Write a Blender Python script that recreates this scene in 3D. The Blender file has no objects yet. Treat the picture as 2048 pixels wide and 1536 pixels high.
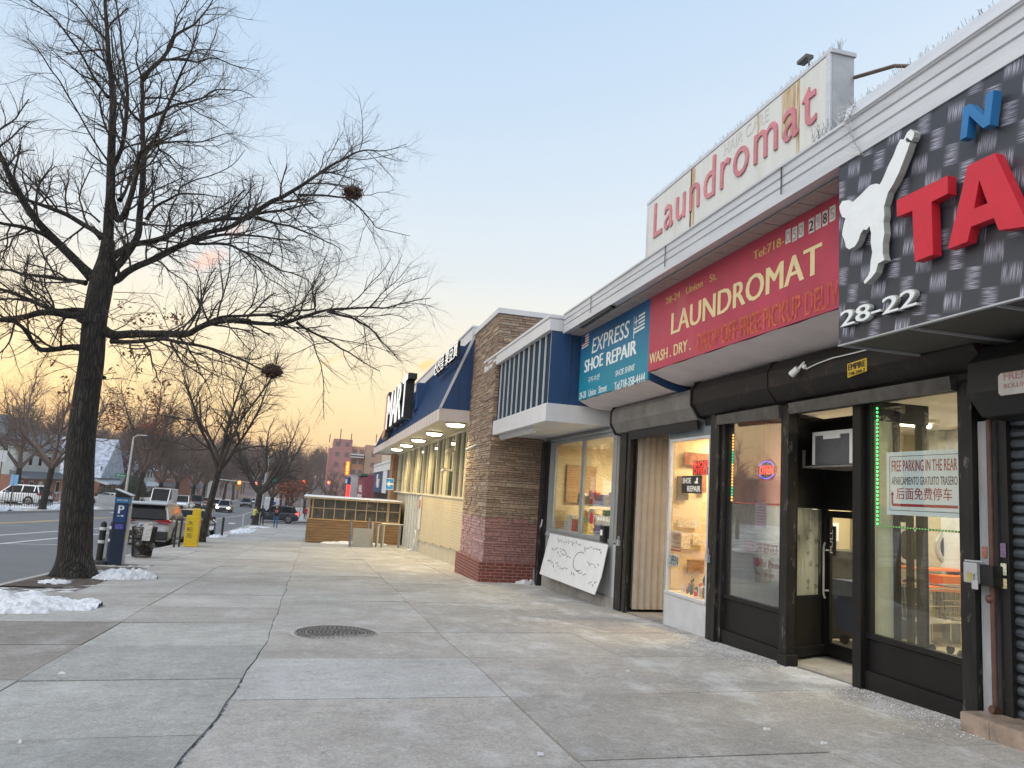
import bpy, math, random
import numpy as np
from mathutils import Vector, Matrix, noise as mn
R = math.radians
scene = bpy.context.scene
col = scene.collection

# ---------------- camera (eye is the world origin) ----------------
cam_d = bpy.data.cameras.new("camera")
cam = bpy.data.objects.new("camera", cam_d)
col.objects.link(cam)
cam_d.sensor_fit = 'HORIZONTAL'
cam_d.sensor_width = 36
cam_d.lens = 1538 / 2048 * 36
cam_d.clip_start = 0.1
cam_d.clip_end = 3000
F = 1538.0
def _cam_rot(vp, roll):
    dy = np.array([vp[0] - 1024, -(vp[1] - 768), -F]); dy /= np.linalg.norm(dy)
    up = np.array([math.sin(roll), math.cos(roll), 0]); z = up - dy * up.dot(dy); z /= np.linalg.norm(z)
    return np.stack([np.cross(dy, z), dy, z], 1)
CM = _cam_rot((632, 967), .101)
cam.matrix_world = Matrix([[float(v) for v in row] for row in CM.T]).to_4x4()
scene.camera = cam

# ---------------- sky, sun, exposure ----------------
world = bpy.data.worlds.new("World")
scene.world = world
world.use_nodes = True
SUN_AZ = R(-22)      # measured from +Y (down the street) towards -X (left)
SUN_EL = R(2.0)
wn = world.node_tree.nodes; wl = world.node_tree.links
for n in list(wn): wn.remove(n)
def N(nodes, t, **kw):
    n = nodes.new(t)
    for k, v in kw.items():
        if k in n.inputs: n.inputs[k].default_value = v
        else: setattr(n, k, v)
    return n
def sky_world():
    out = wn.new('ShaderNodeOutputWorld'); bg = wn.new('ShaderNodeBackground')
    sky = wn.new('ShaderNodeTexSky'); sky.sky_type = 'NISHITA'; sky.sun_disc = False
    sky.sun_elevation = SUN_EL; sky.sun_rotation = SUN_AZ
    sky.air_density = 1.0; sky.dust_density = 2.0; sky.ozone_density = 1.5
    tc = wn.new('ShaderNodeTexCoord'); sep = wn.new('ShaderNodeSeparateXYZ')
    wl.new(tc.outputs['Generated'], sep.inputs[0])
    # elevation ramp of the dusk air: warm at the horizon, pale blue overhead
    ramp = wn.new('ShaderNodeValToRGB'); wl.new(sep.outputs['Z'], ramp.inputs[0])
    cr = ramp.color_ramp; cr.interpolation = 'B_SPLINE'
    stops = [(0.0, (.88, .49, .25)), (.045, (.92, .60, .26)), (.11, (.93, .73, .38)), (.19, (.82, .755, .58)), (.28, (.62, .69, .74)), (.45, (.44, .58, .74)), (.65, (.33, .49, .71)), (1.0, (.28, .44, .70))]
    cr.elements[0].position = stops[0][0]; cr.elements[0].color = (*stops[0][1], 1)
    cr.elements[1].position = stops[-1][0]; cr.elements[1].color = (*stops[-1][1], 1)
    for p, c in stops[1:-1]:
        e = cr.elements.new(p); e.color = (*c, 1)
    # away from the afterglow the horizon is paler
    dot = wn.new('ShaderNodeVectorMath'); dot.operation = 'DOT_PRODUCT'
    dot.inputs[1].default_value = (math.sin(SUN_AZ), math.cos(SUN_AZ), 0)
    wl.new(tc.outputs['Generated'], dot.inputs[0])
    mr = wn.new('ShaderNodeMapRange'); mr.inputs['From Min'].default_value = .98; mr.inputs['From Max'].default_value = .3
    wl.new(dot.outputs['Value'], mr.inputs['Value'])
    pale = wn.new('ShaderNodeValToRGB'); wl.new(sep.outputs['Z'], pale.inputs[0])
    pr = pale.color_ramp; pr.interpolation = 'B_SPLINE'
    pr.elements[0].position = 0; pr.elements[0].color = (.80, .72, .66, 1)
    pr.elements[1].position = 1; pr.elements[1].color = (.30, .48, .78, 1)
    for p, c in ((.22, (.80, .80, .78)), (.42, (.64, .72, .79)), (.62, (.46, .59, .75))):
        e = pr.elements.new(p); e.color = (*c, 1)
    mix = wn.new('ShaderNodeMix'); mix.data_type = 'RGBA'
    wl.new(mr.outputs[0], mix.inputs[0]); wl.new(ramp.outputs[0], mix.inputs[6]); wl.new(pale.outputs[0], mix.inputs[7])
    # a few thin wisps of lit cloud low in the glow
    def wisp(prev, d, size, colr, k):
        v = Vector(d).normalized()
        sub = wn.new('ShaderNodeVectorMath'); sub.operation = 'SUBTRACT'; sub.inputs[1].default_value = v
        wl.new(tc.outputs['Generated'], sub.inputs[0])
        mp = wn.new('ShaderNodeMapping'); mp.vector_type = 'TEXTURE'
        mp.inputs['Scale'].default_value = size; mp.inputs['Rotation'].default_value = (0, R(-32), 0)
        wl.new(sub.outputs[0], mp.inputs[0])
        ln = wn.new('ShaderNodeVectorMath'); ln.operation = 'LENGTH'
        nz = wn.new('ShaderNodeTexNoise'); nz.inputs['Scale'].default_value = 28
        wl.new(tc.outputs['Generated'], nz.inputs[0])
        wl.new(mp.outputs[0], ln.inputs[0])
        ad = wn.new('ShaderNodeMath'); ad.operation = 'ADD'; wl.new(ln.outputs['Value'], ad.inputs[0]); wl.new(nz.outputs[0], ad.inputs[1])
        m2 = wn.new('ShaderNodeMapRange'); m2.inputs['From Min'].default_value = 1.45; m2.inputs['From Max'].default_value = .7; m2.inputs['To Max'].default_value = k
        wl.new(ad.outputs[0], m2.inputs['Value'])
        mx = wn.new('ShaderNodeMix'); mx.data_type = 'RGBA'; mx.inputs[7].default_value = (*colr, 1)
        wl.new(m2.outputs[0], mx.inputs[0]); wl.new(prev, mx.inputs[6])
        return mx.outputs[2]
    def rd(px, py):
        return CM.T @ np.array([(px - 1024) / F, -(py - 768) / F, -1.0])
    o = mix.outputs[2]
    o = wisp(o, rd(412, 522), (.03, .03, .012), (1.0, .62, .50), .8)
    o = wisp(o, rd(470, 462), (.02, .02, .008), (1.0, .74, .66), .6)
    o = wisp(o, rd(650, 726), (.04, .04, .006), (1.0, .70, .30), .6)
    o = wisp(o, rd(853, 730), (.018, .018, .007), (1.0, .62, .16), .7)
    # physical sky adds its own falloff to the ramp
    sc1 = wn.new('ShaderNodeMix'); sc1.data_type = 'RGBA'; sc1.inputs[0].default_value = .9
    boost = wn.new('ShaderNodeVectorMath'); boost.operation = 'SCALE'; boost.inputs['Scale'].default_value = SKY_GAIN
    wl.new(o, boost.inputs[0])
    wl.new(sky.outputs[0], sc1.inputs[6]); wl.new(boost.outputs[0], sc1.inputs[7])
    wl.new(sc1.outputs[2], bg.inputs[0]); bg.inputs[1].default_value = .1
    wl.new(bg.outputs[0], out.inputs[0])
SKY_GAIN = 8.3
sky_world()
sun_d = bpy.data.lights.new("sun", 'SUN'); sun = bpy.data.objects.new("sun", sun_d); col.objects.link(sun)
sun_d.energy = 1.5; sun_d.angle = R(75); sun_d.color = (1.0, .90, .78)
_d = Vector((-math.cos(R(20)) * math.cos(R(48)), -math.sin(R(20)) * math.cos(R(48)), math.sin(R(48))))
sun.rotation_euler = (-_d).to_track_quat('-Z', 'Y').to_euler()
scene.view_settings.view_transform = 'Standard'
scene.view_settings.look = 'None'
scene.view_settings.gamma = 1
scene.view_settings.exposure = 0.74
scene.cycles.max_bounces = 8
scene.cycles.transparent_max_bounces = 24
scene.cycles.sample_clamp_indirect = 4

# ---------------- terrain ----------------
def gz(x, y):
    if y < 45: b = -.0365 * y
    elif y < 110: b = -.0365 * 45 - .027 * (y - 45)
    elif y < 200: b = -3.3975 - .010 * (y - 110)
    else: b = -4.2975
    if x >= -5.2: c = .017 * x
    elif x >= -18: c = -.0884 - .13 - .04 * (x + 5.2)
    else: c = .424 - .012 * (x + 18)
    return -1.44 + b + c

# ---------------- helpers ----------------
class MB:
    def __init__(s): s.v = []; s.f = []; s.m = []; s.cur = 0; s.mats = []
    def mat(s, m):
        if m not in s.mats: s.mats.append(m)
        s.cur = s.mats.index(m); return s
    def add(s, vs, fs):
        n = len(s.v); s.v += [tuple(map(float, v)) for v in vs]
        for f in fs: s.f.append(tuple(i + n for i in f)); s.m.append(s.cur)
        return s
    def box(s, x0, x1, y0, y1, z0, z1):
        vs = [(x, y, z) for z in (z0, z1) for y in (y0, y1) for x in (x0, x1)]
        return s.add(vs, [(0, 2, 3, 1), (4, 5, 7, 6), (0, 1, 5, 4), (2, 6, 7, 3), (0, 4, 6, 2), (1, 3, 7, 5)])
    def poly(s, pts): return s.add(pts, [tuple(range(len(pts)))])
    def hexa(s, b, t):   # bottom 4 pts, top 4 pts
        return s.add(list(b) + list(t), [(3, 2, 1, 0), (4, 5, 6, 7), (0, 1, 5, 4), (1, 2, 6, 5), (2, 3, 7, 6), (3, 0, 4, 7)])
    def prism(s, pts, off):
        n = len(pts); o = Vector(off)
        vs = [Vector(p) for p in pts] + [Vector(p) + o for p in pts]
        fs = [tuple(range(n - 1, -1, -1)), tuple(range(n, 2 * n))] + [(i, (i + 1) % n, n + (i + 1) % n, n + i) for i in range(n)]
        return s.add(vs, fs)
    def tube(s, pts, rad, n=8, cap=True):
        pts = [Vector(p) for p in pts]
        if not hasattr(rad, '__len__'): rad = [rad] * len(pts)
        vs = []; up = None
        for i, p in enumerate(pts):
            t = (pts[min(i + 1, len(pts) - 1)] - pts[max(i - 1, 0)])
            if t.length < 1e-9: t = Vector((0, 0, 1))
            t.normalize()
            if up is None:
                up = Vector((0, 0, 1)) if abs(t.z) < .9 else Vector((1, 0, 0))
            a = t.cross(up)
            if a.length < 1e-6: a = t.cross(Vector((0, 1, 0)))
            a.normalize(); b = a.cross(t); up = b
            for k in range(n):
                an = 2 * math.pi * k / n
                vs.append(p + a * (rad[i] * math.cos(an)) + b * (rad[i] * math.sin(an)))
        fs = [(i * n + k, i * n + (k + 1) % n, (i + 1) * n + (k + 1) % n, (i + 1) * n + k) for i in range(len(pts) - 1) for k in range(n)]
        if cap: fs += [tuple(range(n - 1, -1, -1)), tuple(range((len(pts) - 1) * n, len(pts) * n))]
        return s.add(vs, fs)
    def cyl(s, p0, p1, r, n=16, r2=None): return s.tube([p0, p1], [r, r if r2 is None else r2], n)
    def ball(s, c, r, n=10, m=6, sq=(1, 1, 1)):
        pts = []; 
        for i in range(m + 1):
            th = math.pi * i / m
            for k in range(n):
                ph = 2 * math.pi * k / n
                pts.append((c[0] + r * sq[0] * math.sin(th) * math.cos(ph), c[1] + r * sq[1] * math.sin(th) * math.sin(ph), c[2] + r * sq[2] * math.cos(th)))
        return s.add(pts, [(i * n + k, (i + 1) * n + k, (i + 1) * n + (k + 1) % n, i * n + (k + 1) % n) for i in range(m) for k in range(n)])
    def loft(s, rings, close=True):
        n = len(rings[0]); vs = [p for r in rings for p in r]
        fs = [(i * n + k, i * n + (k + 1) % n, (i + 1) * n + (k + 1) % n, (i + 1) * n + k) for i in range(len(rings) - 1) for k in range(n)]
        if close: fs += [tuple(range(n - 1, -1, -1)), tuple(range((len(rings) - 1) * n, len(rings) * n))]
        return s.add(vs, fs)
    def build(s, name, mat=None, parent=None, bevel=0, smooth=False, org=None):
        if org is None: org = ORG.get(parent, (0, 0, 0)) if parent else (0, 0, 0)
        me = bpy.data.meshes.new(name)
        o_ = Vector(org)
        me.from_pydata([Vector(v) - o_ for v in s.v], [], s.f)
        mats = s.mats if s.mats else [mat]
        for m in mats: me.materials.append(m)
        if s.mats: me.polygons.foreach_set('material_index', s.m)
        me.update()
        if len(s.f) < 150000:
            uvl = me.uv_layers.new(name='UVMap'); 
            nv = len(me.loops); co = np.empty(len(me.vertices) * 3); me.vertices.foreach_get('co', co); co = co.reshape(-1, 3) + np.array(o_)
            li = np.empty(nv, int); me.loops.foreach_get('vertex_index', li)
            nr = np.empty(len(me.polygons) * 3); me.polygons.foreach_get('normal', nr); nr = np.abs(nr.reshape(-1, 3))
            tot = np.empty(len(me.polygons), int); me.polygons.foreach_get('loop_total', tot)
            ln = np.repeat(nr, tot, axis=0); c = co[li]
            u = np.where(ln[:, 0] >= ln[:, 1], c[:, 1], c[:, 0]); v = c[:, 2].copy()
            top = ln[:, 2] > .8; u[top] = c[top, 1]; v[top] = c[top, 0]
            uvl.data.foreach_set('uv', np.stack([u, v], 1).ravel())
        if smooth: me.polygons.foreach_set('use_smooth', [True] * len(me.polygons))
        ob = bpy.data.objects.new(name, me); col.objects.link(ob)
        if parent: ob.parent = parent
        else: ob.location = org
        ORG[ob] = org
        if bevel:
            b = ob.modifiers.new('bevel', 'BEVEL'); b.width = bevel; b.segments = 2; b.limit_method = 'ANGLE'
        return ob
ORG = {}
def bits(name, m, parent, boxes, bevel=0):
    for b in boxes: q = MB(); q.box(*b); q.build(name, m, parent, bevel=bevel)
def tag(o, label=None, cat=None, group=None, kind=None):
    if label: o['label'] = label
    if cat: o['category'] = cat
    if group: o['group'] = group
    if kind: o['kind'] = kind
    return o
def thing(name, label, cat, loc=(0, 0, 0), group=None):
    o = bpy.data.objects.new(name, None); col.objects.link(o); o.empty_display_size = .2
    o.location = loc; ORG[o] = tuple(loc)
    return tag(o, label, cat, group)
def struct(o): o['kind'] = 'structure'; return o
def copy_tree(o, parent=None):
    c = o.copy(); col.objects.link(c); c.parent = parent
    if parent: c.matrix_parent_inverse = o.matrix_parent_inverse.copy()
    for ch in list(o.children): copy_tree(ch, c)
    return c

# ---------------- materials ----------------
_M = {}
def pm(name, c, rough=.6, metal=0, var=.12, scale=6, bump=.15, bscale=60, stain=None, sts=2.0, stk=.5, c2=None, emit=0, spec=.5, stretch=(1, 1, 1), coat=0, pos=(.55, .75)):
    if name in _M: return _M[name]
    m = bpy.data.materials.new(name); m.use_nodes = True; _M[name] = m
    nt = m.node_tree; n = nt.nodes; l = nt.links; b = n['Principled BSDF']
    tc = n.new('ShaderNodeTexCoord'); mp = n.new('ShaderNodeMapping'); mp.inputs['Scale'].default_value = stretch
    l.new(tc.outputs['Object'], mp.inputs[0])
    nz = N(n, 'ShaderNodeTexNoise', Scale=scale, Detail=6.0, Roughness=.65); l.new(mp.outputs[0], nz.inputs[0])
    rp = n.new('ShaderNodeValToRGB'); l.new(nz.outputs[0], rp.inputs[0])
    c2 = c2 or tuple(min(1, x * (1 + var)) for x in c)
    c1 = tuple(x * (1 - var) for x in c)
    rp.color_ramp.elements[0].position = .35; rp.color_ramp.elements[0].color = (*c1, 1)
    rp.color_ramp.elements[1].position = .65; rp.color_ramp.elements[1].color = (*c2, 1)
    out = rp.outputs[0]
    if stain:
        n2 = N(n, 'ShaderNodeTexNoise', Scale=sts, Detail=8.0, Roughness=.7); l.new(mp.outputs[0], n2.inputs[0])
        mr = N(n, 'ShaderNodeMapRange'); mr.inputs['From Min'].default_value = pos[0]; mr.inputs['From Max'].default_value = pos[1]; mr.inputs['To Max'].default_value = stk
        l.new(n2.outputs[0], mr.inputs['Value'])
        mx = n.new('ShaderNodeMix'); mx.data_type = 'RGBA'; mx.inputs[7].default_value = (*stain, 1)
        l.new(mr.outputs[0], mx.inputs[0]); l.new(out, mx.inputs[6]); out = mx.outputs[2]
    l.new(out, b.inputs['Base Color'])
    b.inputs['Roughness'].default_value = rough; b.inputs['Metallic'].default_value = metal
    b.inputs['Specular IOR Level'].default_value = spec; b.inputs['Coat Weight'].default_value = coat
    if rough < .95:
        rr = N(n, 'ShaderNodeMapRange'); rr.inputs['To Min'].default_value = rough * .8; rr.inputs['To Max'].default_value = min(1, rough * 1.25)
        l.new(nz.outputs[0], rr.inputs['Value']); l.new(rr.outputs[0], b.inputs['Roughness'])
    if bump:
        n3 = N(n, 'ShaderNodeTexNoise', Scale=bscale, Detail=4.0); l.new(mp.outputs[0], n3.inputs[0])
        bp = n.new('ShaderNodeBump'); bp.inputs['Strength'].default_value = bump; bp.inputs['Distance'].default_value = .01
        l.new(n3.outputs[0], bp.inputs['Height']); l.new(bp.outputs[0], b.inputs['Normal'])
    if emit:
        b.inputs['Emission Color'].default_value = (*c, 1); b.inputs['Emission Strength'].default_value = emit
    return m
def brickmat(name, c1, c2, mortar, w, h, ms=.01, rough=.85, bump=.6, off=.5, squash=1.0, var=.35, lo=None, split=None, warp=0.0):
    if name in _M: return _M[name]
    m = bpy.data.materials.new(name); m.use_nodes = True; _M[name] = m
    nt = m.node_tree; n = nt.nodes; l = nt.links; b = n['Principled BSDF']
    uv = n.new('ShaderNodeUVMap')
    src = uv.outputs[0]
    if warp:
        nw = N(n, 'ShaderNodeTexNoise', Scale=3.0, Detail=2.0); l.new(uv.outputs[0], nw.inputs[0])
        vm = n.new('ShaderNodeVectorMath'); vm.operation = 'MULTIPLY_ADD'; vm.inputs[1].default_value = (warp, warp, 0)
        l.new(nw.outputs['Color'], vm.inputs[0]); l.new(uv.outputs[0], vm.inputs[2]); src = vm.outputs[0]
    bt = n.new('ShaderNodeTexBrick'); l.new(src, bt.inputs[0])
    bt.inputs['Color1'].default_value = (*c1, 1); bt.inputs['Color2'].default_value = (*c2, 1); bt.inputs['Mortar'].default_value = (*mortar, 1)
    bt.inputs['Scale'].default_value = 1; bt.inputs['Brick Width'].default_value = w; bt.inputs['Row Height'].default_value = h
    bt.inputs['Mortar Size'].default_value = ms; bt.inputs['Mortar Smooth'].default_value = .2
    bt.offset = off; bt.squash = squash; bt.squash_frequency = 3; bt.offset_frequency = 2
    nz = N(n, 'ShaderNodeTexNoise', Scale=9.0, Detail=8.0, Roughness=.7); l.new(uv.outputs[0], nz.inputs[0])
    mr = N(n, 'ShaderNodeMapRange'); mr.inputs['From Min'].default_value = .3; mr.inputs['From Max'].default_value = .7
    mr.inputs['To Min'].default_value = 1 - var; mr.inputs['To Max'].default_value = 1 + var; l.new(nz.outputs[0], mr.inputs['Value'])
    mx = n.new('ShaderNodeVectorMath'); mx.operation = 'SCALE'; l.new(bt.outputs['Color'], mx.inputs[0]); l.new(mr.outputs[0], mx.inputs['Scale'])
    out = mx.outputs[0]
    if lo:   # paint over the lower part of the wall, up to height split
        sp = n.new('ShaderNodeSeparateXYZ'); l.new(uv.outputs[0], sp.inputs[0])
        ad = n.new('ShaderNodeMath'); ad.operation = 'MULTIPLY_ADD'; ad.inputs[1].default_value = .05; l.new(nz.outputs[0], ad.inputs[0]); l.new(sp.outputs['Y'], ad.inputs[2])
        lt = n.new('ShaderNodeMath'); lt.operation = 'LESS_THAN'; lt.inputs[1].default_value = split; l.new(ad.outputs[0], lt.inputs[0])
        k = n.new('ShaderNodeMath'); k.operation = 'MULTIPLY'; k.inputs[1].default_value = .75; l.new(lt.outputs[0], k.inputs[0])
        pmx = n.new('ShaderNodeMix'); pmx.data_type = 'RGBA'; l.new(k.outputs[0], pmx.inputs[0]); l.new(out, pmx.inputs[6]); pmx.inputs[7].default_value = (*lo, 1)
        out = pmx.outputs[2]
    l.new(out, b.inputs['Base Color']); b.inputs['Roughness'].default_value = rough
    h1 = n.new('ShaderNodeMath'); h1.operation = 'MULTIPLY_ADD'; h1.inputs[1].default_value = -1.0; l.new(bt.outputs['Fac'], h1.inputs[0])
    h2 = n.new('ShaderNodeMath'); h2.operation = 'MULTIPLY'; h2.inputs[1].default_value = .7; l.new(nz.outputs[0], h2.inputs[0]); l.new(h2.outputs[0], h1.inputs[2])
    bp = n.new('ShaderNodeBump'); bp.inputs['Strength'].default_value = bump; bp.inputs['Distance'].default_value = .02
    l.new(h1.outputs[0], bp.inputs['Height']); l.new(bp.outputs[0], b.inputs['Normal'])
    return m
def glassmat(name, tint=(1, 1, 1), refl=1.0, haze=0.0, ior=1.5):
    if name in _M: return _M[name]
    m = bpy.data.materials.new(name); m.use_nodes = True; _M[name] = m
    nt = m.node_tree; n = nt.nodes; l = nt.links; n.remove(n['Principled BSDF'])
    out = n['Material Output']; tr = n.new('ShaderNodeBsdfTransparent'); tr.inputs[0].default_value = (*tint, 1)
    gl = n.new('ShaderNodeBsdfGlossy'); gl.inputs['Roughness'].default_value = .01
    fr = n.new('ShaderNodeLayerWeight'); fr.inputs[0].default_value = .5
    pw = n.new('ShaderNodeMath'); pw.operation = 'POWER'; pw.inputs[1].default_value = 4; l.new(fr.outputs['Facing'], pw.inputs[0])
    mu = n.new('ShaderNodeMath'); mu.operation = 'MULTIPLY_ADD'; mu.inputs[1].default_value = .9 * refl; mu.inputs[2].default_value = .045 * refl; mu.use_clamp = True; l.new(pw.outputs[0], mu.inputs[0])
    mx = n.new('ShaderNodeMixShader'); l.new(mu.outputs[0], mx.inputs[0]); l.new(tr.outputs[0], mx.inputs[1]); l.new(gl.outputs[0], mx.inputs[2])
    tc = n.new('ShaderNodeTexCoord'); nz = N(n, 'ShaderNodeTexNoise', Scale=1.6, Detail=2.0); l.new(tc.outputs['Object'], nz.inputs[0])
    bp = n.new('ShaderNodeBump'); bp.inputs['Strength'].default_value = .06; bp.inputs['Distance'].default_value = .02; l.new(nz.outputs[0], bp.inputs['Height']); l.new(bp.outputs[0], gl.inputs['Normal'])
    last = mx.outputs[0]
    if haze:
        df = n.new('ShaderNodeBsdfDiffuse'); df.inputs[0].default_value = (.6, .6, .6, 1)
        m2 = n.new('ShaderNodeMixShader'); n2 = N(n, 'ShaderNodeTexNoise', Scale=5.0, Detail=6.0); l.new(tc.outputs['Object'], n2.inputs[0])
        mr = N(n, 'ShaderNodeMapRange'); mr.inputs['From Min'].default_value = .4; mr.inputs['From Max'].default_value = .8; mr.inputs['To Min'].default_value = haze * .3; mr.inputs['To Max'].default_value = haze; l.new(n2.outputs[0], mr.inputs['Value'])
        l.new(mr.outputs[0], m2.inputs[0]); l.new(last, m2.inputs[1]); l.new(df.outputs[0], m2.inputs[2]); last = m2.outputs[0]
    l.new(last, out.inputs[0]); return m
def glow(name, c, k):
    if name in _M: return _M[name]
    m = bpy.data.materials.new(name); m.use_nodes = True; _M[name] = m
    b = m.node_tree.nodes['Principled BSDF']; b.inputs['Base Color'].default_value = (*c, 1)
    b.inputs['Emission Color'].default_value = (*c, 1); b.inputs['Emission Strength'].default_value = k
    return m

# text: fitted into a rectangle. o = lower-left corner, u = reading direction, w = up
def text(body, o, u, w, W, H, mat, parent, name='lettering', depth=.004, bold=0.0, shear=0.0, keep=False, up=0.0, sp=1.0):
    cu = bpy.data.curves.new(name, 'FONT'); cu.body = body; cu.size = 1; cu.offset = 0.0; cu.shear = shear; cu.space_character = sp
    cu.resolution_u = 3
    t = bpy.data.objects.new('tmp', cu); col.objects.link(t)
    dg = bpy.context.evaluated_depsgraph_get(); me0 = t.evaluated_get(dg).to_mesh()
    vs = [v.co.copy() for v in me0.vertices]; fs = [tuple(p.vertices) for p in me0.polygons]
    t.evaluated_get(dg).to_mesh_clear(); bpy.data.objects.remove(t); bpy.data.curves.remove(cu)
    if not vs: return None
    x0 = min(v.x for v in vs); x1 = max(v.x for v in vs); y0 = min(v.y for v in vs); y1 = max(v.y for v in vs)
    sx = W / (x1 - x0); sy = H / (y1 - y0)
    if keep: sx = sy = min(sx, sy)
    o = Vector(o); u = Vector(u); w = Vector(w); nn = u.normalized().cross(w.normalized())
    P = [o + u * ((v.x - x0) * sx) + w * ((v.y - y0) * sy + up * (v.x - x0) * sx) for v in vs]
    mb = MB(); n = len(P)
    # solid letters: front, back, walls on boundary edges
    from collections import Counter
    cnt = Counter()
    for f in fs:
        for i in range(len(f)):
            a, b = f[i], f[(i + 1) % len(f)]; cnt[(a, b)] += 1
    V = [p + nn * depth for p in P] + P
    FF = list(fs) + [tuple(i + n for i in reversed(f)) for f in fs]
    for (a, b) in list(cnt):
        if (b, a) not in cnt: FF.append((b, a, a + n, b + n))
    for k in ((-1, 1) if bold > .005 else (0,)):      # heavier strokes: the letter doubled with a small sideways shift
        sh = u * (k * bold * sx * .75) + nn * (.0004 * k); mb.add([q + sh for q in V], FF)
    return mb.build(name, mat, parent)
WU = (0, -1, 0); WW = (0, 0, 1)      # lettering on a wall that faces -X (the street)

# position on a vertical plane seen at a photo pixel (used only to measure real sizes and places)
def ray(px, py): return CM.T @ np.array([(px - 1024) / F, -(py - 768) / F, -1.0])
def onX(px, py, X): r = ray(px, py); r = r * X / r[0]; return float(r[1]), float(r[2])
def onG(px, py):
    r = ray(px, py); t = 1.0
    for _ in range(60):
        x, y, z = r * t; t *= gz(x, y) / z if z < -1e-6 else 1
    return float(r[0] * t), float(r[1] * t)
def textX(body, X, bl, tr, mat, parent, top=None, **k):
    y0, z0 = onX(*bl, X); y1, z1 = onX(*tr, X)
    if top: z1 = onX(*top, X)[1]
    return text(body, (X, y0, z0), WU, WW, y0 - y1, z1 - z0, mat, parent, **k)
def plateX(outer, X, depth, mat, parent, name, holes=(), side=None):
    from mathutils.geometry import tessellate_polygon
    loops = [outer] + list(holes); L3 = [[Vector((X, *onX(px, py, X))) for px, py in lp] for lp in loops]
    flat = [p for lp in L3 for p in lp]; tris = tessellate_polygon(L3); n = len(flat)
    mb = MB(); mb.mat(mat)
    fr = [p + Vector((-depth, 0, 0)) for p in flat]
    T = []
    for t in tris:
        a, b, c = (fr[i] for i in t)
        T.append(t if (b - a).cross(c - a).x < 0 else t[::-1])
    mb.add(fr, T)
    mb.mat(side or mat)
    mb.add(fr + flat, [tuple(i + n for i in t[::-1]) for t in T])
    k = 0
    for lp in L3:
        m = len(lp); mb.add(fr[k:k + m] + flat[k:k + m], [(i, (i + 1) % m, m + (i + 1) % m, m + i) for i in range(m)]); k += m
    return mb.build(name, None, parent)

# ================= SETTING: ground, road, pavement =================
rng = random.Random(4)
asphalt = pm('asphalt', (.135, .138, .145), .85, var=.12, scale=.6, bump=.5, bscale=220, stain=(.25, .25, .26), sts=.35, stk=.35)
dirt = pm('dirt', (.075, .06, .05), .95, var=.4, scale=5, bump=1, bscale=40, stain=(.16, .13, .1), sts=9, stk=.6)
whitepaint = pm('road_paint', (.62, .62, .61), .7, var=.15, scale=9, bump=.2, stain=(.2, .2, .2), sts=14, stk=.7)
yellowpaint = pm('yellow_paint', (.55, .42, .16), .7, var=.15, scale=9, bump=.2, stain=(.2, .18, .15), sts=14, stk=.6)
snow = pm('snow', (.66, .68, .71), .7, var=.12, scale=14, bump=1, bscale=70, stain=(.36, .35, .33), sts=5, stk=.55, pos=(.5, .7))
steel_curb = pm('curb_concrete', (.36, .355, .34), .8, var=.2, scale=5, bump=.4, stain=(.2, .19, .18), sts=3, stk=.5)

def sheet(name, xs, ys, dz, mat, drop=None):
    mb = MB(); n = len(ys)
    mb.add([(x, y, gz(x, y) + dz) for x in xs for y in ys], [(i * n + j, (i + 1) * n + j, (i + 1) * n + j + 1, i * n + j + 1) for i in range(len(xs) - 1) for j in range(n - 1)])
    return mb
ysl = [-12, -6, 0, 5, 10, 15, 20, 25, 30, 35, 40, 45, 52, 60, 70, 80, 95, 110, 130, 160, 200, 260, 400, 700, 1500]
xl = [-900, -400, -150, -60, -40, -30, -22, -18.0]
# base ground sheet
gm = pm('frozen_lawn', (.17, .15, .11), .95, var=.4, scale=1.2, bump=1, bscale=20, stain=(.78, .80, .84), sts=.35, stk=1, pos=(.47, .56))
g = sheet('g', [-900, -400, -150, -60, -40, -30, -22, -18.001], ysl, -.01, gm)
n_ = len(ysl)
g.add([(x, y, gz(-5.21, y) - .45 if x < 7 else gz(x, y) - .25) for x in (-18.0, 6, 60, 200, 900) for y in ysl], [(i * n_ + j, (i + 1) * n_ + j, (i + 1) * n_ + j + 1, i * n_ + j + 1) for i in range(4) for j in range(n_ - 1)])
struct(g.build('ground', gm))
rd = sheet('r', [-18, -14, -10.5, -7, -5.2001], ysl, 0, asphalt)
struct(rd.build('road', asphalt))
# side street that crosses the avenue beyond the shed
cs = MB(); Y0, Y1 = 76.0, 90.0
xs_ = [-5.2, -2, 2, 4]
for a, b in zip(xs_, xs_[1:]): cs.poly([(a, Y0, gz(a, Y0) - .10), (b, Y0, gz(b, Y0) - .10), (b, Y1, gz(b, Y1) - .10), (a, Y1, gz(a, Y1) - .10)])
struct(cs.build('side_street', asphalt))
# painted lines
def line(xa, w, y0, y1, mat, name, xb=None):
    mb = MB(); xb = xa if xb is None else xb; k = max(2, int((y1 - y0) / 4)); q = []
    for i in range(k + 1):
        y = y0 + (y1 - y0) * i / k; x = xa + (xb - xa) * i / k
        q += [(x, y, gz(min(x, -5.21), y) + .005), (x + w, y, gz(min(x + w, -5.21), y) + .005)]
    mb.add(q, [(2 * i, 2 * i + 1, 2 * i + 3, 2 * i + 2) for i in range(k)])
    return struct(mb.build(name, mat))
line(-9.4, .12, 8, 62, whitepaint, 'road_marking'); line(-10.95, .12, 8, 62, whitepaint, 'road_marking')
line(-14.15, .12, 0, 62, yellowpaint, 'road_marking'); line(-14.42, .12, 0, 62, yellowpaint, 'road_marking')
line(-9.4, .12, 75, 200, whitepaint, 'road_marking'); line(-14.3, .14, 75, 200, yellowpaint, 'road_marking')
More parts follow.
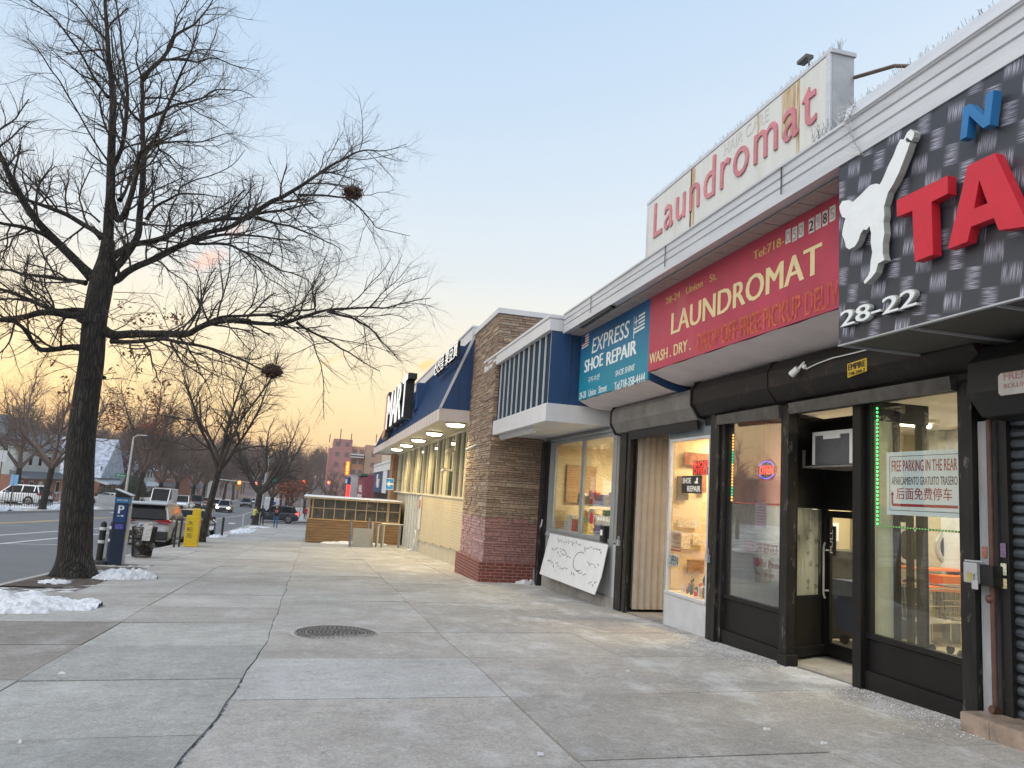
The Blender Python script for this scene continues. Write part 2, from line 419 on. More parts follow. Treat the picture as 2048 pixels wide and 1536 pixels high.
line(-10.8, .11, 25.5, 30.5, whitepaint, 'road_marking', xb=-7.6)
for k in range(7): line(-16.8 + k * 1.6, .5, 72.5, 75.3, whitepaint, 'crosswalk_marking')

# pavement slabs
def tonemat(name, base, rough=.9):
    if name in _M: return _M[name]
    m = bpy.data.materials.new(name); m.use_nodes = True; _M[name] = m
    nt = m.node_tree; n = nt.nodes; l = nt.links; b = n['Principled BSDF']
    at = n.new('ShaderNodeAttribute'); at.attribute_name = 'tone'
    tc = n.new('ShaderNodeTexCoord')
    def noise(s, d, ro=.6, st=(1, 1, 1)):
        mp = n.new('ShaderNodeMapping'); mp.inputs['Scale'].default_value = st; l.new(tc.outputs['Object'], mp.inputs[0])
        q = N(n, 'ShaderNodeTexNoise', Scale=s, Detail=d, Roughness=ro); l.new(mp.outputs[0], q.inputs[0]); return q.outputs[0]
    def rmp(src, a, bb, c=0, d=1):
        q = N(n, 'ShaderNodeMapRange'); q.inputs['From Min'].default_value = a; q.inputs['From Max'].default_value = bb; q.inputs['To Min'].default_value = c; q.inputs['To Max'].default_value = d
        l.new(src, q.inputs['Value']); return q.outputs[0]
    def mul(a, bb):
        q = n.new('ShaderNodeMath'); q.operation = 'MULTIPLY'
        for i, s in enumerate((a, bb)):
            if isinstance(s, (int, float)): q.inputs[i].default_value = s
            else: l.new(s, q.inputs[i])
        return q.outputs[0]
    big = rmp(noise(.9, 5), .3, .7, .84, 1.14); fine = mul(rmp(noise(70, 4, .85), .25, .75, .62, 1.38), rmp(noise(28, 5, .9), .3, .7, .80, 1.2)); mid = rmp(noise(7, 6, .7), .3, .7, .86, 1.12)
    f = mul(mul(big, fine), mid)
    sc = n.new('ShaderNodeVectorMath'); sc.operation = 'SCALE'; l.new(at.outputs['Color'], sc.inputs[0]); l.new(f, sc.inputs['Scale'])
    # dark gum and oil spots
    vo = N(n, 'ShaderNodeTexVoronoi', Scale=3.6); l.new(tc.outputs['Object'], vo.inputs[0])
    sp = rmp(vo.outputs['Distance'], .04, .075, .5, 0)
    mx = n.new('ShaderNodeMix'); mx.data_type = 'RGBA'; mx.inputs[7].default_value = (.09, .085, .08, 1); l.new(sp, mx.inputs[0]); l.new(sc.outputs[0], mx.inputs[6])
    # road salt: pale film and grains, thick along the shopfronts
    sx = n.new('ShaderNodeSeparateXYZ'); l.new(tc.outputs['Object'], sx.inputs[0])
    near = rmp(sx.outputs['X'], .5, 4.6, .34, 1)
    film = mul(rmp(noise(1.7, 9, .75, (1, .55, 1)), .50, .68), near)
    m2 = n.new('ShaderNodeMix'); m2.data_type = 'RGBA'; m2.inputs[7].default_value = (.62, .64, .67, 1); l.new(mul(film, .68), m2.inputs[0]); l.new(mx.outputs[2], m2.inputs[6])
    grain = mul(rmp(noise(170, 2, .5), .66, .70), rmp(noise(2.2, 6, .7), .47, .62, .0, 1))
    m3 = n.new('ShaderNodeMix'); m3.data_type = 'RGBA'; m3.inputs[7].default_value = (.8, .8, .8, 1); l.new(mul(grain, mul(near, .9)), m3.inputs[0]); l.new(m2.outputs[2], m3.inputs[6])
    l.new(m3.outputs[2], b.inputs['Base Color']); b.inputs['Roughness'].default_value = rough; b.inputs['Specular IOR Level'].default_value = .3
    bp = n.new('ShaderNodeBump'); bp.inputs['Strength'].default_value = .35; bp.inputs['Distance'].default_value = .006; l.new(noise(110, 4, .8), bp.inputs['Height']); l.new(bp.outputs[0], b.inputs['Normal'])
    return m
slab_mat = tonemat('slab_concrete', None)
def xb0(y): return -.36 - .30 * max(0, min(1, (10 - y) / 6)) ** 1.6      # the wandering middle joint
def crack(x, y, i): return x + (.012 * math.sin(y * 2.1 + i) + .01 * math.sin(y * 5.3 + 2 * i))
def slabs():
    mb = MB(); tones = []
    r = random.Random(11)
    cols = [(-5.05, -3.7, 5.6, 1.75), (-3.7, -2.2, 5.6, 1.75), (-2.2, 'c', 5.55, 1.75), ('c', 1.72, 4.72, 1.78), (1.72, 3.5, 4.74, 1.78), (3.5, 5.45, 4.78, 1.78)]
    for ci, (xa, xb, y0, dy) in enumerate(cols):
        y = y0 - 5 * dy
        while y < 75.9:
            ya, yb = y, min(y + dy, 75.9)
            # tree pit stays open
            if ci == 0 and yb > 15.3 and ya < 20.3: y += dy; continue
            cl = r.uniform(.88, 1.06); base = r.choice([(.325, .322, .312), (.33, .324, .31), (.32, .32, .312), (.325, .317, .304), (.338, .336, .328)])
            if ci in (2,) and yb < 12: base = (.318, .323, .312)
            if ci == 3 and 8.0 < ya < 9.0: base = (.315, .305, .29)
            if ci == 3 and 6.3 < ya < 6.8: base = (.375, .38, .382)
            if ci >= 3 and yb < 6.6: base = (.325, .315, .30)
            if ci in (0, 1) and yb > 8.6 and yb < 11.5: base = (.235, .22, .205)
            gp = .006; k = 4; q = []; gc = .004 + .012 * max(0, min(1, (8.5 - ya) / 4))
            for i in range(k + 1):
                yy = ya + gp + (yb - ya - 2 * gp) * i / k
                a = (crack(xb0(yy), yy, 1) if xa == 'c' else crack(xa, yy * .3, ci)) + (gc if xa == 'c' else gp)
                b = (crack(xb0(yy), yy, 1) if xb == 'c' else crack(xb, yy * .3, ci + 1)) - (gc if xb == 'c' else gp)
                q.append((a, b, yy))
            tilt = r.uniform(-.004, .004); dz = r.uniform(-.003, .003)
            top = [[(a, yy, gz(a, yy) + dz + tilt), (b, yy, gz(b, yy) + dz - tilt)] for a, b, yy in q]
            vs = [p for rr in top for p in rr] + [(p[0], p[1], p[2] - .03) for rr in top for p in rr]
            nn = len(top) * 2
            fs = [(2 * i, 2 * i + 1, 2 * i + 3, 2 * i + 2) for i in range(k)]
            fs += [(2 * i + 2, 2 * i + 2 + nn, 2 * i + nn, 2 * i) for i in range(k)] + [(2 * i + 1, 2 * i + 1 + nn, 2 * i + 3 + nn, 2 * i + 3) for i in range(k)]
            fs += [(0, nn, nn + 1, 1), (nn - 2, nn - 1, 2 * nn - 1, 2 * nn - 2)]
            mb.add(vs, fs); tones += [(base[0] * cl * 1.02, base[1] * cl * 1.0, base[2] * cl * .965, 1)] * len(fs)
            y += dy
    ob = mb.build('sidewalk', slab_mat); me = ob.data
    at = me.color_attributes.new('tone', 'FLOAT_COLOR', 'CORNER')
    tot = np.empty(len(me.polygons), int); me.polygons.foreach_get('loop_total', tot)
    at.data.foreach_set('color', np.repeat(np.array(tones), tot, axis=0).ravel())
    struct(ob)
slabs()
joint = pm('joint_grit', (.085, .08, .075), .95, var=.5, scale=6, stain=(.6, .6, .6), sts=4, stk=.9, pos=(.46, .56))
bs = MB()
ys2 = [-6] + list(range(-4, 76, 4)) + [75.9]
for a, b in zip(ys2, ys2[1:]): bs.add([(-5.05, a, gz(-5.05, a) - .018), (6.9, a, gz(6.9, a) - .018), (6.9, b, gz(6.9, b) - .018), (-5.05, b, gz(-5.05, b) - .018)], [(0, 1, 2, 3)])
struct(bs.build('sidewalk_bed', joint))
cb = MB()
for a, b in zip(ys2, ys2[1:]):
    cb.hexa([(-5.2, a, gz(-5.2, a) - .3), (-5.055, a, gz(-5.2, a) - .3), (-5.055, b, gz(-5.2, b) - .3), (-5.2, b, gz(-5.2, b) - .3)],
            [(-5.2, a, gz(-5.2, a) + .004), (-5.055, a, gz(-5.2, a) + .004), (-5.055, b, gz(-5.2, b) + .004), (-5.2, b, gz(-5.2, b) + .004)])
struct(cb.build('curb', steel_curb))
# pavement past the side street
far = MB(); fy = [90, 95, 110, 160, 200, 260]
for a, b in zip(fy, fy[1:]): far.add([(-5.2, a, gz(-5.2, a)), (7, a, gz(7, a)), (7, b, gz(7, b)), (-5.2, b, gz(-5.2, b))], [(0, 1, 2, 3)])
struct(far.build('far_sidewalk', steel_curb))
# opposite kerb and pavement
oc = MB()
for a, b in zip(ysl[1:-4], ysl[2:-3]):
    za, zb = gz(-18.0, a), gz(-18.0, b)
    oc.hexa([(-18.3, a, za - .3), (-18, a, za - .3), (-18, b, zb - .3), (-18.3, b, zb - .3)], [(-18.3, a, za + .13), (-18, a, za + .13), (-18, b, zb + .13), (-18.3, b, zb + .13)])
    oc.poly([(-21.5, a, za + .13), (-19.6, a, za + .13), (-19.6, b, zb + .13), (-21.5, b, zb + .13)])
    oc.poly([(-21.5, b, zb + .13), (-21.5, b, zb - .3), (-21.5, a, za - .3), (-21.5, a, za + .13)])
struct(oc.build('far_kerb', steel_curb))
op = MB()
for a, b in zip(ysl[1:-4], ysl[2:-3]): op.poly([(-19.6, a, gz(-18., a) + .125), (-18.3, a, gz(-18., a) + .125), (-18.3, b, gz(-18., b) + .125), (-19.6, b, gz(-18., b) + .125)])
struct(op.build('verge', gm))
# tree pit soil
tp = MB(); nx, ny = 14, 40
tp.add([(-5.05 + 1.35 * i / nx, 15.2 + 5.2 * j / ny, gz(-4.5, 15.2 + 5.2 * j / ny) + .0 + .05 * mn.noise(Vector((i * .4, j * .4, 0))) * (0 < i < nx) * (0 < j < ny)) for i in range(nx + 1) for j in range(ny + 1)],
       [(i * (ny + 1) + j, (i + 1) * (ny + 1) + j, (i + 1) * (ny + 1) + j + 1, i * (ny + 1) + j + 1) for i in range(nx) for j in range(ny)])
struct(tp.build('tree_pit_soil', dirt, smooth=True))

def snowpile(cx, cy, rx, ry, h, seed, label, group='snow piles on the sidewalk', res=44):
    mb = MB(); r = random.Random(seed); V = []; idx = {}
    for i in range(res + 1):
        for j in range(res + 1):
            u = i / res * 2 - 1; v = j / res * 2 - 1
            q = 1 - (u * u + v * v) + .55 * mn.noise(Vector((u * 2.2 + seed, v * 2.2, 0)))
            z = max(-.05, q) ** .6 * h * (1 + .7 * mn.noise(Vector((u * 5, v * 5, seed)))) if q > 0 else -.02
            z += .18 * h * mn.noise(Vector((u * 14, v * 14, seed * 3))) if q > 0 else 0
            z += .1 * h * mn.noise(Vector((u * 30, v * 30, seed * 3))) if q > 0 else 0
            x = cx + rx * u; y = cy + ry * v; V.append((x, y, gz(x if abs(x - cx) < 9 else cx, y) + z)); idx[i, j] = q
    F_ = [(i * (res + 1) + j, (i + 1) * (res + 1) + j, (i + 1) * (res + 1) + j + 1, i * (res + 1) + j + 1) for i in range(res) for j in range(res) if max(idx[i, j], idx[i + 1, j], idx[i, j + 1], idx[i + 1, j + 1]) > 0]
    mb.add(V, F_)
    o = mb.build('snow_pile', snow, org=(cx, cy, gz(cx, cy)), smooth=False)
    return tag(o, label, 'snow pile', group)
snowpile(-4.15, 12.25, 1.35, .80, .15, 3, 'widest pile of crumbly snow on the near pavement, left of the joint lines', res=90)
snowpile(-3.55, 17.4, .62, .55, .15, 8, 'lumpy white snow heap right beside the big trunk on the pavement')
snowpile(-4.45, 16.0, .3, .22, .05, 21, 'small thin patch of snow on the soil in front of the big trunk')
snowpile(-4.75, 44.5, .42, 2.2, .10, 5, 'thin strip of snow at the kerb beside the small dark bollard')
snowpile(-4.3, 54.5, .7, 5.5, .10, 6, 'long low snow ridge along the kerb near the third tree')
snowpile(-3.9, 63.0, .8, .8, .08, 16, 'thin snow patch at the street corner behind the walking man')
snowpile(2.1, 39.4, 1.6, .3, .10, 7, 'narrow line of snow along the foot of the wooden dining shed')
snowpile(5.05, 17.95, .28, .16, .07, 9, 'small crumbs of ice at the foot of the stone pillar')
for i, (x, y, rx, ry, h) in enumerate([(-19, 55, .8, 3, .22), (-19.2, 68, .9, 4, .25), (-22.8, 76, 1.2, 4, .3), (-19, 92, .8, 6, .25)]):
    snowpile(x, y, rx, ry, h, 30 + i, ['low snow bank on the verge across the road, nearest to the camera', 'long snow bank on the verge in front of the fenced gardens', 'snow lying in the front garden of the brick and siding house', 'farthest snow bank along the opposite kerb'][i], 'snow banks across the road')

# manhole cover
iron = pm('cast_iron', (.085, .08, .078), .6, metal=.4, var=.3, scale=14, bump=.4, stain=(.3, .29, .28), sts=20, stk=.5)
mh = thing('manhole_cover', 'round dark iron manhole cover with raised dot pattern in the pavement', 'manhole cover', (.42, 9.95, gz(.42, 9.95)))
q = MB(); cz = gz(.42, 9.95)
q.tube([(.42, 9.95, cz - .03), (.42, 9.95, cz + .006)], [.50, .50], 48); q.mats.append(pm('iron_dark', (.045, .043, .042), .6, metal=.3, var=.3, scale=14, bump=.4)); q.mat(pm('worn_iron', (.22, .21, .20), .5, metal=.5, var=.3, scale=20, bump=.2))
for rr, k in ((.475, 64), (.35, 64)):
    for i in range(k):
        a0, a1 = 2 * math.pi * i / k, 2 * math.pi * (i + 1) / k
        q.hexa([(.42 + s * math.cos(a), 9.95 + s * math.sin(a), cz + .004) for s, a in ((rr, a0), (rr + .02, a0), (rr + .02, a1), (rr, a1))], [(.42 + s * math.cos(a), 9.95 + s * math.sin(a), cz + .014) for s, a in ((rr, a0), (rr + .02, a0), (rr + .02, a1), (rr, a1))])
for ring, k in ((.06, 6), (.11, 12), (.16, 16), (.21, 22), (.26, 28), (.31, 32), (.40, 44), (.44, 50)):
    for i in range(k):
        a = 2 * math.pi * i / k + ring * 9; x, y = .42 + ring * math.cos(a), 9.95 + ring * math.sin(a); s = .014
        q.box(x - s, x + s, y - s, y + s, cz + .004, cz + .016)
q.build('cover_plate', None, mh)
q = MB()
for i in range(48):
    a0, a1 = 2 * math.pi * i / 48, 2 * math.pi * (i + 1) / 48
    q.poly([(.42 + s * math.cos(a), 9.95 + s * math.sin(a), cz + .005 + (s > .51) * 0) for s, a in ((.502, a0), (.56, a0), (.56, a1), (.502, a1))])
q.build('rim', steel_curb, mh)
# litter and salt crumbs
cr = MB(); r = random.Random(5)
for i in range(1900):
    x = 5.22 - abs(r.gauss(0, .28)); y = r.choice([r.uniform(4.9, 6.6), r.uniform(7.6, 9.9), r.uniform(4.9, 12), r.uniform(17, 18.2)])
    if x > 5.22: continue
    s = r.uniform(.002, .0055); z = gz(x, y) + .003
    cr.hexa([(x - s, y - s, z), (x + s, y - s, z), (x + s, y + s, z), (x - s, y + s, z)], [(x - s * .5, y - s * .4, z + s), (x + s * .4, y - s * .5, z + s), (x + s * .5, y + s * .5, z + s), (x - s * .5, y + s * .4, z + s)])
o = cr.build('salt_grains', snow); tag(o, 'scattered white salt grains along the foot of the shopfronts', 'salt grains', kind='stuff')
for i, (px, py, s) in enumerate([(1533, 1460, .05), (1647, 1488, .04), (1255, 1343, .035), (125, 1348, .06), (40, 1486, .02), (1080, 1510, .04)]):
    x, y = onG(px, py); z = gz(x, y); mb = MB(); s *= .55
    mb.hexa([(x - s, y - s * .5, z), (x + s, y - s * .7, z), (x + s * .8, y + s * .5, z), (x - s * .6, y + s * .7, z)], [(x - s * .8, y - s * .4, z + .012), (x + s * .7, y - s * .5, z + .02), (x + s * .6, y + s * .4, z + .01), (x - s * .5, y + s * .5, z + .018)])
    o = mb.build('litter_scrap', snow, org=(x, y, z)); tag(o, 'small white scrap of litter ' + ['nearest the black door recess', 'nearest the lower right corner of the pavement', 'on the slab in front of the shoe repair window', 'on the long joint at the left edge of the pavement', 'at the lower left corner of the pavement', 'at the bottom centre of the pavement'][i], 'litter', 'white scraps on the pavement')

# ================= SHOP ROW =================
alu = pm('aluminium_siding', (.56, .58, .61), .45, metal=.25, var=.08, scale=3, bump=.15, bscale=9, stain=(.34, .33, .33), sts=1.6, stk=.55, stretch=(1, .35, 3))
alu2 = pm('grey_aluminium', (.42, .44, .46), .45, metal=.3, var=.12, scale=4, bump=.1, stain=(.25, .24, .23), sts=3, stk=.5)
soffit_m = pm('soffit_vinyl', (.36, .31, .29), .7, var=.12, scale=2, bump=.1, stain=(.12, .09, .08), sts=2, stk=.6)
blackmetal = pm('black_paint', (.008, .008, .009), .5, var=.3, scale=5, bump=.15, bscale=30, stain=(.14, .13, .12), sts=7, stk=.5, pos=(.62, .72))
darkframe = pm('bronze_frame', (.012, .0115, .012), .45, spec=.3, metal=.2, var=.15, scale=3, bump=.03)
worn = pm('worn_black_steel', (.015, .014, .014), .5, metal=.3, var=.4, scale=6, bump=.5, bscale=25, stain=(.24, .22, .20), sts=10, stk=.7, stretch=(1, 1, .35), pos=(.58, .68))
rust = pm('rusty_black_steel', (.010, .008, .0075), .6, metal=.2, var=.4, scale=4, bump=.5, bscale=20, stain=(.11, .05, .03), sts=5, stk=.6)
greybox = pm('grey_shutter_housing', (.19, .185, .18), .5, metal=.3, var=.2, scale=3, bump=.2, stain=(.08, .07, .065), sts=4, stk=.7)
slatm = pm('shutter_slats', (.10, .115, .13), .38, metal=.6, var=.35, scale=4, bump=.3, bscale=12, stain=(.02, .02, .022), sts=4, stk=.6)
conc = pm('base_concrete', (.26, .25, .235), .9, var=.2, scale=4, bump=.6, stain=(.14, .13, .12), sts=3, stk=.6)
offwall = pm('grimy_render', (.33, .31, .29), .85, var=.15, scale=3, bump=.4, stain=(.12, .10, .09), sts=2, stk=.6)
roofm = pm('roof_felt', (.09, .09, .09), .9, var=.3, scale=3, bump=.5)
glass = glassmat('window_glass', (.90, .93, .92), 1.25, .03); glass_r = glassmat('reflective_glass', (.85, .88, .88), 2.6, .05)
glass_clear = glassmat('clear_glass', (.95, .96, .95), 1.4, .02)
tan_wall = pm('tan_interior_paint', (.50, .42, .26), .8, var=.06, scale=2, bump=.1)
cream = pm('cream_interior_paint', (.72, .60, .40), .8, var=.06, scale=2, bump=.1)
int_floor = pm('interior_tiles', (.42, .36, .26), .35, var=.1, scale=3, bump=.05)
white_paint = pm('white_paint', (.70, .70, .69), .5, var=.06, scale=3, bump=.1, stain=(.42, .40, .38), sts=2, stk=.4)
paper = pm('paper', (.78, .78, .75), .8, var=.03, bump=0)
redink = pm('red_ink', (.48, .02, .03), .6, var=.05, bump=0)
blackink = pm('black_ink', (.02, .02, .02), .6, bump=0)

base_row = thing('shop_building', 'single-storey row of three shops under one aluminium cornice, with black framed shopfronts', 'building', (5.3, 9, gz(5.3, 9)))
B = base_row
# cornice: stepped aluminium boards
mb = MB(); Y0f, Y1f = -4.0, 13.62
prof = [(4.25, 3.10), (4.235, 3.10), (4.235, 3.165), (4.25, 3.175), (4.25, 3.245), (4.262, 3.25), (4.262, 3.262), (4.245, 3.268), (4.245, 3.345), (4.262, 3.352), (4.262, 3.364), (4.245, 3.37), (4.245, 3.455), (4.225, 3.46), (4.225, 3.485), (4.40, 3.50), (4.40, 3.12)]
mb.prism([(x, Y0f, z) for x, z in prof], (0, Y1f - Y0f, 0)); mb.build('cornice', alu, B)
mb = MB()   # raised flashing on the near part
mb.hexa([(4.21, -4, 3.47), (4.5, -4, 3.47), (4.5, 5.55, 3.47), (4.21, 5.55, 3.47)], [(4.24, -4, 3.60), (4.5, -4, 3.62), (4.5, 5.55, 3.62), (4.24, 5.55, 3.60)])
mb.build('flashing', alu, B, bevel=.01)
mb = MB()
for y in (6.52, 9.2, 12.1, 3.4): mb.box(4.228, 4.2345, y, y + .012, 3.17, 3.46)
mb.build('board_joint', pm('joint_black', (.03, .03, .03), .8, bump=0), B)
mb = MB()
y = 13.6
while y > -4: mb.box(4.38, 5.3, y - .148, y, 3.085 + (.004 if int(y * 7) % 2 else 0), 3.10); y -= .155
mb.box(4.4, 5.3, -4, 13.6, 3.104, 3.13); mb.build('soffit', soffit_m, B)
mb = MB(); mb.box(4.4, 14, -4, 13.9, 3.14, 3.44); mb.build('roof', roofm, B)
mb = MB(); mb.box(5.32, 5.5, -4, 18.2, 1.32, 3.1); mb.build('wall_above_shops', offwall, B)
mb = MB(); mb.box(10.2, 10.4, -4, 18.2, -2.3, 3.1); mb.box(5.5, 10.4, 18.0, 18.18, -2.3, 3.1); mb.box(5.5, 10.4, -4, -3.9, -2.3, 3.1); mb.build('rear_wall', offwall, B)
mb = MB()
y = 4.3
for (x0, y0, z0) in [(4.232, 11.9, 3.10)]: mb.hexa([(4.25, 11.2, 3.06), (4.33, 11.2, 3.06), (4.33, 12.7, 3.03), (4.25, 12.7, 3.03)], [(4.25, 11.2, 3.1), (4.33, 11.2, 3.1), (4.33, 12.7, 3.1), (4.25, 12.7, 3.1)])
mb.build('broken_soffit_trim', blackmetal, B)

def frame_window(y0, y1, z0, z1, fm, gm_, parent, name='window', th=.05, x=5.3, dx=.06, label=None):
    mb = MB(); t = th
    mb.box(x - dx / 2, x + dx / 2, y0 - t, y1 + t, z1, z1 + t); mb.box(x - dx / 2 - .012, x + dx / 2, y0 - t, y1 + t, z0 - t, z0)
    mb.box(x - dx / 2 + .003, x + dx / 2 - .003, y0 - t, y0, z0, z1); mb.box(x - dx / 2 + .003, x + dx / 2 - .003, y1, y1 + t, z0, z1)
    fr = mb.build(name, fm, parent, bevel=.004)
    if label: fr['label'] = label
    g_ = MB(); g_.box(x - .004, x + .004, y0, y1, z0, z1); g_.build('pane', gm_, fr)
    return fr
# --- laundromat front
W3 = frame_window(5.42, 6.53, -1.07, 1.15, darkframe, glass, B, label='tall window with the parking notice')
W1 = frame_window(8.04, 9.25, -1.07, 1.15, darkframe, glass_r, B, label='tall window with the oval open sign')
for y0, y1 in ((5.37, 6.575), (7.995, 9.275)):
    zb = gz(5.3, (y0 + y1) / 2) - .1; mb = MB()
    mb.box(5.29, 5.33, y0, y1, zb + .25, -1.13); mb.box(5.245, 5.345, y0, y1, zb, zb + .25)
    mb.build('stall_riser', darkframe, B, bevel=.004)
bits('door_jamb', darkframe, B, [(5.20, 5.36, 6.58, 6.70, gz(5.3, 6.6) - .02, 1.2), (5.23, 5.38, 7.86, 7.99, gz(5.3, 7.9) - .02, 1.2)], .004)
mb = MB(); mb.box(5.15, 5.26, 7.72, 7.84, gz(5.3, 7.8) + .12, 1.2); mb.box(5.13, 5.28, 7.68, 7.858, gz(5.3, 7.8), gz(5.3, 7.8) + .12); mb.build('shutter_rail', worn, B, bevel=.004)
bits('shutter_rail', worn, B, [(5.18, 5.24, 9.36, 9.46, gz(5.3, 9.4), 1.25), (5.20, 5.28, 9.50, 9.62, gz(5.3, 9.5), 1.3), (5.22, 5.36, 9.28, 9.355, gz(5.3, 9.3), 1.2), (5.19, 5.36, 5.22, 5.365, gz(5.3, 5.2), 1.2)], .004)
mb = MB(); mb.box(5.26, 5.4, 5.3, 9.9, 1.17, 1.35); mb.build('lintel', blackmetal, B)
mb = MB(); mb.hexa([(5.12, 5.35, 1.13), (5.16, 5.35, 1.13), (5.16, 7.66, 1.13), (5.12, 7.66, 1.13)], [(5.10, 5.35, 1.25), (5.2, 5.35, 1.25), (5.2, 7.66, 1.25), (5.10, 7.66, 1.25)])
mb.hexa([(5.12, 7.86, 1.10), (5.16, 7.86, 1.10), (5.16, 9.3, 1.13), (5.12, 9.3, 1.13)], [(5.10, 7.86, 1.25), (5.2, 7.86, 1.25), (5.2, 9.3, 1.25), (5.10, 9.3, 1.25)])
mb.build('shutter_bottom_bar', pm('dark_bar', (.085, .08, .075), .5, metal=.3, var=.3, scale=6, bump=.2), B)
def housing(y0, y1, prof, m, name='shutter_housing', label=None):
    mb = MB(); mb.prism([(x, y0, z) for x, z in prof], (0, y1 - y0, 0)); o = mb.build(name, m, B, bevel=.006)
    if label: o['label'] = label
    return o
housing(5.05, 9.9, [(5.32, 1.80), (5.12, 1.76), (5.05, 1.65), (5.05, 1.46), (5.17, 1.30), (5.32, 1.28)], rust, label='long rusty black shutter housing')
mb = MB(); mb.prism([(x, 9.9, z) for x, z in [(5.30, 1.82), (5.10, 1.78), (5.03, 1.66), (5.03, 1.45), (5.155, 1.28), (5.30, 1.26)]], (0, .035, 0)); mb.prism([(x, 8.0, z) for x, z in [(5.30, 1.81), (5.11, 1.775), (5.04, 1.66), (5.04, 1.455), (5.16, 1.29), (5.30, 1.27)]], (0, .02, 0)); mb.build('housing_end_plate', rust, B)
housing(9.94, 13.02, [(5.32, 1.72), (5.10, 1.69), (5.06, 1.62), (5.06, 1.42), (5.16, 1.25), (5.32, 1.22)], greybox, label='dented grey shutter housing over the shoe repair front')
mb = MB(); mb.prism([(x, 13.02, z) for x, z in [(5.32, 1.74), (5.08, 1.71), (5.04, 1.63), (5.04, 1.40), (5.14, 1.22), (5.32, 1.20)]], (0, .03, 0)); mb.build('housing_end_plate', blackmetal, B)
housing(-4, 4.97, [(5.32, 1.44), (5.06, 1.42), (4.92, 1.28), (4.90, 1.03), (5.04, .86), (5.32, .84)], blackmetal, label='projecting black shutter housing above the closed shutter')
mb = MB(); mb.hexa([(5.17, 9.95, 1.12), (5.21, 9.95, 1.12), (5.21, 12.4, 1.10), (5.17, 12.4, 1.10)], [(5.15, 9.95, 1.24), (5.2, 9.95, 1.24), (5.2, 12.4, 1.24), (5.15, 12.4, 1.24)]); mb.build('shutter_bottom_bar', blackmetal, B)

# recessed entrance
fz = gz(5.6, 7.4) + .02
mb = MB(); mb.poly([(x, y, gz(5.3, y) + .008 + (x > 6) * .01) for x, y in ((5.25, 6.6), (6.2, 6.6), (6.2, 8.5), (5.25, 8.5))]); struct(mb.build('entrance_floor', conc))
XD = 6.05
mb = MB()   # reveal walls and door surround
mb.box(5.62, 5.70, 6.62, 6.68, fz - .1, 1.2); mb.box(5.34, 6.05, 6.62, 6.68, fz - .1, -1.3); mb.box(5.34, 6.05, 6.62, 6.68, 1.0, 1.2)
mb.box(XD - .03, XD + .03, 6.68, 6.78, fz, 1.2); mb.box(XD - .03, XD + .03, 8.26, 8.36, fz, 1.2); mb.box(XD - .03, XD + .03, 6.78, 8.26, .09, .16); mb.box(XD - .03, XD + .03, 6.78, 8.26, 1.14, 1.2); mb.box(XD - .02, XD + .02, 7.7, 8.26, .16, 1.14)
mb.build('entrance_frame', darkframe, B)
mb = MB(); mb.box(5.34, 5.62, 6.63, 6.67, -1.3, 1.0); mb.build('pale_side_board', pm('pale_green_board', (.42, .48, .44), .6, var=.12, scale=5, bump=.1), B)
mb = MB(); mb.poly([(5.70, 6.65, -1.3), (6.02, 6.65, -1.3), (6.02, 6.65, 1.0), (5.70, 6.65, 1.0)]); mb.build('vestibule_pane', glass_clear, B)
dr = MB(); d0, d1 = 6.86, 8.24
dr.box(XD - .02, XD + .02, d0, d0 + .07, fz, .08); dr.box(XD - .02, XD + .02, d1 - .07, d1, fz, .08); dr.box(XD - .02, XD + .02, d0 + .07, d1 - .07, -.0, .08); dr.box(XD - .02, XD + .02, d0 + .07, d1 - .07, fz, fz + .14)
door = dr.build('door', darkframe, B)
q = MB(); q.box(XD - .004, XD + .004, d0 + .07, d1 - .07, fz + .14, 0); q.build('door_pane', glass_clear, door)
q = MB(); q.tube([(XD - .07, 8.19, -.95), (XD - .09, 8.19, -.9), (XD - .09, 8.19, -.35), (XD - .07, 8.19, -.3)], .012, 8); q.box(XD - .07, XD - .02, 8.18, 8.2, -.4, -.38); q.box(XD - .07, XD - .02, 8.18, 8.2, -.87, -.85)
q.build('door_handle', alu2, door)
q = MB(); q.box(XD - .026, XD - .021, 8.05, 8.12, -.45, -.10); st = q.build('push_pull_sticker', blackink, door)
text('PULL', (XD - .028, 8.105, -.42), (0, 0, 1), (0, 1, 0), .28, .05, paper, st, name='lettering', depth=.001)
# side light with flowered curtain, set at an angle
a0, a1 = Vector((5.42, 7.995, 0)), Vector((6.02, 8.28, 0))
dv = (a1 - a0); nv = Vector((dv.y, -dv.x, 0)).normalized()
def slant(mb, s0, s1, z0, z1, t=.03, off=0):
    A = a0 + dv * s0 + nv * off; Bp = a0 + dv * s1 + nv * off; C = Bp - nv * t; D = A - nv * t
    mb.hexa([(p.x, p.y, z0) for p in (A, Bp, C, D)], [(p.x, p.y, z1) for p in (A, Bp, C, D)])
mb = MB(); slant(mb, 0, 1, fz, -.92, .05); slant(mb, 0, .08, -.92, 1.2, .05); slant(mb, .92, 1, -.92, 1.2, .05); slant(mb, .08, .92, .09, 1.2, .05); slant(mb, 0, 1, fz, fz + .1, .05, .03)
sl = mb.build('side_light', darkframe, B)
mb = MB(); slant(mb, .08, .92, -.92, .09, .008); mb.build('side_pane', glassmat('side_glass', (.95, .96, .95), .7, .02), sl)
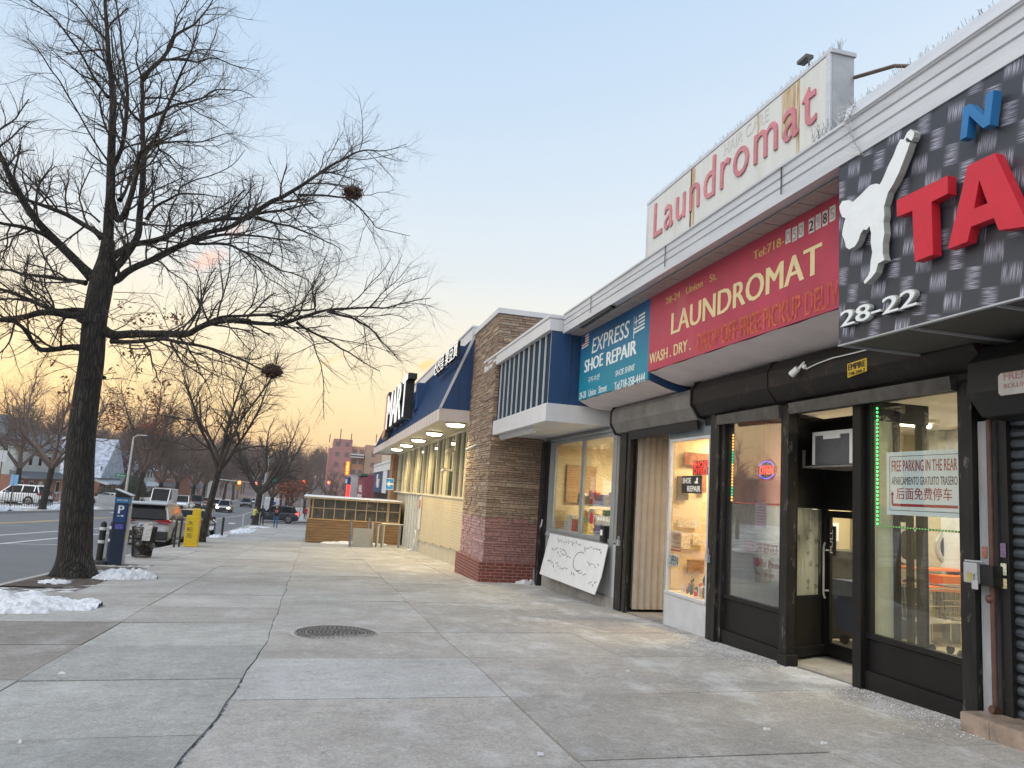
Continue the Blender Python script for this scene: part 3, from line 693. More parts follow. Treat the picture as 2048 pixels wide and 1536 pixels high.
def curtainmat():
    m = pm('flowered_curtain', (.55, .56, .52), .9, var=.1, scale=20, bump=.3, bscale=14, stretch=(5, 5, .6)); nt = m.node_tree; n = nt.nodes; l = nt.links; b = n['Principled BSDF']
    tc = n.new('ShaderNodeTexCoord'); vo = N(n, 'ShaderNodeTexVoronoi', Scale=7.0); vo.inputs['Randomness'].default_value = .7; l.new(tc.outputs['Object'], vo.inputs[0])
    sb = n.new('ShaderNodeVectorMath'); sb.operation = 'LENGTH'
    vm = n.new('ShaderNodeMapRange'); vm.inputs['From Min'].default_value = .30; vm.inputs['From Max'].default_value = .22; l.new(vo.outputs['Distance'], vm.inputs['Value'])
    w = N(n, 'ShaderNodeTexVoronoi', Scale=26.0); l.new(tc.outputs['Object'], w.inputs[0])
    w2 = n.new('ShaderNodeMapRange'); w2.inputs['From Min'].default_value = .22; w2.inputs['From Max'].default_value = .34; l.new(w.outputs['Distance'], w2.inputs['Value'])
    mu = n.new('ShaderNodeMath'); mu.operation = 'MULTIPLY'; l.new(vm.outputs[0], mu.inputs[0]); l.new(w2.outputs[0], mu.inputs[1])
    mx = n.new('ShaderNodeMix'); mx.data_type = 'RGBA'; mx.inputs[7].default_value = (.24, .29, .20, 1)
    l.new(mu.outputs[0], mx.inputs[0]); l.new(b.inputs['Base Color'].links[0].from_socket, mx.inputs[6]); l.new(mx.outputs[2], b.inputs['Base Color'])
    b.inputs['Emission Color'].default_value = (.5, .5, .45, 1)
    return m
mb = MB(); k = 40; pts = []
for i in range(k + 1):
    s = .08 + .84 * i / k; p = a0 + dv * s - nv * (.035 + .012 * math.sin(i * 1.3) + .006 * math.sin(i * 3.1)); pts += [(p.x, p.y, -.92), (p.x, p.y, .085)]
mb.add(pts, [(2 * i, 2 * i + 1, 2 * i + 3, 2 * i + 2) for i in range(k)])
tag(mb.build('curtain', curtainmat(), org=(5.7, 8.15, -.92), smooth=True), 'white curtain with small green flowers hanging behind the narrow window beside the door', 'curtain')
# air conditioner over the door
AX = 5.52
ac = thing('air_conditioner', 'grey and white window air conditioner on a perforated shelf above the laundromat door', 'air conditioner', (AX + .2, 7.3, .16))
ym0, zm0 = onX(1624, 930, AX); ym1, zm1 = onX(1704, 857, AX)
q = MB(); q.box(AX + .02, AX + .52, ym1, ym0, zm0, zm1); q.build('housing', alu2, ac, bevel=.008)
q = MB(); t = .045
q.box(AX, AX + .02, ym1, ym1 + t, zm0, zm1); q.box(AX, AX + .02, ym0 - t, ym0, zm0, zm1); q.box(AX, AX + .02, ym1 + t, ym0 - t, zm1 - t, zm1); q.box(AX - .004, AX + .02, ym1 + .2, ym0 - .2, zm1 - .09, zm1 - t); q.build('front_frame', white_paint, ac, bevel=.004)
coil = pm('coil_fins', (.13, .135, .14), .6, metal=.5, var=.2, scale=60, bump=.6, bscale=160)
q = MB(); q.box(AX + .008, AX + .018, ym1 + t, ym0 - t, zm0 + .01, zm1 - t); q.build('coil', coil, ac)
q = MB()
for i in range(9): q.box(AX + .1 + i * .045, AX + .125 + i * .045, ym1 - .004, ym1, zm0 + .05, zm1 - .05)
q.build('side_vents', blackink, ac)
q = MB(); sy0, sz0 = onX(1604, 934, AX - .06); q.box(AX - .06, XD, ym1 - .12, sy0, zm0 - .035, zm0 - .015); q.box(AX - .06, AX - .03, sy0 - .02, sy0, zm0 - .04, zm0 + .17); q.box(AX - .06, AX - .03, ym1 - .12, ym1 - .1, zm0 - .04, zm0 + .17); q.build('shelf', greybox, ac)
# --- gate hardware on the right: lock box, grey jamb, brown pipe, stickers
mb = MB(); gb = gz(5.3, 5.1)
mb.box(5.24, 5.34, 5.12, 5.21, gb + .12, .86); mb.build('grey_jamb', pm('grey_painted_wood', (.30, .31, .33), .6, var=.2, scale=6, bump=.3, stain=(.12, .1, .1), sts=7, stk=.5, stretch=(1, 1, .3)), B)
mb = MB(); mb.box(5.24, 5.30, 4.94, 5.015, gb + .12, .86); mb.box(5.235, 5.26, 5.015, 5.03, gb + .12, .86); mb.build('shutter_guide', blackmetal, B)
mb = MB(); z = gb + .12
while z < .9:
    mb.add([(5.33, yy, zz) for yy in (-4, 4.94) for xx, zz in ()] or [(5.325, -4, z), (5.325, 4.94, z), (5.285, 4.94, z + .018), (5.285, -4, z + .018), (5.278, 4.94, z + .045), (5.278, -4, z + .045), (5.29, 4.94, z + .07), (5.29, -4, z + .07), (5.325, 4.94, z + .085), (5.325, -4, z + .085)],
           [(0, 1, 2, 3), (3, 2, 4, 5), (5, 4, 6, 7), (7, 6, 8, 9)]); z += .085
mb.build('roll_shutter', slatm, B, smooth=False)
pp = MB(); pp.tube([(5.20, 5.06, gb + .15), (5.20, 5.06, .86)], .022, 12); pp.tube([(5.16, 5.06, gb + .17), (5.24, 5.06, gb + .15)], .03, 10); pp.ball((5.19, 5.075, -.55), .035, 10, 6)
tag(pp.build('drain_pipe', pm('brown_pipe', (.085, .04, .03), .5, var=.3, scale=8, bump=.2), org=(5.2, 5.06, gb)), 'brown painted pipe running up between the lock box and the closed shutter', 'pipe')
lb = thing('lock_box', 'square metal gate lock box with a hanging padlock beside the closed shutter', 'gate lock', (5.16, 5.16, -.42))
q = MB(); q.box(5.10, 5.2, 5.11, 5.24, -.44, -.28); q.build('box_body', alu2, lb, bevel=.006)
q = MB(); q.box(5.13, 5.24, 4.99, 5.11, -.45, -.29); q.build('hasp_block', blackmetal, lb, bevel=.004)
q = MB(); q.box(5.085, 5.10, 5.09, 5.15, -.485, -.415); q.build('padlock', alu2, lb, bevel=.008)
q = MB(); q.tube([(5.092, 5.10, -.42), (5.092, 5.10, -.38), (5.092, 5.12, -.36), (5.092, 5.14, -.38), (5.092, 5.14, -.42)], .006, 6); q.tube([(5.10, 5.22, -.27), (5.10, 5.05, -.265)], .008, 6); q.build('shackle', alu2, lb)
q = MB(); q.box(5.096, 5.10, 5.155, 5.2, -.43, -.36); q.build('yellow_label', pm('lock_yellow', (.35, .34, .10), .5, bump=0), lb)
for i, (y, z, w, h, c, lab) in enumerate([(5.165, -.24, .05, .09, (.32, .14, .10), 'small red and yellow sticker on the grey jamb above the lock box'), (4.985, -.22, .05, .11, (.16, .11, .19), 'purple sticker high on the black shutter guide'), (4.985, -.355, .05, .09, (.6, .62, .5), 'black and white sticker in the middle of the shutter guide'), (4.985, -.455, .05, .075, (.62, .55, .30), 'yellowish sticker lowest on the shutter guide')]):
    q = MB(); X = 5.236 if i == 0 else 5.232; q.box(X - .003, X, y - w / 2, y + w / 2, z, z + h); q.build  # sticker plate
    q.mat(pm('sticker_%d' % i, c, .6, var=.5, scale=60, bump=0)); q.m = [0] * len(q.f)
    tag(q.build('sticker', pm('sticker_%d' % i, c), org=(X, y, z)), lab, 'sticker')
# maker's plate on the black housing
mp_ = thing('maker_plate', 'rounded pale metal plate with faded red lettering on the black shutter housing', 'sign', (4.9, 4.5, 1.04))
y0p, z1p = onX(1998, 748, 4.895); _, z0p = onX(2008, 791, 4.895)
q = MB(); q.prism([(4.893, y, z) for y, z in [(y0p - .02, z0p), (y0p, z0p + .02), (y0p, z1p - .02), (y0p - .02, z1p), (y0p - .50, z1p), (y0p - .52, z1p - .02), (y0p - .52, z0p + .02), (y0p - .5, z0p)]], (-.008, 0, 0)); q.build('plate', pm('plate_metal', (.48, .47, .46), .5, metal=.3, var=.1, bump=.05), mp_)
text('FREMONT', (4.884, y0p - .05, z0p + .11), WU, WW, .42, .06, pm('faded_red', (.42, .22, .22), .7, bump=0), mp_, name='lettering', depth=.002)
text('ROLLING GATES', (4.884, y0p - .05, z0p + .05), WU, WW, .42, .035, _M['faded_red'], mp_, name='lettering', depth=.002)
# tiled step
stp = thing('tiled_step', 'low step faced with brown marbled tiles in front of the closed shutter', 'step', (5.1, 4.3, gz(5.1, 4.3)))
tile = pm('marbled_tile', (.30, .235, .19), .35, var=.35, scale=4, bump=.05, stain=(.36, .27, .18), sts=3, stk=.7)
q = MB(); y = 5.14
for i, (ya, yb) in enumerate([(4.88, 5.14), (4.42, 4.876), (3.96, 4.416), (3.5, 3.956), (3.0, 3.496)]):
    q.box(4.95, 4.962, ya, yb, gz(5, ya) - .05, -1.405); q.box(4.962, 5.08, ya, yb, -1.412, -1.40); q.box(5.083, 5.33, ya, yb, -1.412, -1.40)
q.build('tiles', tile, stp)
q = MB(); q.box(4.962, 5.33, 3, 5.14, -1.75, -1.413); q.build('core', conc, stp)

# --- shoe repair front
W2 = frame_window(9.80, 10.98, -1.24, .99, alu, glass_clear, B, th=.045, label='shoe repair display window')
mb = MB(); mb.box(5.275, 5.32, 9.74, 11.05, gz(5.3, 11) - .05, -1.29); mb.build('stall_riser', pm('pale_grey_panel', (.46, .48, .50), .6, var=.08, scale=4, bump=.2, stain=(.30, .29, .28), sts=2.4, stk=.5), B)
mb = MB(); mb.box(5.28, 5.32, 9.74, 11.05, 1.04, 1.27); mb.build('transom_panel', pm('blue_grey_panel', (.17, .20, .22), .6, var=.15, scale=3, bump=.2), B)
mb = MB(); mb.box(5.27, 6.3, 11.045, 11.06, gz(5.3, 11) - .05, 1.25); mb.build('side_return', alu2, B); mb = MB(); mb.box(5.36, 6.3, 11.025, 11.044, -1.7, 1.25); mb.build('inner_lining', cream, B)
bits('shutter_rail', worn, B, [(5.2, 5.26, 12.42, 12.52, gz(5.3, 12.4), 1.3), (5.2, 5.36, 12.62, 12.90, gz(5.3, 12.7), 1.3), (5.22, 5.36, 12.53, 12.60, gz(5.3, 12.7), 1.3)], .004)
mb = MB(); mb.box(5.22, 6.4, 11.06, 12.5, 1.18, 1.28); mb.build('lintel', greybox, B)
fz2 = gz(5.5, 11.8)
mb = MB(); mb.poly([(x, y, gz(5.3, y) + .008 + (x > 6) * .01) for x, y in ((5.25, 11.03), (7.5, 11.03), (7.5, 12.6), (5.25, 12.6))]); struct(mb.build('entrance_floor', conc))
# corrugated folding panel on the recess side
bl = MB(); n_ = 11; P0, P1 = Vector((5.36, 12.46, 0)), Vector((6.75, 12.62, 0)); pts = []
for i in range(n_ * 4 + 1):
    s = i / (n_ * 4); p = P0.lerp(P1, s); sw = (0, .008, .026, .022)[i % 4]; pts += [(p.x, p.y - sw, fz2 + .03), (p.x, p.y - sw, 1.18)]
bl.add(pts, [(2 * i, 2 * i + 1, 2 * i + 3, 2 * i + 2) for i in range(n_ * 4)])
o = bl.build('accordion_panel', pm('beige_vinyl', (.36, .34, .315), .6, var=.08, scale=3, bump=.1, stain=(.25, .2, .17), sts=2, stk=.4), B); 
mb = MB(); mb.box(6.75, 6.79, 11.06, 12.62, fz2, 1.2); mb.build('door', darkframe, B)
ac2 = thing('wall_heater', 'small white framed wall unit sticking out into the shoe repair entrance', 'air conditioner', (5.75, 11.3, -.1))
q = MB(); q.box(5.5, 5.9, 11.07, 11.24, .13, .50); q.build('casing', white_paint, ac2, bevel=.01)
q = MB(); q.box(5.53, 5.87, 11.235, 11.25, .16, .47); q.box(5.495, 5.502, 11.1, 11.22, .16, .47); q.build('grille', coil, ac2)

# --- convenience store front (far left of the row)
greyfr = pm('grey_store_frame', (.27, .29, .30), .5, metal=.2, var=.08, scale=3, bump=.08, stain=(.18, .18, .18), sts=3, stk=.4)
frame_window(13.42, 15.00, -.65, 1.24, greyfr, glass, B, th=.07, label='right half of the convenience store window')
frame_window(15.16, 16.95, -.65, 1.24, greyfr, glass, B, th=.07, label='left half of the convenience store window')
frame_window(12.97, 13.14, -.65, 1.24, greyfr, glass, B, th=.05, label='narrow store window beside the black rail')
bits('store_mullion', greyfr, B, [(5.26, 5.34, 13.19, 13.35, -1.75, 1.3), (5.26, 5.34, 17.02, 17.35, -1.9, 1.3), (5.24, 5.34, 12.92, 17.35, 1.315, 1.36)])
mb = MB(); mb.hexa([(5.19, 13.4, -.82), (5.3, 13.4, -.82), (5.3, 17.2, -.82), (5.19, 17.2, -.82)], [(5.22, 13.4, -.735), (5.3, 13.4, -.735), (5.3, 17.2, -.735), (5.22, 17.2, -.735)]); mb.build('sloped_sill', greyfr, B)
mb = MB(); mb.box(5.27, 5.33, 12.92, 17.3, -1.68, -.73); mb.build('stall_riser', pm('light_grey_board', (.40, .41, .42), .6, var=.06, scale=3, bump=.1, stain=(.3, .3, .3), sts=2, stk=.4), B)
mb = MB(); mb.box(5.22, 5.36, 12.9, 18.1, -2.3, -1.66); mb.build('foundation', conc, B)
bits('shutter_rail', worn, B, [(5.202, 5.36, 17.36, 17.9, -2.3, 1.35), (5.12, 5.2, 17.42, 17.5, -2.0, 1.3)])
mb = MB(); mb.box(5.3, 5.4, 17.85, 18.2, -2.3, 1.35); mb.build('corner_post', greyfr, B)
# scribbled white board leaning on the store front
wb = thing('leaning_board', 'white board scribbled with dark strokes leaning askew under the convenience store window', 'board', (5.0, 15.6, -1.76))
tl_, tr_ = Vector((5.20, *onX(1101, 1067, 5.20))), Vector((5.20, *onX(1217, 1090, 5.20))); br_, bl_ = Vector((5.0, *onX(1190, 1190, 5.0))), Vector((5.0, *onX(1080, 1148, 5.0)))
brr = Vector((5.08, *onX(1203, 1155, 5.08)))
q = MB(); q.prism([bl_, br_, brr, tr_, tl_], (-.012, 0, .004)); q.build('panel', pm('white_board', (.66, .68, .69), .5, var=.06, scale=5, bump=.2, bscale=20, stain=(.5, .5, .5), sts=5, stk=.3), wb)
q = MB(); rr_ = random.Random(9)
def onb(s, t): return tl_.lerp(tr_, s).lerp(bl_.lerp(br_, s), t) + Vector((-.016, 0, .004))
for row, (t0, s0, s1) in enumerate([(.12, .18, .62), (.14, .68, .95), (.34, .12, .42), (.42, .3, .48), (.44, .78, .96), (.66, .1, .35), (.72, .36, .5), (.70, .58, .8), (.8, .88, .98)]):
    s = s0
    while s < s1:
        L = rr_.uniform(.008, .03); t = t0 + rr_.uniform(-.03, .03); a = rr_.uniform(-.04, .06)
        q.tube([onb(s, t), onb(s + L * .5, t + a * .6), onb(s + L, t + a)], .006, 4); s += L + rr_.uniform(.002, .02)
pa = [onb(.66 + .10 * math.cos(a), .46 + .2 * math.sin(a)) for a in [R(x) for x in range(60, 300, 14)]]
for a, b in zip(pa[::1], pa[1:]): q.tube([a, a.lerp(b, .7)], .006, 4)
q.build('scribbles', blackink, wb)
# letter box by the window
lbx = MB(); lbx.box(5.18, 5.29, 13.45, 13.66, -.72, -.42)
lb2 = thing('mail_box', 'black wall letter box with white label at the right end of the store window', 'letter box', (5.2, 13.5, -.72)); lbx.build('box_body', blackmetal, lb2, bevel=.01)
q = MB(); q.box(5.174, 5.18, 13.52, 13.62, -.60, -.50); q.build('label_plate', paper, lb2)

# ---------- interiors ----------
def room(name, y0, y1, x1, zf, zc, wm, fm, x0=5.36, fl=None):
    mb = MB(); mb.poly([(x1, y0, zf), (x1, y1, zf), (x1, y1, zc), (x1, y0, zc)]); mb.poly([(x0, y0, zf), (x1, y0, zf), (x1, y0, zc), (x0, y0, zc)]); mb.poly([(x0, y1, zf), (x0, y1, zc), (x1, y1, zc), (x1, y1, zf)])
    w = mb.build(name + '_walls', wm, B); mb = MB(); mb.poly([(x, y, zf) for x, y in (fl or [(x0, y0), (x1, y0), (x1, y1), (x0, y1)])]); mb.build(name + '_floor', fm, B)
    mb = MB(); mb.poly([(x0, y0, zc), (x0, y1, zc), (x1, y1, zc), (x1, y0, zc)]); mb.build(name + '_ceiling', white_paint, B)
q = MB(); q.box(5.4, 6.6, 9.66, 9.70, -1.5, .1); q.build('window_backing', pm('bluish_board', (.46, .47, .50), .6, var=.12, scale=2, bump=.1, stretch=(6, 1, .3)), B); q = MB(); q.box(5.4, 6.6, 9.655, 9.70, .102, 1.28); q.build('window_backing', pm('pinkish_board', (.56, .27, .24), .6, var=.1, scale=2, bump=.1), B)  # upper backing coloured pink to give the red tint of the LEDs
room('laundromat', 5.25, 9.72, 9.6, -1.52, 1.30, tan_wall, int_floor, fl=[(5.36, 5.25), (9.6, 5.25), (9.6, 9.72), (5.36, 9.72), (5.36, 8.06), (6.04, 8.36), (6.04, 6.66), (5.36, 6.66)])
room('shoe_shop', 9.74, 12.64, 8.6, -1.7, 1.25, cream, int_floor, fl=[(5.36, 9.74), (8.6, 9.74), (8.6, 12.64), (6.78, 12.64), (6.78, 11.05), (5.36, 11.05)])
room('store', 12.66, 17.9, 9.2, -1.75, 1.30, cream, int_floor)
def ceil_light(x, y, z, e, c, lab, L=1.1, sz=.12):
    t = thing('ceiling_light', lab, 'light', (x, y, z), 'tube lights on the shop ceilings')
    q = MB(); q.box(x - L / 2, x + L / 2, y - sz, y + sz, z - .03, z - .003); q.build('housing', white_paint, t)
    q = MB(); q.tube([(x - L / 2 + .04, y, z - .06), (x + L / 2 - .04, y, z - .06)], .03, 8); q.build('tube', glow('tube_%d' % len(_M), c, e * .07), t)
    ld = bpy.data.lights.new('lamp', 'AREA'); ld.shape = 'RECTANGLE'; ld.size = L; ld.size_y = sz * 2; ld.energy = e; ld.color = c
    lo = bpy.data.objects.new('lamp', ld); col.objects.link(lo); lo.parent = t; lo.location = (0, 0, -.11)
ceil_light(7.6, 6.2, 1.29, 60, (1, .88, .62), 'tube light on the laundromat ceiling behind the parking notice')
ceil_light(7.0, 8.2, 1.29, 65, (1, .88, .66), 'tube light on the laundromat ceiling behind the oval open sign')
ceil_light(6.6, 10.6, 1.24, 90, (1, .70, .38), 'warm tube light inside the shoe repair shop')
ceil_light(7.0, 13.9, 1.29, 80, (1, .82, .52), 'tube light on the right of the convenience store ceiling')
ceil_light(7.0, 16.3, 1.29, 80, (1, .82, .52), 'tube light on the left of the convenience store ceiling')
# laundromat contents
bits('interior_column', pm('pale_wall', (.50, .52, .50), .7, bump=.1), B, [(8.3, 8.6, 8.9, 8.99, .36, 1.29), (9.2, 9.4, 7.35, 7.6, -1.52, 1.29)])
bits('partition', pm('pale_wall2', (.50, .53, .55), .7, bump=.1), B, [(6.2, 6.25, 8.75, 9.35, -1.52, 1.29), (8.4, 8.46, 7.9, 9.2, -1.52, 1.29)])
washer_m = pm('washer_enamel', (.42, .38, .28), .4, var=.05, bump=.05)
orange = pm('orange_laminate', (.62, .17, .04), .4, var=.08, bump=.05)
for i in range(2):
    X0 = 7.86 + i * .70; lab = 'stacked dryer with round dark door, number %s from the right inside the laundromat' % ('one', 'two', 'three', 'four', 'five')[i]
    t = thing('dryer', 'stacked dryer with round dark door, ' + ['left one behind the parking notice window', 'right one behind the parking notice window'][i], 'dryer', (X0, 9.3, -1.52), 'dryers along the laundromat back wall')
    q = MB(); q.box(X0 - .355, X0 + .355, 9.0, 9.7, -1.52, .35); q.build('cabinet', washer_m, t, bevel=.01)
    for zc in (-.30, -1.0):
        q = MB(); q.tube([(X0, 8.999, zc), (X0, 8.96, zc)], [.27, .26], 24); dd = q.build('door', pm('dryer_ring', (.5, .5, .5), .3, metal=.7, bump=0), t)
        q = MB(); q.tube([(X0, 8.962, zc), (X0, 8.95, zc)], [.21, .20], 24); q.build('door_glass', pm('dark_glass', (.02, .02, .02), .1, bump=0), dd)
ct = thing('folding_counter', 'orange laminate folding counter inside the laundromat', 'counter', (7.9, 8.6, -1.52))
q = MB(); q.box(7.55, 9.5, 8.35, 8.9, -.84, -.78); q.box(7.55, 9.5, 8.6, 8.9, -.60, -.57); q.build('counter_top', orange, ct, bevel=.006)
q = MB(); q.box(7.6, 7.7, 8.4, 8.85, -1.52, -.84); q.box(9.3, 9.4, 8.4, 8.85, -1.52, -.84); q.build('leg', washer_m, ct)
bk = MB(); bk.hexa([(7.85, 8.38, -.78), (8.4, 8.38, -.78), (8.4, 8.58, -.78), (7.85, 8.58, -.78)], [(7.8, 8.34, -.64), (8.45, 8.34, -.64), (8.45, 8.62, -.64), (7.8, 8.62, -.64)]); tag(bk.build('laundry_basket', orange, org=(7.6, 8.48, -.78)), 'orange plastic laundry basket on the folding counter', 'basket')
chrome = pm('chrome_wire', (.55, .52, .45), .3, metal=.9, bump=0)
def cart(x, y, rz, lab):
    t = thing('laundry_cart', lab, 'cart', (0, 0, 0), 'wire laundry carts inside the laundromat')
    q = MB(); L, W_, zt, zb = .75, .5, .80, .42
    for z, s in ((zt, 1), (zb, .88), ((zt + zb) / 2, .94)):
        p = [(-L / 2 * s, -W_ / 2 * s, z), (L / 2 * s, -W_ / 2 * s, z), (L / 2 * s, W_ / 2 * s, z), (-L / 2 * s, W_ / 2 * s, z)]; q.tube(p + [p[0]], .009 if z == zt else .005, 6)
    for i in range(16):
        u = -1 + 2 * i / 15
        for sy in (-1, 1): q.tube([(u * L / 2, sy * W_ / 2, zt), (u * L / 2 * .88, sy * W_ / 2 * .88, zb)], .003, 4)
        q.tube([(u * L / 2 * .88, -W_ / 2 * .88, zb), (u * L / 2 * .88, W_ / 2 * .88, zb)], .003, 4)
    for i in range(10):
        u = -1 + 2 * i / 9
        for sx in (-1, 1): q.tube([(sx * L / 2, u * W_ / 2, zt), (sx * L / 2 * .88, u * W_ / 2 * .88, zb)], .003, 4)
    q.build('basket', chrome, t)
    q = MB()
    for sx in (-1, 1):
        for sy in (-1, 1): q.tube([(sx * .3, sy * .18, zb), (sx * .3, sy * .18, .12)], .012, 6)
        q.tube([(sx * .3, -.18, .14), (sx * .3, .18, .14)], .012, 6)
    q.build('frame', chrome, t)
    for sx in (-1, 1):
        for sy in (-1, 1):
            q = MB(); q.tube([(sx * .3, sy * .18 - .012, .055), (sx * .3, sy * .18 + .012, .055)], .055, 14); q.build('wheel', pm('rubber', (.03, .03, .03), .7, bump=0), t)
    t.location = (x, y, -1.515); t.rotation_euler = (0, 0, rz); return t
cart(7.0, 7.7, .2, 'wire laundry cart on the left behind the parking notice window')
cart(7.85, 7.8, .1, 'wire laundry cart on the right behind the parking notice window')
hd = MB(); hd.hexa([(6.4, 7.9, -1.35), (7.0, 7.9, -1.35), (7.0, 8.5, -1.35), (6.4, 8.5, -1.35)], [(6.35, 7.85, -.75), (7.1, 7.85, -.75), (7.1, 8.55, -.75), (6.35, 8.55, -.75)])
ht = thing('canvas_hamper', 'dark blue canvas hamper on casters seen through the laundromat door', 'cart', (6.7, 8.2, -1.52)); hd.build('bag', pm('navy_canvas', (.03, .04, .08), .9, bump=.3), ht)
for sx in (6.45, 6.95):
    for sy in (7.95, 8.45):
        q = MB(); q.tube([(sx, sy - .015, -1.46), (sx, sy + .015, -1.46)], .06, 12); q.build('wheel', _M['rubber'], ht)
q = MB(); q.tube([(6.6, 7.9, -1.3), (6.45, 7.8, -.6), (6.42, 7.8, -.3)], .012, 6); q.build('handle', alu2, ht)
q = MB(); q.box(6.2, 7.5, 8.75, 9.3, -.52, -.42); q.box(6.25, 7.45, 8.8, 9.25, -1.5, -.52); tag(q.build('desk', pm('dark_desk', (.03, .03, .035), .4, bump=0), org=(6.9, 9.0, -1.5)), 'dark desk behind the laundromat door', 'desk')
for i, (y, X, z, w, h, c, lab) in enumerate([(9.69, 7.18, -.33, .22, .26, (.8, .8, .8), 'white paper notice pinned on the wall seen through the door glass'), (9.0, 7.15, -.42, .28, .2, (.75, .55, .38), 'tan card notice standing on the dark desk'), ]):
    q = MB(); q.box(X - w / 2, X + w / 2, y - .01, y, z, z + h); nb = q.build('notice', pm('notice_%d' % i, c, .8, bump=0), org=(X, y, z)); tag(nb, lab, 'notice')
    q = MB()
    for k in range(5 if i == 0 else 1): q.box(X - w * .35, X + w * .35, y - .012, y - .0105, z + h * (.2 + k * .14), z + h * (.2 + k * .14) + (.012 if i == 0 else .05))
    q.build('printed_lines', blackink if i == 0 else redink, nb)

# ================= SIGNS =================
sign_white = pm('weathered_sign_face', (.60, .62, .60), .6, var=.04, scale=2, bump=.05, stain=(.50, .46, .36), sts=1.2, stk=.6, stretch=(1, 3, .3))
pinkl = pm('faded_pink', (.52, .20, .23), .6, var=.18, scale=3, bump=.1, stain=(.62, .34, .36), sts=2, stk=.6)
rustst = pm('rust_streak', (.42, .29, .15), .8, var=.35, scale=6, bump=0, stretch=(1, 6, .5), stain=(.57, .54, .46), sts=4, stk=.9, pos=(.45, .6))
# rooftop lightbox
SX = 4.9
rs = thing('rooftop_sign', 'weathered white rooftop box sign with faded pink lower case lettering and rust streaks', 'sign', (5.05, 9, 3.45))
ya, yb = 6.68, 11.43; zt = 4.985
q = MB(); q.box(SX + .03, SX + .30, ya, yb, 3.45, zt); q.build('cabinet', alu2, rs)
q = MB(); q.box(SX, SX + .32, ya - .02, yb + .02, zt - .04, zt + .01); q.box(SX, SX + .029, ya, ya + .07, 3.45, zt - .041); q.box(SX, SX + .029, yb - .05, yb, 3.45, zt - .041); q.build('frame', alu, rs, bevel=.004)
y0, z0 = onX(1307, 478, SX); y1, _ = onX(1633, 225, SX); _, z1 = onX(1309, 414, SX)
text('Laundromat', (SX + .008, y0, z0), WU, WW, y0 - y1, z1 - z0 + .04, pinkl, rs, depth=.02, bold=-.004, sp=1.13)
q = MB(); q.box(SX + .01, SX + .028, ya + .06, yb - .04, 3.5, zt - .045); q.mats.append(sign_white); q.mat(rustst)
yr, zr = onX(1387, 338, SX)
q.box(SX + .0065, SX + .0095, yr - .05, yr + .03, 3.5, zt - .05)
yr, zr = onX(1568, 200, SX); q.box(SX + .0065, SX + .0095, yr - .22, yr + .05, zt - .62, zt - .05); q.box(SX + .0065, SX + .0095, yr - .30, yr - .24, 3.6, zt - .05)
yr, zr = onX(1515, 230, SX); q.box(SX + .0065, SX + .0095, yr - .02, yr + .02, zt - .5, zt - .05)
q.build('face', None, rs)
q = MB(); yr, _ = onX(1384, 338, SX); q.box(SX + .003, SX + .0075, yr, yr + .035, 3.5, zt - .05); q.build('seam', pm('brown_rust', (.16, .07, .02), .8, var=.4, scale=8), rs)
yg, zg = onX(1447, 312, SX); yh, _ = onX(1536, 250, SX)
text('HAIR CARE', (SX + .008, yg, zg), WU, WW, yg - yh, .17, pm('ghost_lettering', (.53, .54, .53), .7, bump=0), rs, depth=.002, bold=-.02)
br = MB(); br.tube([(5.2, 6.7, 4.72), (5.3, 6.2, 4.6), (5.5, 5.7, 4.35), (5.6, 5.3, 4.1), (5.6, 5.0, 3.5)], .022, 5); br.build('brace_strap', pm('old_brace', (.12, .09, .07), .7, metal=.3, bump=.2), rs)
fl = MB(); yy, zz = onX(1603, 126, 5.05); fl.tube([(5.05, yy, zz), (5.05, yy - .16, zz - .02)], .03, 6); fl.box(5.0, 5.1, yy - .16, yy + .02, zz - .02, zz + .02); fl.tube([(5.05, yy - .14, zz), (5.05, yy - .16, 4.99)], .012, 6)
tag(fl.build('flood_light', pm('old_fixture', (.10, .10, .10), .6, bump=.2), org=(5.05, yy, 4.99)), 'small dark fixture perched on the top edge of the rooftop sign', 'light')

# bird spikes
wire = pm('spike_wire', (.34, .34, .34), .4, metal=.8, bump=0)
def spikes(x, y0, y1, z, h, label, dens=105, seed=1, lean=.5):
    r = random.Random(seed); mb = MB(); n = int(abs(y1 - y0) * dens)
    for i in range(n):
        y = y0 + (y1 - y0) * i / n + r.uniform(-.01, .01); 
        a = r.uniform(-.55, .55) * lean; b = (i % 4 - 1.5) * .22 + r.uniform(-.15, .15); L = h * r.uniform(.8, 1.05)
        p = Vector((x + r.uniform(-.02, .02), y, z)); d = Vector((b, a, 1)).normalized()
        mb.tube([p, p + d * L], [.0024, .0018], 3, cap=False)
    o = mb.build('bird_spikes', wire, org=(x, (y0 + y1) / 2, z)); return tag(o, label, 'bird spikes', 'bird spike strips')
spikes(5.05, ya, yb + .2, zt + .01, .17, 'strip of thin bird spikes along the top of the rooftop sign', seed=1, lean=1)
spikes(4.42, -3, 6.3, 3.62, .16, 'bird spikes along the cornice over the black patterned sign', seed=2, lean=1)
spikes(4.5, 6.6, 11.4, 3.49, .13, 'bird spikes on the cornice ledge just below the rooftop sign lettering', seed=3, lean=1)
spikes(4.45, 11.5, 13.6, 3.5, .14, 'bird spikes at the far left end of the cornice above the blue awning sign', seed=4, lean=1)
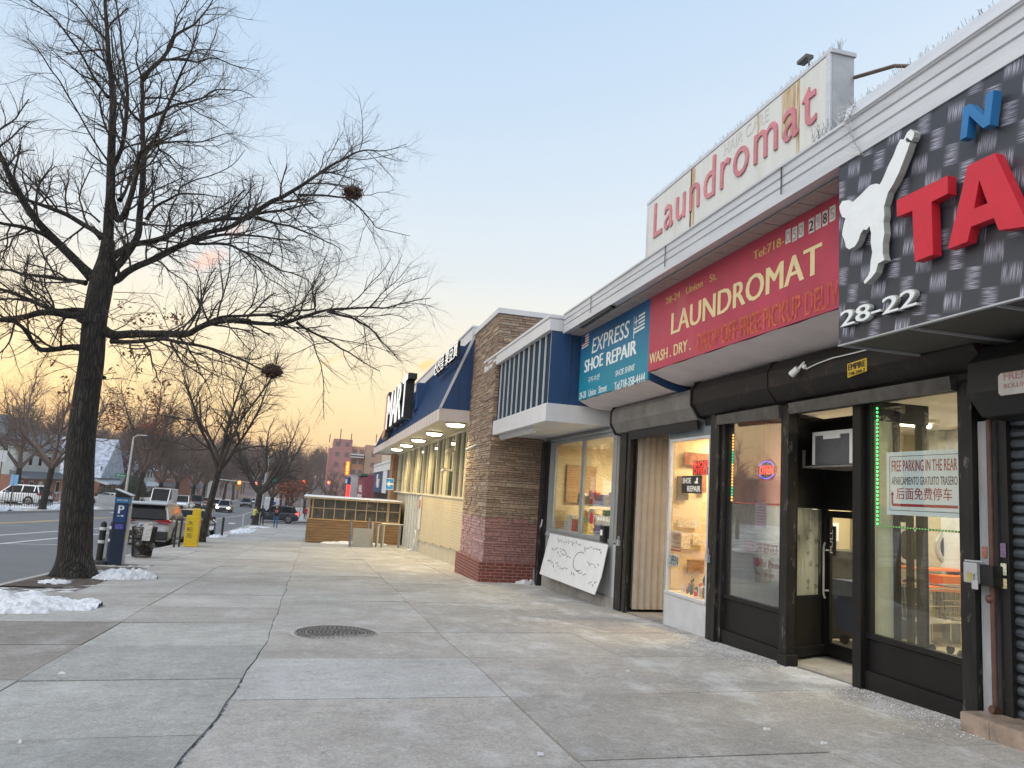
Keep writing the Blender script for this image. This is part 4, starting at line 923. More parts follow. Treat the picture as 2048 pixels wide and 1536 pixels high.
# loose wire curling over the cornice
lw = MB(); r = random.Random(2); cx = [(1708, 212), (1699, 235), (1702, 262), (1712, 290), (1730, 313)]
P_ = [Vector((4.21, *onX(px, py, 4.21))) for px, py in cx]; lw.tube([P_[0] + Vector((.2, 0, .02))] + P_, .0035, 5)
for i in range(46):
    t = r.random() * (len(P_) - 1.01); p = P_[int(t)].lerp(P_[int(t) + 1], t % 1); lw.tube([p, p + Vector((r.uniform(-.12, -.02), r.uniform(-.09, .13), r.uniform(-.06, .06)))], .0018, 3, cap=False)
tag(lw.build('loose_spike_wire', wire, org=tuple(P_[0])), 'bent strip of bird spikes hanging loose over the cornice left of the black sign', 'bird spikes')

# taekwondo school sign
TX = 4.25
def wovenmat():
    m = bpy.data.materials.new('woven_print'); m.use_nodes = True; nt = m.node_tree; n = nt.nodes; l = nt.links; b = n['Principled BSDF']
    uv = n.new('ShaderNodeUVMap'); mp = n.new('ShaderNodeMapping'); mp.inputs['Rotation'].default_value = (0, 0, R(-9)); mp.inputs['Scale'].default_value = (6.4, 6.4, 1); l.new(uv.outputs[0], mp.inputs[0])
    def math(op, a, bb=None, cc=None):
        q = n.new('ShaderNodeMath'); q.operation = op
        for i, s in enumerate((a, bb, cc)):
            if s is None: continue
            if isinstance(s, (int, float)): q.inputs[i].default_value = s
            else: l.new(s, q.inputs[i])
        return q.outputs[0]
    sp = n.new('ShaderNodeSeparateXYZ'); l.new(mp.outputs[0], sp.inputs[0]); X, Y = sp.outputs['X'], sp.outputs['Y']
    fx = math('FRACT', X); fy = math('FRACT', Y); ix = math('FLOOR', X); iy = math('FLOOR', Y)
    par = math('MODULO', math('ADD', math('ADD', ix, math('MULTIPLY', iy, 3)), 400), 4)
    isA = math('LESS_THAN', par, .5); isB = math('MULTIPLY', math('GREATER_THAN', par, 1.5), math('LESS_THAN', par, 2.5))
    def bell(f): return math('POWER', math('SINE', math('MULTIPLY', f, 3.14159)), 1.4)
    def streak(src, s):
        q = N(n, 'ShaderNodeTexNoise', Scale=1.0, Detail=2.0); c = n.new('ShaderNodeMapping'); c.inputs['Scale'].default_value = s; l.new(src, c.inputs[0]); l.new(c.outputs[0], q.inputs[0])
        w = N(n, 'ShaderNodeMapRange'); w.inputs['From Min'].default_value = .42; w.inputs['From Max'].default_value = .66; l.new(q.outputs[0], w.inputs['Value']); return w.outputs[0]
    vA = math('MULTIPLY', math('MULTIPLY', bell(fy), isA), streak(mp.outputs[0], (26, .8, 1)))
    vB = math('MULTIPLY', math('MULTIPLY', bell(fx), isB), streak(mp.outputs[0], (.8, 26, 1)))
    tot = math('ADD', vA, vB)
    edge = math('ADD', math('MULTIPLY', isA, .35), math('MULTIPLY', isB, .2))
    mx = n.new('ShaderNodeMix'); mx.data_type = 'RGBA'; mx.inputs[6].default_value = (.040, .043, .055, 1); mx.inputs[7].default_value = (.075, .08, .10, 1); l.new(edge, mx.inputs[0])
    m2 = n.new('ShaderNodeMix'); m2.data_type = 'RGBA'; m2.inputs[7].default_value = (.48, .48, .60, 1); l.new(math('MULTIPLY', tot, .95), m2.inputs[0]); l.new(mx.outputs[2], m2.inputs[6])
    l.new(m2.outputs[2], b.inputs['Base Color']); b.inputs['Roughness'].default_value = .35; return m
ts = thing('martial_arts_sign', 'dark woven-pattern sign box with a white high-kick figure and big red letters', 'sign', (TX + .6, 4, 1.475))
ytL = onX(1678, 500, TX)[0]
q = MB(); q.box(TX, TX + .03, -3, ytL, 1.475, 3.135); q.build('face', wovenmat(), ts)
q = MB(); q.box(TX + .031, TX + .16, -3, ytL - .01, 1.485, 3.08); q.box(TX - .005, TX + .03, -3, ytL + .004, 1.462, 1.474); q.build('cabinet', alu2, ts)
def perf():
    m = pm('perforated_soffit', (.12, .115, .10), .7, var=.1, scale=3, bump=0); nt = m.node_tree; n = nt.nodes; l = nt.links; b = n['Principled BSDF']
    tc = n.new('ShaderNodeTexCoord'); w = N(n, 'ShaderNodeTexWave', Scale=14.0); w.bands_direction = 'Y'; l.new(tc.outputs['Object'], w.inputs[0])
    mx = n.new('ShaderNodeMix'); mx.data_type = 'RGBA'; mx.inputs[6].default_value = (.045, .042, .036, 1); l.new(w.outputs['Fac'], mx.inputs[0]); l.new(b.inputs['Base Color'].links[0].from_socket, mx.inputs[7]); l.new(mx.outputs[2], b.inputs['Base Color']); return m
q = MB(); q.poly([(TX + .03, -3, 1.48), (5.56, -3, 1.48), (5.56, ytL, 1.48), (TX + .03, ytL, 1.48)]); q.build('perforated_underside', perf(), ts)
q = MB()
for y in (ytL - .02, 4.86, 4.08, 3.3): q.box(TX + .03, 5.56, y - .02, y, 1.458, 1.478)
q.box(5.5, 5.56, 2.0, ytL, 1.45, 1.478); q.build('soffit_rib', alu2, ts)
wl_ = pm('white_letter', (.72, .76, .78), .5, var=.05, bump=0, stain=(.5, .54, .56), sts=3, stk=.3); rl_ = pm('red_letter', (.52, .012, .03), .45, var=.06, scale=6, bump=.05, stain=(.6, .3, .3), sts=30, stk=.5, pos=(.7, .75)); bl_m = pm('blue_letter', (.02, .16, .40), .45, var=.05, bump=0)
offw = pm('letter_side', (.36, .38, .37), .6, bump=0)
K = [(165,868),(185,848),(200,835),(222,812),(240,795),(265,788),(282,792),(293,772),(305,745),(322,705),(340,670),(355,630),(370,600),(385,600),(400,570),(415,557),(430,570),(427,590),(418,607),(408,600),(398,592),(392,603),(398,614),(412,612),(400,650),(365,740),(340,790),(318,825),(305,870),(300,885),(302,925),(298,950),(302,1000),(295,1040),(295,1085),(303,1113),(275,1128),(265,1165),(245,1190),(218,1215),(213,1205),(232,1180),(240,1160),(243,1120),(250,1080),(243,1040),(245,1000),(238,968),(225,985),(212,983),(200,1000),(190,1030),(175,1055),(150,1068),(138,1060),(130,1030),(120,1005),(122,985),(128,955),(135,935),(120,930),(110,905),(108,885),(120,862),(150,858)]
plateX([(1640 + x / 2.133, y / 2.133) for x, y in K], TX - .03, .06, wl_, ts, 'kicking_figure', side=offw)
S5 = lambda L: [(1700 + x / 4.267, 200 + y / 4.267) for x, y in L]
plateX(S5([(467,870),(908,657),(910,812),(768,882),(782,1330),(625,1390),(603,958),(470,1008)]), TX - .03, .075, rl_, ts, 'red_letter')
plateX(S5([(1080,575),(1315,467),(1470,800),(1605,1090),(1350,1125),(1305,1020),(1110,1095),(1078,1222),(908,1285),(990,960)]), TX - .03, .075, rl_, ts, 'red_letter', holes=[S5([(1180,695),(1252,895),(1135,942)])])
yn0, zn0 = onX(1946, 284, TX); yn1, _ = onX(2010, 250, TX); _, zn1 = onX(1946, 222, TX)
text('N', (TX - .03, yn0, zn0), WU, WW, yn0 - yn1, zn1 - zn0, bl_m, ts, name='blue_letter', depth=.07, bold=.05, shear=.15)
ya_, za_ = onX(1693, 657, TX); yb_, _ = onX(1846, 600, TX); _, zc_ = onX(1693, 624, TX)
text('28-22', (TX - .015, ya_, za_), WU, WW, ya_ - yb_, zc_ - za_, offw, ts, name='house_number', depth=.03, bold=.02)
text('28-22', (TX - .048, ya_ + .005, za_ + .005), WU, WW, ya_ - yb_ - .005, zc_ - za_ - .01, wl_, ts, name='house_number', depth=.006, bold=.02)

# red laundromat awning sign
AX_ = 4.6
redp = pm('red_sign_vinyl', (.40, .04, .075), .5, var=.12, scale=1.5, bump=.05, stain=(.46, .15, .17), sts=1.2, stk=.55)
fabric = pm('awning_fabric', (.62, .56, .56), .85, var=.08, scale=2, bump=.3, bscale=5, stain=(.30, .25, .23), sts=1.6, stk=.4)
ra = thing('laundromat_awning', 'long red awning sign with cream lettering and pale fabric underside', 'awning', (5.0, 8, 1.9))
yR0, yR1 = 4.5, 10.45
q = MB(); q.box(AX_, AX_ + .03, yR0, yR1, 1.955, 3.085); q.build('sign_face', redp, ra)
q = MB(); k = 26
pts = []
for i in range(k + 1):
    y = yR0 + (yR1 - yR0) * i / k
    for j in range(7):
        t = j / 6; x = AX_ + .02 + (5.27 - AX_ - .02) * t; z = 1.95 - .17 * t - .035 * math.sin(math.pi * t) + .006 * math.sin(i * 1.7 + j)
        pts.append((x, y - (.12 * t if i == k else 0), z))
q.add(pts, [(i * 7 + j, i * 7 + j + 1, (i + 1) * 7 + j + 1, (i + 1) * 7 + j) for i in range(k) for j in range(6)]); q.build('fabric_underside', fabric, ra, smooth=True)
q = MB(); q.poly([(AX_ + .03, yR1 - .003, 1.96), (AX_ + .03, yR1 - .003, 3.08), (5.3, yR1 - .003, 3.08), (5.27, yR1 - .003, 1.80)]); q.build('side_panel', redp, ra)
creaml = pm('cream_lettering', (.66, .56, .30), .5, var=.06, bump=0); tanl = pm('gold_lettering', (.55, .36, .12), .6, var=.1, bump=0); ghostl = pm('faded_orange_lettering', (.44, .10, .045), .7, var=.35, scale=14, bump=0)
X = AX_ - .001
textX('28-24   Union   St.', X, (1331.5, 610), (1433.5, 560), tanl, ra, top=(1333, 596), depth=.002, bold=.03)
textX('Tel:718-', X, (1506.8, 520.6), (1568, 490), tanl, ra, top=(1510, 502), depth=.002, bold=.03)
textX('LAUNDROMAT', X, (1342.7, 670), (1643, 500), creaml, ra, top=(1350, 624), depth=.003, bold=.035)
textX('WASH . DRY .', X, (1299, 729), (1381, 700), creaml, ra, top=(1300, 708), depth=.002, bold=.03)
textX('DROP OFF·FREE PICKUP DELIV', X, (1394, 706), (1678, 600), ghostl, ra, top=(1396, 668), depth=.0015, bold=.02)
textX('DROP OFF FREE PICKUP DELIV', X - .001, (1398, 702), (1678, 600), pm('faded_red_lettering', (.38, .05, .04), .7, var=.3, scale=20, bump=0), ra, top=(1399, 672), depth=.0015, bold=.0)
pn = MB(); pdig = []
for (xa, xb, ybm, ytp, ch, strong) in [(1540,1575,372,285,'0',0),(1586,1620,357,265,'5',0),(1629,1665,330,240,'0',0),(1698,1736,302,205,'2',1),(1746,1782,275,185,'9',0),(1793,1828,252,162,'8',1),(1840,1881,222,128,'5',0)]:
    pa = (1120 + xa / 3.413, 380 + ybm / 3.413); pb = (1120 + xb / 3.413, 380 + ytp / 3.413)
    yA, zA = onX(*pa, X); yB, _ = onX(*pb, X); zB = zA + .155
    pn.box(X - .002, X, yB, yA, zA, zB); pdig.append((yA, yB, zA, zB, ch, strong))
pn.build('number_patch', pm('patch_white', (.55, .55, .53), .6, var=.2, scale=14, bump=0), ra)
gl_ = pm('grey_digit', (.30, .30, .30), .6, bump=0)
for yA, yB, zA, zB, ch, s in pdig: text(ch, (X - .003, yA - .012, zA + .02), WU, WW, yA - yB - .024, .11, blackink if s else gl_, ra, depth=.0015, bold=.04 if s else 0)

# blue shoe repair awning sign
def gradmat():
    m = pm('blue_sign_vinyl', (.0, .095, .21), .5, var=.06, bump=.05); nt = m.node_tree; n = nt.nodes; l = nt.links; b = n['Principled BSDF']
    uv = n.new('ShaderNodeUVMap'); sp = n.new('ShaderNodeSeparateXYZ'); l.new(uv.outputs[0], sp.inputs[0])
    mr = n.new('ShaderNodeMapRange'); mr.inputs['From Min'].default_value = 3.0; mr.inputs['From Max'].default_value = 2.1; l.new(sp.outputs['Y'], mr.inputs['Value'])
    mx = n.new('ShaderNodeMix'); mx.data_type = 'RGBA'; mx.inputs[6].default_value = (.010, .10, .25, 1); mx.inputs[7].default_value = (.005, .21, .31, 1); l.new(mr.outputs[0], mx.inputs[0]); l.new(mx.outputs[2], b.inputs['Base Color']); return m
bp_ = gradmat(); navyf = pm('navy_fabric', (.008, .045, .14), .7, var=.1, scale=3, bump=.2)
ba = thing('shoe_repair_awning', 'blue-green awning sign with white lettering and two small flags', 'awning', (5.0, 12, 1.8))
yB0, yB1 = 10.46, 13.60
q = MB(); q.box(AX_ + .004, AX_ + .034, yB0, yB1, 1.845, 3.085); q.build('sign_face', bp_, ba)
q = MB(); pts = []; k = 16
for i in range(k + 1):
    y = yB0 + .01 + (yB1 - yB0 - .02) * i / k
    for j in range(7):
        t = j / 6; x = AX_ + .02 + .62 * t; z = 1.842 - .13 * t - .04 * math.sin(math.pi * t) + .008 * math.sin(i * 2.1 + j); pts.append((x, y, z))
q.add(pts, [(i * 7 + j, i * 7 + j + 1, (i + 1) * 7 + j + 1, (i + 1) * 7 + j) for i in range(k) for j in range(6)]); q.build('fabric_underside', fabric, ba, smooth=True)
q = MB(); q.prism([(AX_ + .036, yB0 - .002, 1.85), (AX_ + .036, yB0 - .002, 3.07), (5.3, yB0 - .002, 3.07), (5.27, yB0 - .002, 1.62), (5.0, yB0 - .002, 1.73)], (0, -.006, 0)); q.build('side_panel', navyf, ba)
wtx = pm('white_vinyl', (.74, .78, .78), .5, bump=0)
X = AX_ + .003
textX('EXPRESS', X, (1184, 708), (1257, 690), wtx, ba, top=(1186, 678), depth=.003, bold=.01, shear=.1)
textX('SHOE', X, (1169, 746), (1205, 735), wtx, ba, top=(1169, 722), depth=.003, bold=.05)
textX('REPAIR', X, (1213, 731.6), (1272, 712), wtx, ba, top=(1214, 705), depth=.003, bold=.05)
textX('SHOE SHINE', X, (1230.7, 753.6), (1269.4, 742), wtx, ba, top=(1231, 742), depth=.003, bold=.01, shear=.2)
textX('구두수선', X, (1176, 766.8), (1198.5, 760), wtx, ba, top=(1176, 755.5), depth=.003)
textX('28-28   Union   Street', X, (1158.7, 799), (1213, 787), wtx, ba, top=(1158.7, 786), depth=.003)
textX('Tel:718-358-4444', X, (1228.4, 781.4), (1289.3, 768), wtx, ba, top=(1229, 765), depth=.003, bold=.02)
def flag(px0, px1, kind):
    yA, zA = onX(*px0, X); yB, _ = onX(*px1, X); w = yA - yB; h = w * .62; q = MB(); fm = [wtx, bp_] if kind == 'g' else [wtx, redp]
    q.mat(wtx)
    for i in range(5): q.prism([(X - .002, yA, zA + h * (i * 2) / 9 ), (X - .002, yB, zA + h * (i * 2) / 9 + .02), (X - .002, yB, zA + h * (i * 2 + 1) / 9 + .02), (X - .002, yA, zA + h * (i * 2 + 1) / 9)], (-.001, 0, 0))
    if kind == 'u':
        q.mat(redp)
        for i in range(4): q.prism([(X - .002, yA, zA + h * (i * 2 + 1) / 9), (X - .002, yB, zA + h * (i * 2 + 1) / 9 + .02), (X - .002, yB, zA + h * (i * 2 + 2) / 9 + .02), (X - .002, yA, zA + h * (i * 2 + 2) / 9)], (-.001, 0, 0))
        q.mat(navyf); q.box(X - .005, X - .004, yA - w * .45, yA, zA + h * .45, zA + h)
    else:
        q.mat(bp_); q.box(X - .005, X - .004, yA - w * .42, yA, zA + h * .42, zA + h + .01); q.mat(wtx); q.box(X - .007, X - .006, yA - w * .24, yA - w * .18, zA + h * .42, zA + h); q.box(X - .007, X - .006, yA - w * .42, yA, zA + h * .68, zA + h * .75)
        q.box(X - .004, X - .002, yA - .01, yA + .012, zA - h * .3, zA + h * 1.1)
    q.build('flag', None, ba)
flag((1268, 668), (1289, 660), 'g'); flag((1164, 699), (1177, 695), 'u')

# camera with cable, yellow sticker on the shutter housing
scx = thing('security_camera', 'small white security camera hanging under the red awning with a white cable', 'camera', (4.98, 7.9, 1.6))
yc, zc = onX(1597, 742, 5.0)
q = MB(); q.tube([(5.0, yc + .01, zc + .03), (4.97, yc + .09, zc - .035)], [.035, .04], 14); q.build('camera_body', white_paint, scx, bevel=.004)
q = MB(); q.tube([(5.0, yc, zc + .02), (5.03, yc - .02, zc + .07), (5.06, yc - .02, zc + .10)], .014, 8); q.ball((5.04, yc - .05, zc + .045), .028, 8, 6); q.build('bracket', white_paint, scx)
q = MB(); cab = [(1612, 738), (1635, 727), (1665, 716), (1700, 708), (1735, 699), (1755, 690)]; q.tube([(5.02, *onX(px, py, 5.02)) for px, py in cab], .006, 6); q.build('cable', white_paint, scx)
ys_, zs_ = onX(1695, 734, 5.045); q = MB(); q.hexa([(5.046, ys_ - .28, zs_ - .08), (5.05, ys_ - .28, zs_ - .08), (5.05, ys_ + 0, zs_ - .11), (5.046, ys_ + 0, zs_ - .11)], [(5.042, ys_ - .28, zs_ + .05), (5.05, ys_ - .28, zs_ + .05), (5.05, ys_, zs_ + .03), (5.042, ys_, zs_ + .03)])
ysk = thing('repair_sticker', 'yellow sticker with black lettering on the rusty black shutter housing', 'sticker', (5.04, ys_ - .14, zs_ - .1)); q.build('sticker_sheet', pm('sticker_yellow', (.60, .40, .03), .5, var=.1, bump=0), ysk)
text('EMPIRE', (5.040, ys_ - .02, zs_ - .04), WU, (0, -.0, 1), .24, .06, blackink, ysk, depth=.001, bold=.05, up=.05); text('718-344-7', (5.040, ys_ - .02, zs_ - .095), WU, WW, .24, .035, blackink, ysk, depth=.001, bold=.04, up=.05)

# ================= SIGNS IN THE WINDOWS =================
def winsign(name, label, cat, X, y0, y1, z0, z1, mat, w=.004):
    t = thing(name, label, cat, (X, (y0 + y1) / 2, z0)); q = MB(); q.box(X, X + w, y1, y0, z0, z1); q.build('board', mat, t); return t
XS = 5.312
ps = winsign('parking_notice', 'white notice about free parking with red and black lettering in the laundromat window', 'notice', XS, 6.35, 5.43, .065, .655, pm('notice_white', (.80, .84, .86), .4, var=.03, bump=0))
dk = pm('dark_red_ink', (.36, .015, .03), .6, bump=0)
q = MB()
for a in ((6.31, 5.47, .105, .11), (6.31, 5.47, .61, .615)): q.box(XS - .002, XS - .0005, a[1], a[0], a[2], a[3])
for y in (6.31, 5.475): q.box(XS - .002, XS - .0005, y - .005, y, .105, .615)
q.build('border', pm('grey_ink', (.12, .10, .12), .6, bump=0), ps)
text('FREE PARKING IN THE REAR', (XS - .001, 6.28, .47), WU, WW, .78, .105, dk, ps, depth=.001, bold=.02)
text('APARCAMIENTO GRATUITO TRASERO', (XS - .001, 6.28, .345), WU, WW, .78, .075, blackink, ps, depth=.001)
text('后面免费停车', (XS - .001, 6.22, .21), WU, WW, .66, .11, dk, ps, depth=.001, bold=.01)
q = MB(); q.box(XS - .002, XS - .0005, 5.50, 6.28, .145, .17); q.box(XS - .002, XS - .0005, 6.265, 6.285, .17, .26); q.prism([(XS - .0005, 6.30, .25), (XS - .0005, 6.25, .25), (XS - .0005, 6.275, .285)], (-.0015, 0, 0)); q.build('arrow', dk, ps)
# oval OPEN neon
oy, oz = onX(1533, 940, XS)
on = thing('open_neon', 'oval illuminated open sign with red letters and blue border', 'neon sign', (XS, oy, oz - .15))
q = MB(); q.prism([(XS + .012, oy + .205 * math.cos(a), oz + .135 * math.sin(a)) for a in [2 * math.pi * i / 32 for i in range(32)]], (-.01, 0, 0)); q.build('backing', pm('neon_back', (.05, .01, .03), .4, bump=0), on)
ngr = glow('neon_red', (1, .04, .04), 1.6); ngb = glow('neon_blue', (.12, .12, 1), 1.6)
text('OPEN', (XS - .001, oy + .145, oz - .055), WU, WW, .29, .11, ngr, on, depth=.006, bold=.01)
q = MB()
for i in range(34):
    a = 2 * math.pi * i / 34
    if abs(math.cos(a)) > .88: continue
    q.ball((XS - .002, oy + .175 * math.cos(a), oz + .105 * math.sin(a)), .0085, 6, 4)
q.build('blue_lamps', ngb, on)
q = MB()
for i in range(48):
    a = 2 * math.pi * i / 48; q.ball((XS - .002, oy + .198 * math.cos(a), oz + .128 * math.sin(a)), .004, 5, 3)
q.build('red_border', glow('neon_border', (1, .1, .1), 1.5), on)
q = MB(); q.tube([(XS + .005, oy + .06, oz + .13), (XS + .01, oy + .09, 1.14)], .002, 4); q.tube([(XS + .005, oy - .06, oz + .13), (XS + .01, oy - .04, 1.14)], .002, 4); q.build('hanging_wire', blackink, on)
# led strips
def led(name, label, pts, cols, k, r=.0095):
    t = thing(name, label, 'light strip', pts[0]); q = MB(); ms = [glow('led_%s_%d' % (name, i), c, kk) for i, (c, kk) in enumerate(cols)]
    for a, b in zip(pts, pts[1:]):
        a, b = Vector(a), Vector(b); n = int((b - a).length / k)
        for i in range(n):
            p = a.lerp(b, (i + .5) / n); sel = ms[0] if len(ms) == 1 else ms[1] if (int((i / n) * 100) in range(24, 42) or int((i / n) * 100) in range(76, 88)) else ms[0]
            q.mat(sel); q.ball(p, r, 6, 4)
    q.build('lamps', None, t); q = MB()
    for a, b in zip(pts, pts[1:]): q.tube([Vector(a) + Vector((.012, 0, 0)), Vector(b) + Vector((.012, 0, 0))], .008, 4)
    q.build('strip', blackink if cols[0][0][1] < .9 else pm('green_strip', (.01, .12, .03), .5, bump=0), t)
led('green_led_strip', 'green light strip down the left edge and across the parking notice window', [(5.322, 6.49, 1.12), (5.322, 6.49, -.05)], [((.05, .8, .15), 2.2)], .0385, .012)
led('green_led_line', 'thin row of green lights across the window below the parking notice', [(5.322, 6.47, -.05), (5.322, 5.43, -.05)], [((.25, .75, .15), .8)], .035, .0055)
led('amber_led_strip', 'vertical amber and green light strip at the left edge of the oval open sign window', [(5.322, 9.225, 1.02), (5.322, 9.225, .12)], [((1, .50, .12), 2.2), ((.05, .6, .2), 1.5)], .038, .015)
led('red_led_line', 'thin row of red lights across the window below the oval open sign', [(5.322, 9.2, .11), (5.322, 8.06, .11)], [((1, .10, .10), .9)], .035, .0055)
ps2 = winsign('price_list', 'narrow pink and white price list taped below the red light line', 'notice', XS, onX(1511, 1010, XS)[0], onX(1532, 1010, XS)[0], onX(1511, 1054, XS)[1], onX(1511, 1006, XS)[1], pm('pinkish_paper', (.62, .50, .54), .5, var=.05, bump=0))
q = MB(); yy0 = onX(1513, 1010, XS)[0]; yy1 = onX(1530, 1010, XS)[0]; zz0 = onX(1511, 1050, XS)[1]
for i in range(9): q.box(XS - .0015, XS - .0005, yy1, yy0, zz0 + i * .036, zz0 + i * .036 + (.012 if i < 8 else .03))
q.build('printed_lines', pm('pale_red_ink', (.50, .20, .26), .6, bump=0), ps2)
dt = thing('window_lettering', 'faded dark red lettering on the glass about drop off service', 'lettering', (XS, 8.9, -.6))
fd = pm('plum_vinyl', (.36, .03, .07), .6, bump=0)
text('DROP OFF SERVICE', (XS - .001, *onX(1489, 1100, XS)), WU, WW, onX(1489, 1100, XS)[0] - onX(1556, 1100, XS)[0], .115, fd, dt, depth=.001, bold=.035)
yq, zq = onX(1513, 1131, XS); text('Per Pound', (XS - .001, yq - .09, zq), WU, WW, .42, .085, fd, dt, depth=.001, bold=.035)
q = MB(); q.prism([(XS, yq - .02 + .055 * math.cos(a), zq + .045 + .055 * math.sin(a)) for a in [2 * math.pi * i / 20 for i in range(20)]], (-.001, 0, 0)); q.build('dot', fd, dt)
text('Min.  10 LBS', (XS - .001, yq + .02, zq - .11), WU, WW, .40, .045, fd, dt, depth=.001)
# shoe repair window
XS2 = 5.312
def wsx(name, label, cat, a, b, mat, X=XS2): 
    yA, zA = onX(*a, X); yB, zB = onX(*b, X); return winsign(name, label, cat, X, yA, yB, zA, zB, mat), yA, yB, zA, zB
t, yA, yB, zA, zB = wsx('shoe_repair_sign', 'black sign with white words shoe repair and a small shoe hanging in the display window', 'sign', (1363, 986), (1404, 951), pm('sign_black', (.015, .012, .01), .4, bump=0))
wg = glow('lit_white', (1, .93, .82), .35); w_ = yA - yB; h_ = zB - zA
text('SHOE', (XS2 - .001, yA - .03, zA + h_ * .56), WU, WW, w_ * .42, h_ * .32, wg, t, depth=.001, bold=.03); text('REPAIR', (XS2 - .001, yA - w_ * .30, zA + h_ * .1), WU, WW, w_ * .64, h_ * .32, wg, t, depth=.001, bold=.03)
q = MB(); yk = yA - w_ * .74; zk = zA + h_ * .56; q.prism([(XS2 - .0005, yk + a * w_ * .09, zk + b * h_ * .32) for a, b in [(-1, 0), (1, 0), (1, .3), (.2, .4), (0, 1), (-.9, 1), (-.6, .4)]][::-1], (-.001, 0, 0)); q.build('shoe_emblem', wg, t)
t, yA, yB, zA, zB = wsx('shoes_dyed_neon', 'red glowing letters shoes dyed on a black board in the display window', 'neon sign', (1385, 950), (1419, 920), pm('sign_black', (0, 0, 0)), X=XS2 + .03)
w_ = yA - yB; h_ = zB - zA
ngr = glow('neon_red_dim', (1, .03, .02), .9); text('SHOES', (XS2 + .029, yA - .01, zA + h_ * .52), WU, WW, w_ * .95, h_ * .42, ngr, t, depth=.003, bold=.02); text('DYED', (XS2 + .029, yA - .04, zA + h_ * .06), WU, WW, w_ * .8, h_ * .42, ngr, t, depth=.003, bold=.02)
t, yA, yB, zA, zB = wsx('open_card', 'small white tilted open card with dark green lettering low in the display window', 'sign', (1336, 1130), (1357, 1111), pm('card_white', (.7, .74, .74), .5, bump=0))
text('OPEN', (XS2 - .001, yA - .015, zA + .015), WU, WW, yA - yB - .03, zB - zA - .03, pm('green_ink', (.01, .05, .05), .5, bump=0), t, depth=.001, bold=.02)
t, yA, yB, zA, zB = wsx('thank_you_card', 'red lettered thank you card taped to the left side of the display window', 'sign', (1341, 1101), (1363, 1064), pm('card_cream', (.66, .52, .34), .6, bump=0))
rl2 = pm('red_print', (.55, .05, .02), .6, bump=0); w_ = yA - yB; h_ = zB - zA
text('THANK', (XS2 - .001, yA - .01, zA + h_ * .78), WU, WW, w_ * .9, h_ * .18, rl2, t, depth=.001); text('YOU', (XS2 - .001, yA - .05, zA + h_ * .56), WU, WW, w_ * .6, h_ * .18, rl2, t, depth=.001); text('CALL AGAIN', (XS2 - .001, yA - .01, zA + h_ * .4), WU, WW, w_ * .85, h_ * .08, rl2, t, depth=.001)
q = MB(); q.box(XS2 - .0015, XS2 - .0005, yB + .01, yA - .01, zA + h_ * .2, zA + h_ * .24); q.box(XS2 - .0015, XS2 - .0005, yB + .01, yA - .01, zA + h_ * .02, zA + h_ * .1); q.build('printed_lines', rl2, t)
# goods on the display shelf of the shoe shop
sh = MB(); sh.box(5.36, 5.95, 9.76, 11.0, -1.27, -1.24); sh.build('display_shelf', cream, B)
r = random.Random(3)
colsb = [(.5, .03, .02), (.7, .66, .58), (.02, .12, .08), (.02, .02, .02), (.25, .10, .05), (.45, .30, .12), (.6, .6, .6), (.05, .08, .3)]
for i in range(16):
    x = 5.42 + (i % 2) * .12; y = 9.84 + .062 * i + r.uniform(-.01, .01); h = r.uniform(.08, .22); rad = r.uniform(.018, .03); c = i % 8
    t = thing('bottle', 'small %s shoe care bottle standing on the display shelf, %s' % (['red', 'cream', 'dark green', 'black', 'brown', 'ochre', 'pale grey', 'blue'][c], 'towards its right end' if i < 8 else 'towards its left end'), 'bottle', (x, y, -1.24), 'shoe care bottles on the display shelf')
    q = MB(); q.tube([(x, y, -1.24), (x, y, -1.24 + h * .7), (x, y, -1.24 + h * .78), (x, y, -1.24 + h * .8)], [rad, rad, rad * .5, rad * .5], 10); q.build('flask', pm('bottle_%d' % c, colsb[c], .3, bump=0), t)
    q = MB(); q.tube([(x, y, -1.24 + h * .8), (x, y, -1.24 + h)], rad * .6, 8); q.build('cap', pm('cap_%d' % (i % 3), [(.6, .05, .03), (.02, .02, .02), (.6, .6, .6)][i % 3], .4, bump=0), t)
def machine():
    t = thing('sewing_machine', 'black old sewing machine on the display shelf behind the bottles', 'sewing machine', (5.75, 10.45, -1.24))
    q = MB(); q.box(5.68, 5.84, 10.15, 10.75, -1.24, -1.19); q.tube([(5.76, 10.2, -1.19), (5.76, 10.2, -.98), (5.76, 10.3, -.93), (5.76, 10.6, -.95), (5.76, 10.68, -1.05), (5.76, 10.68, -1.13)], [.045, .04, .04, .045, .05, .03], 10); q.build('body', pm('gloss_black', (.02, .012, .01), .25, bump=0), t, bevel=.006)
    q = MB(); q.tube([(5.76, 10.13, -.98), (5.76, 10.16, -.98)], .07, 16); q.build('hand_wheel', chrome, t)
machine()
pic = winsign('framed_picture', 'small framed picture leaning behind the sewing machine', 'picture', 5.95, 10.75, 10.4, -1.22, -.9, pm('picture_print', (.35, .25, .12), .5, var=.5, scale=20, bump=0), .02)
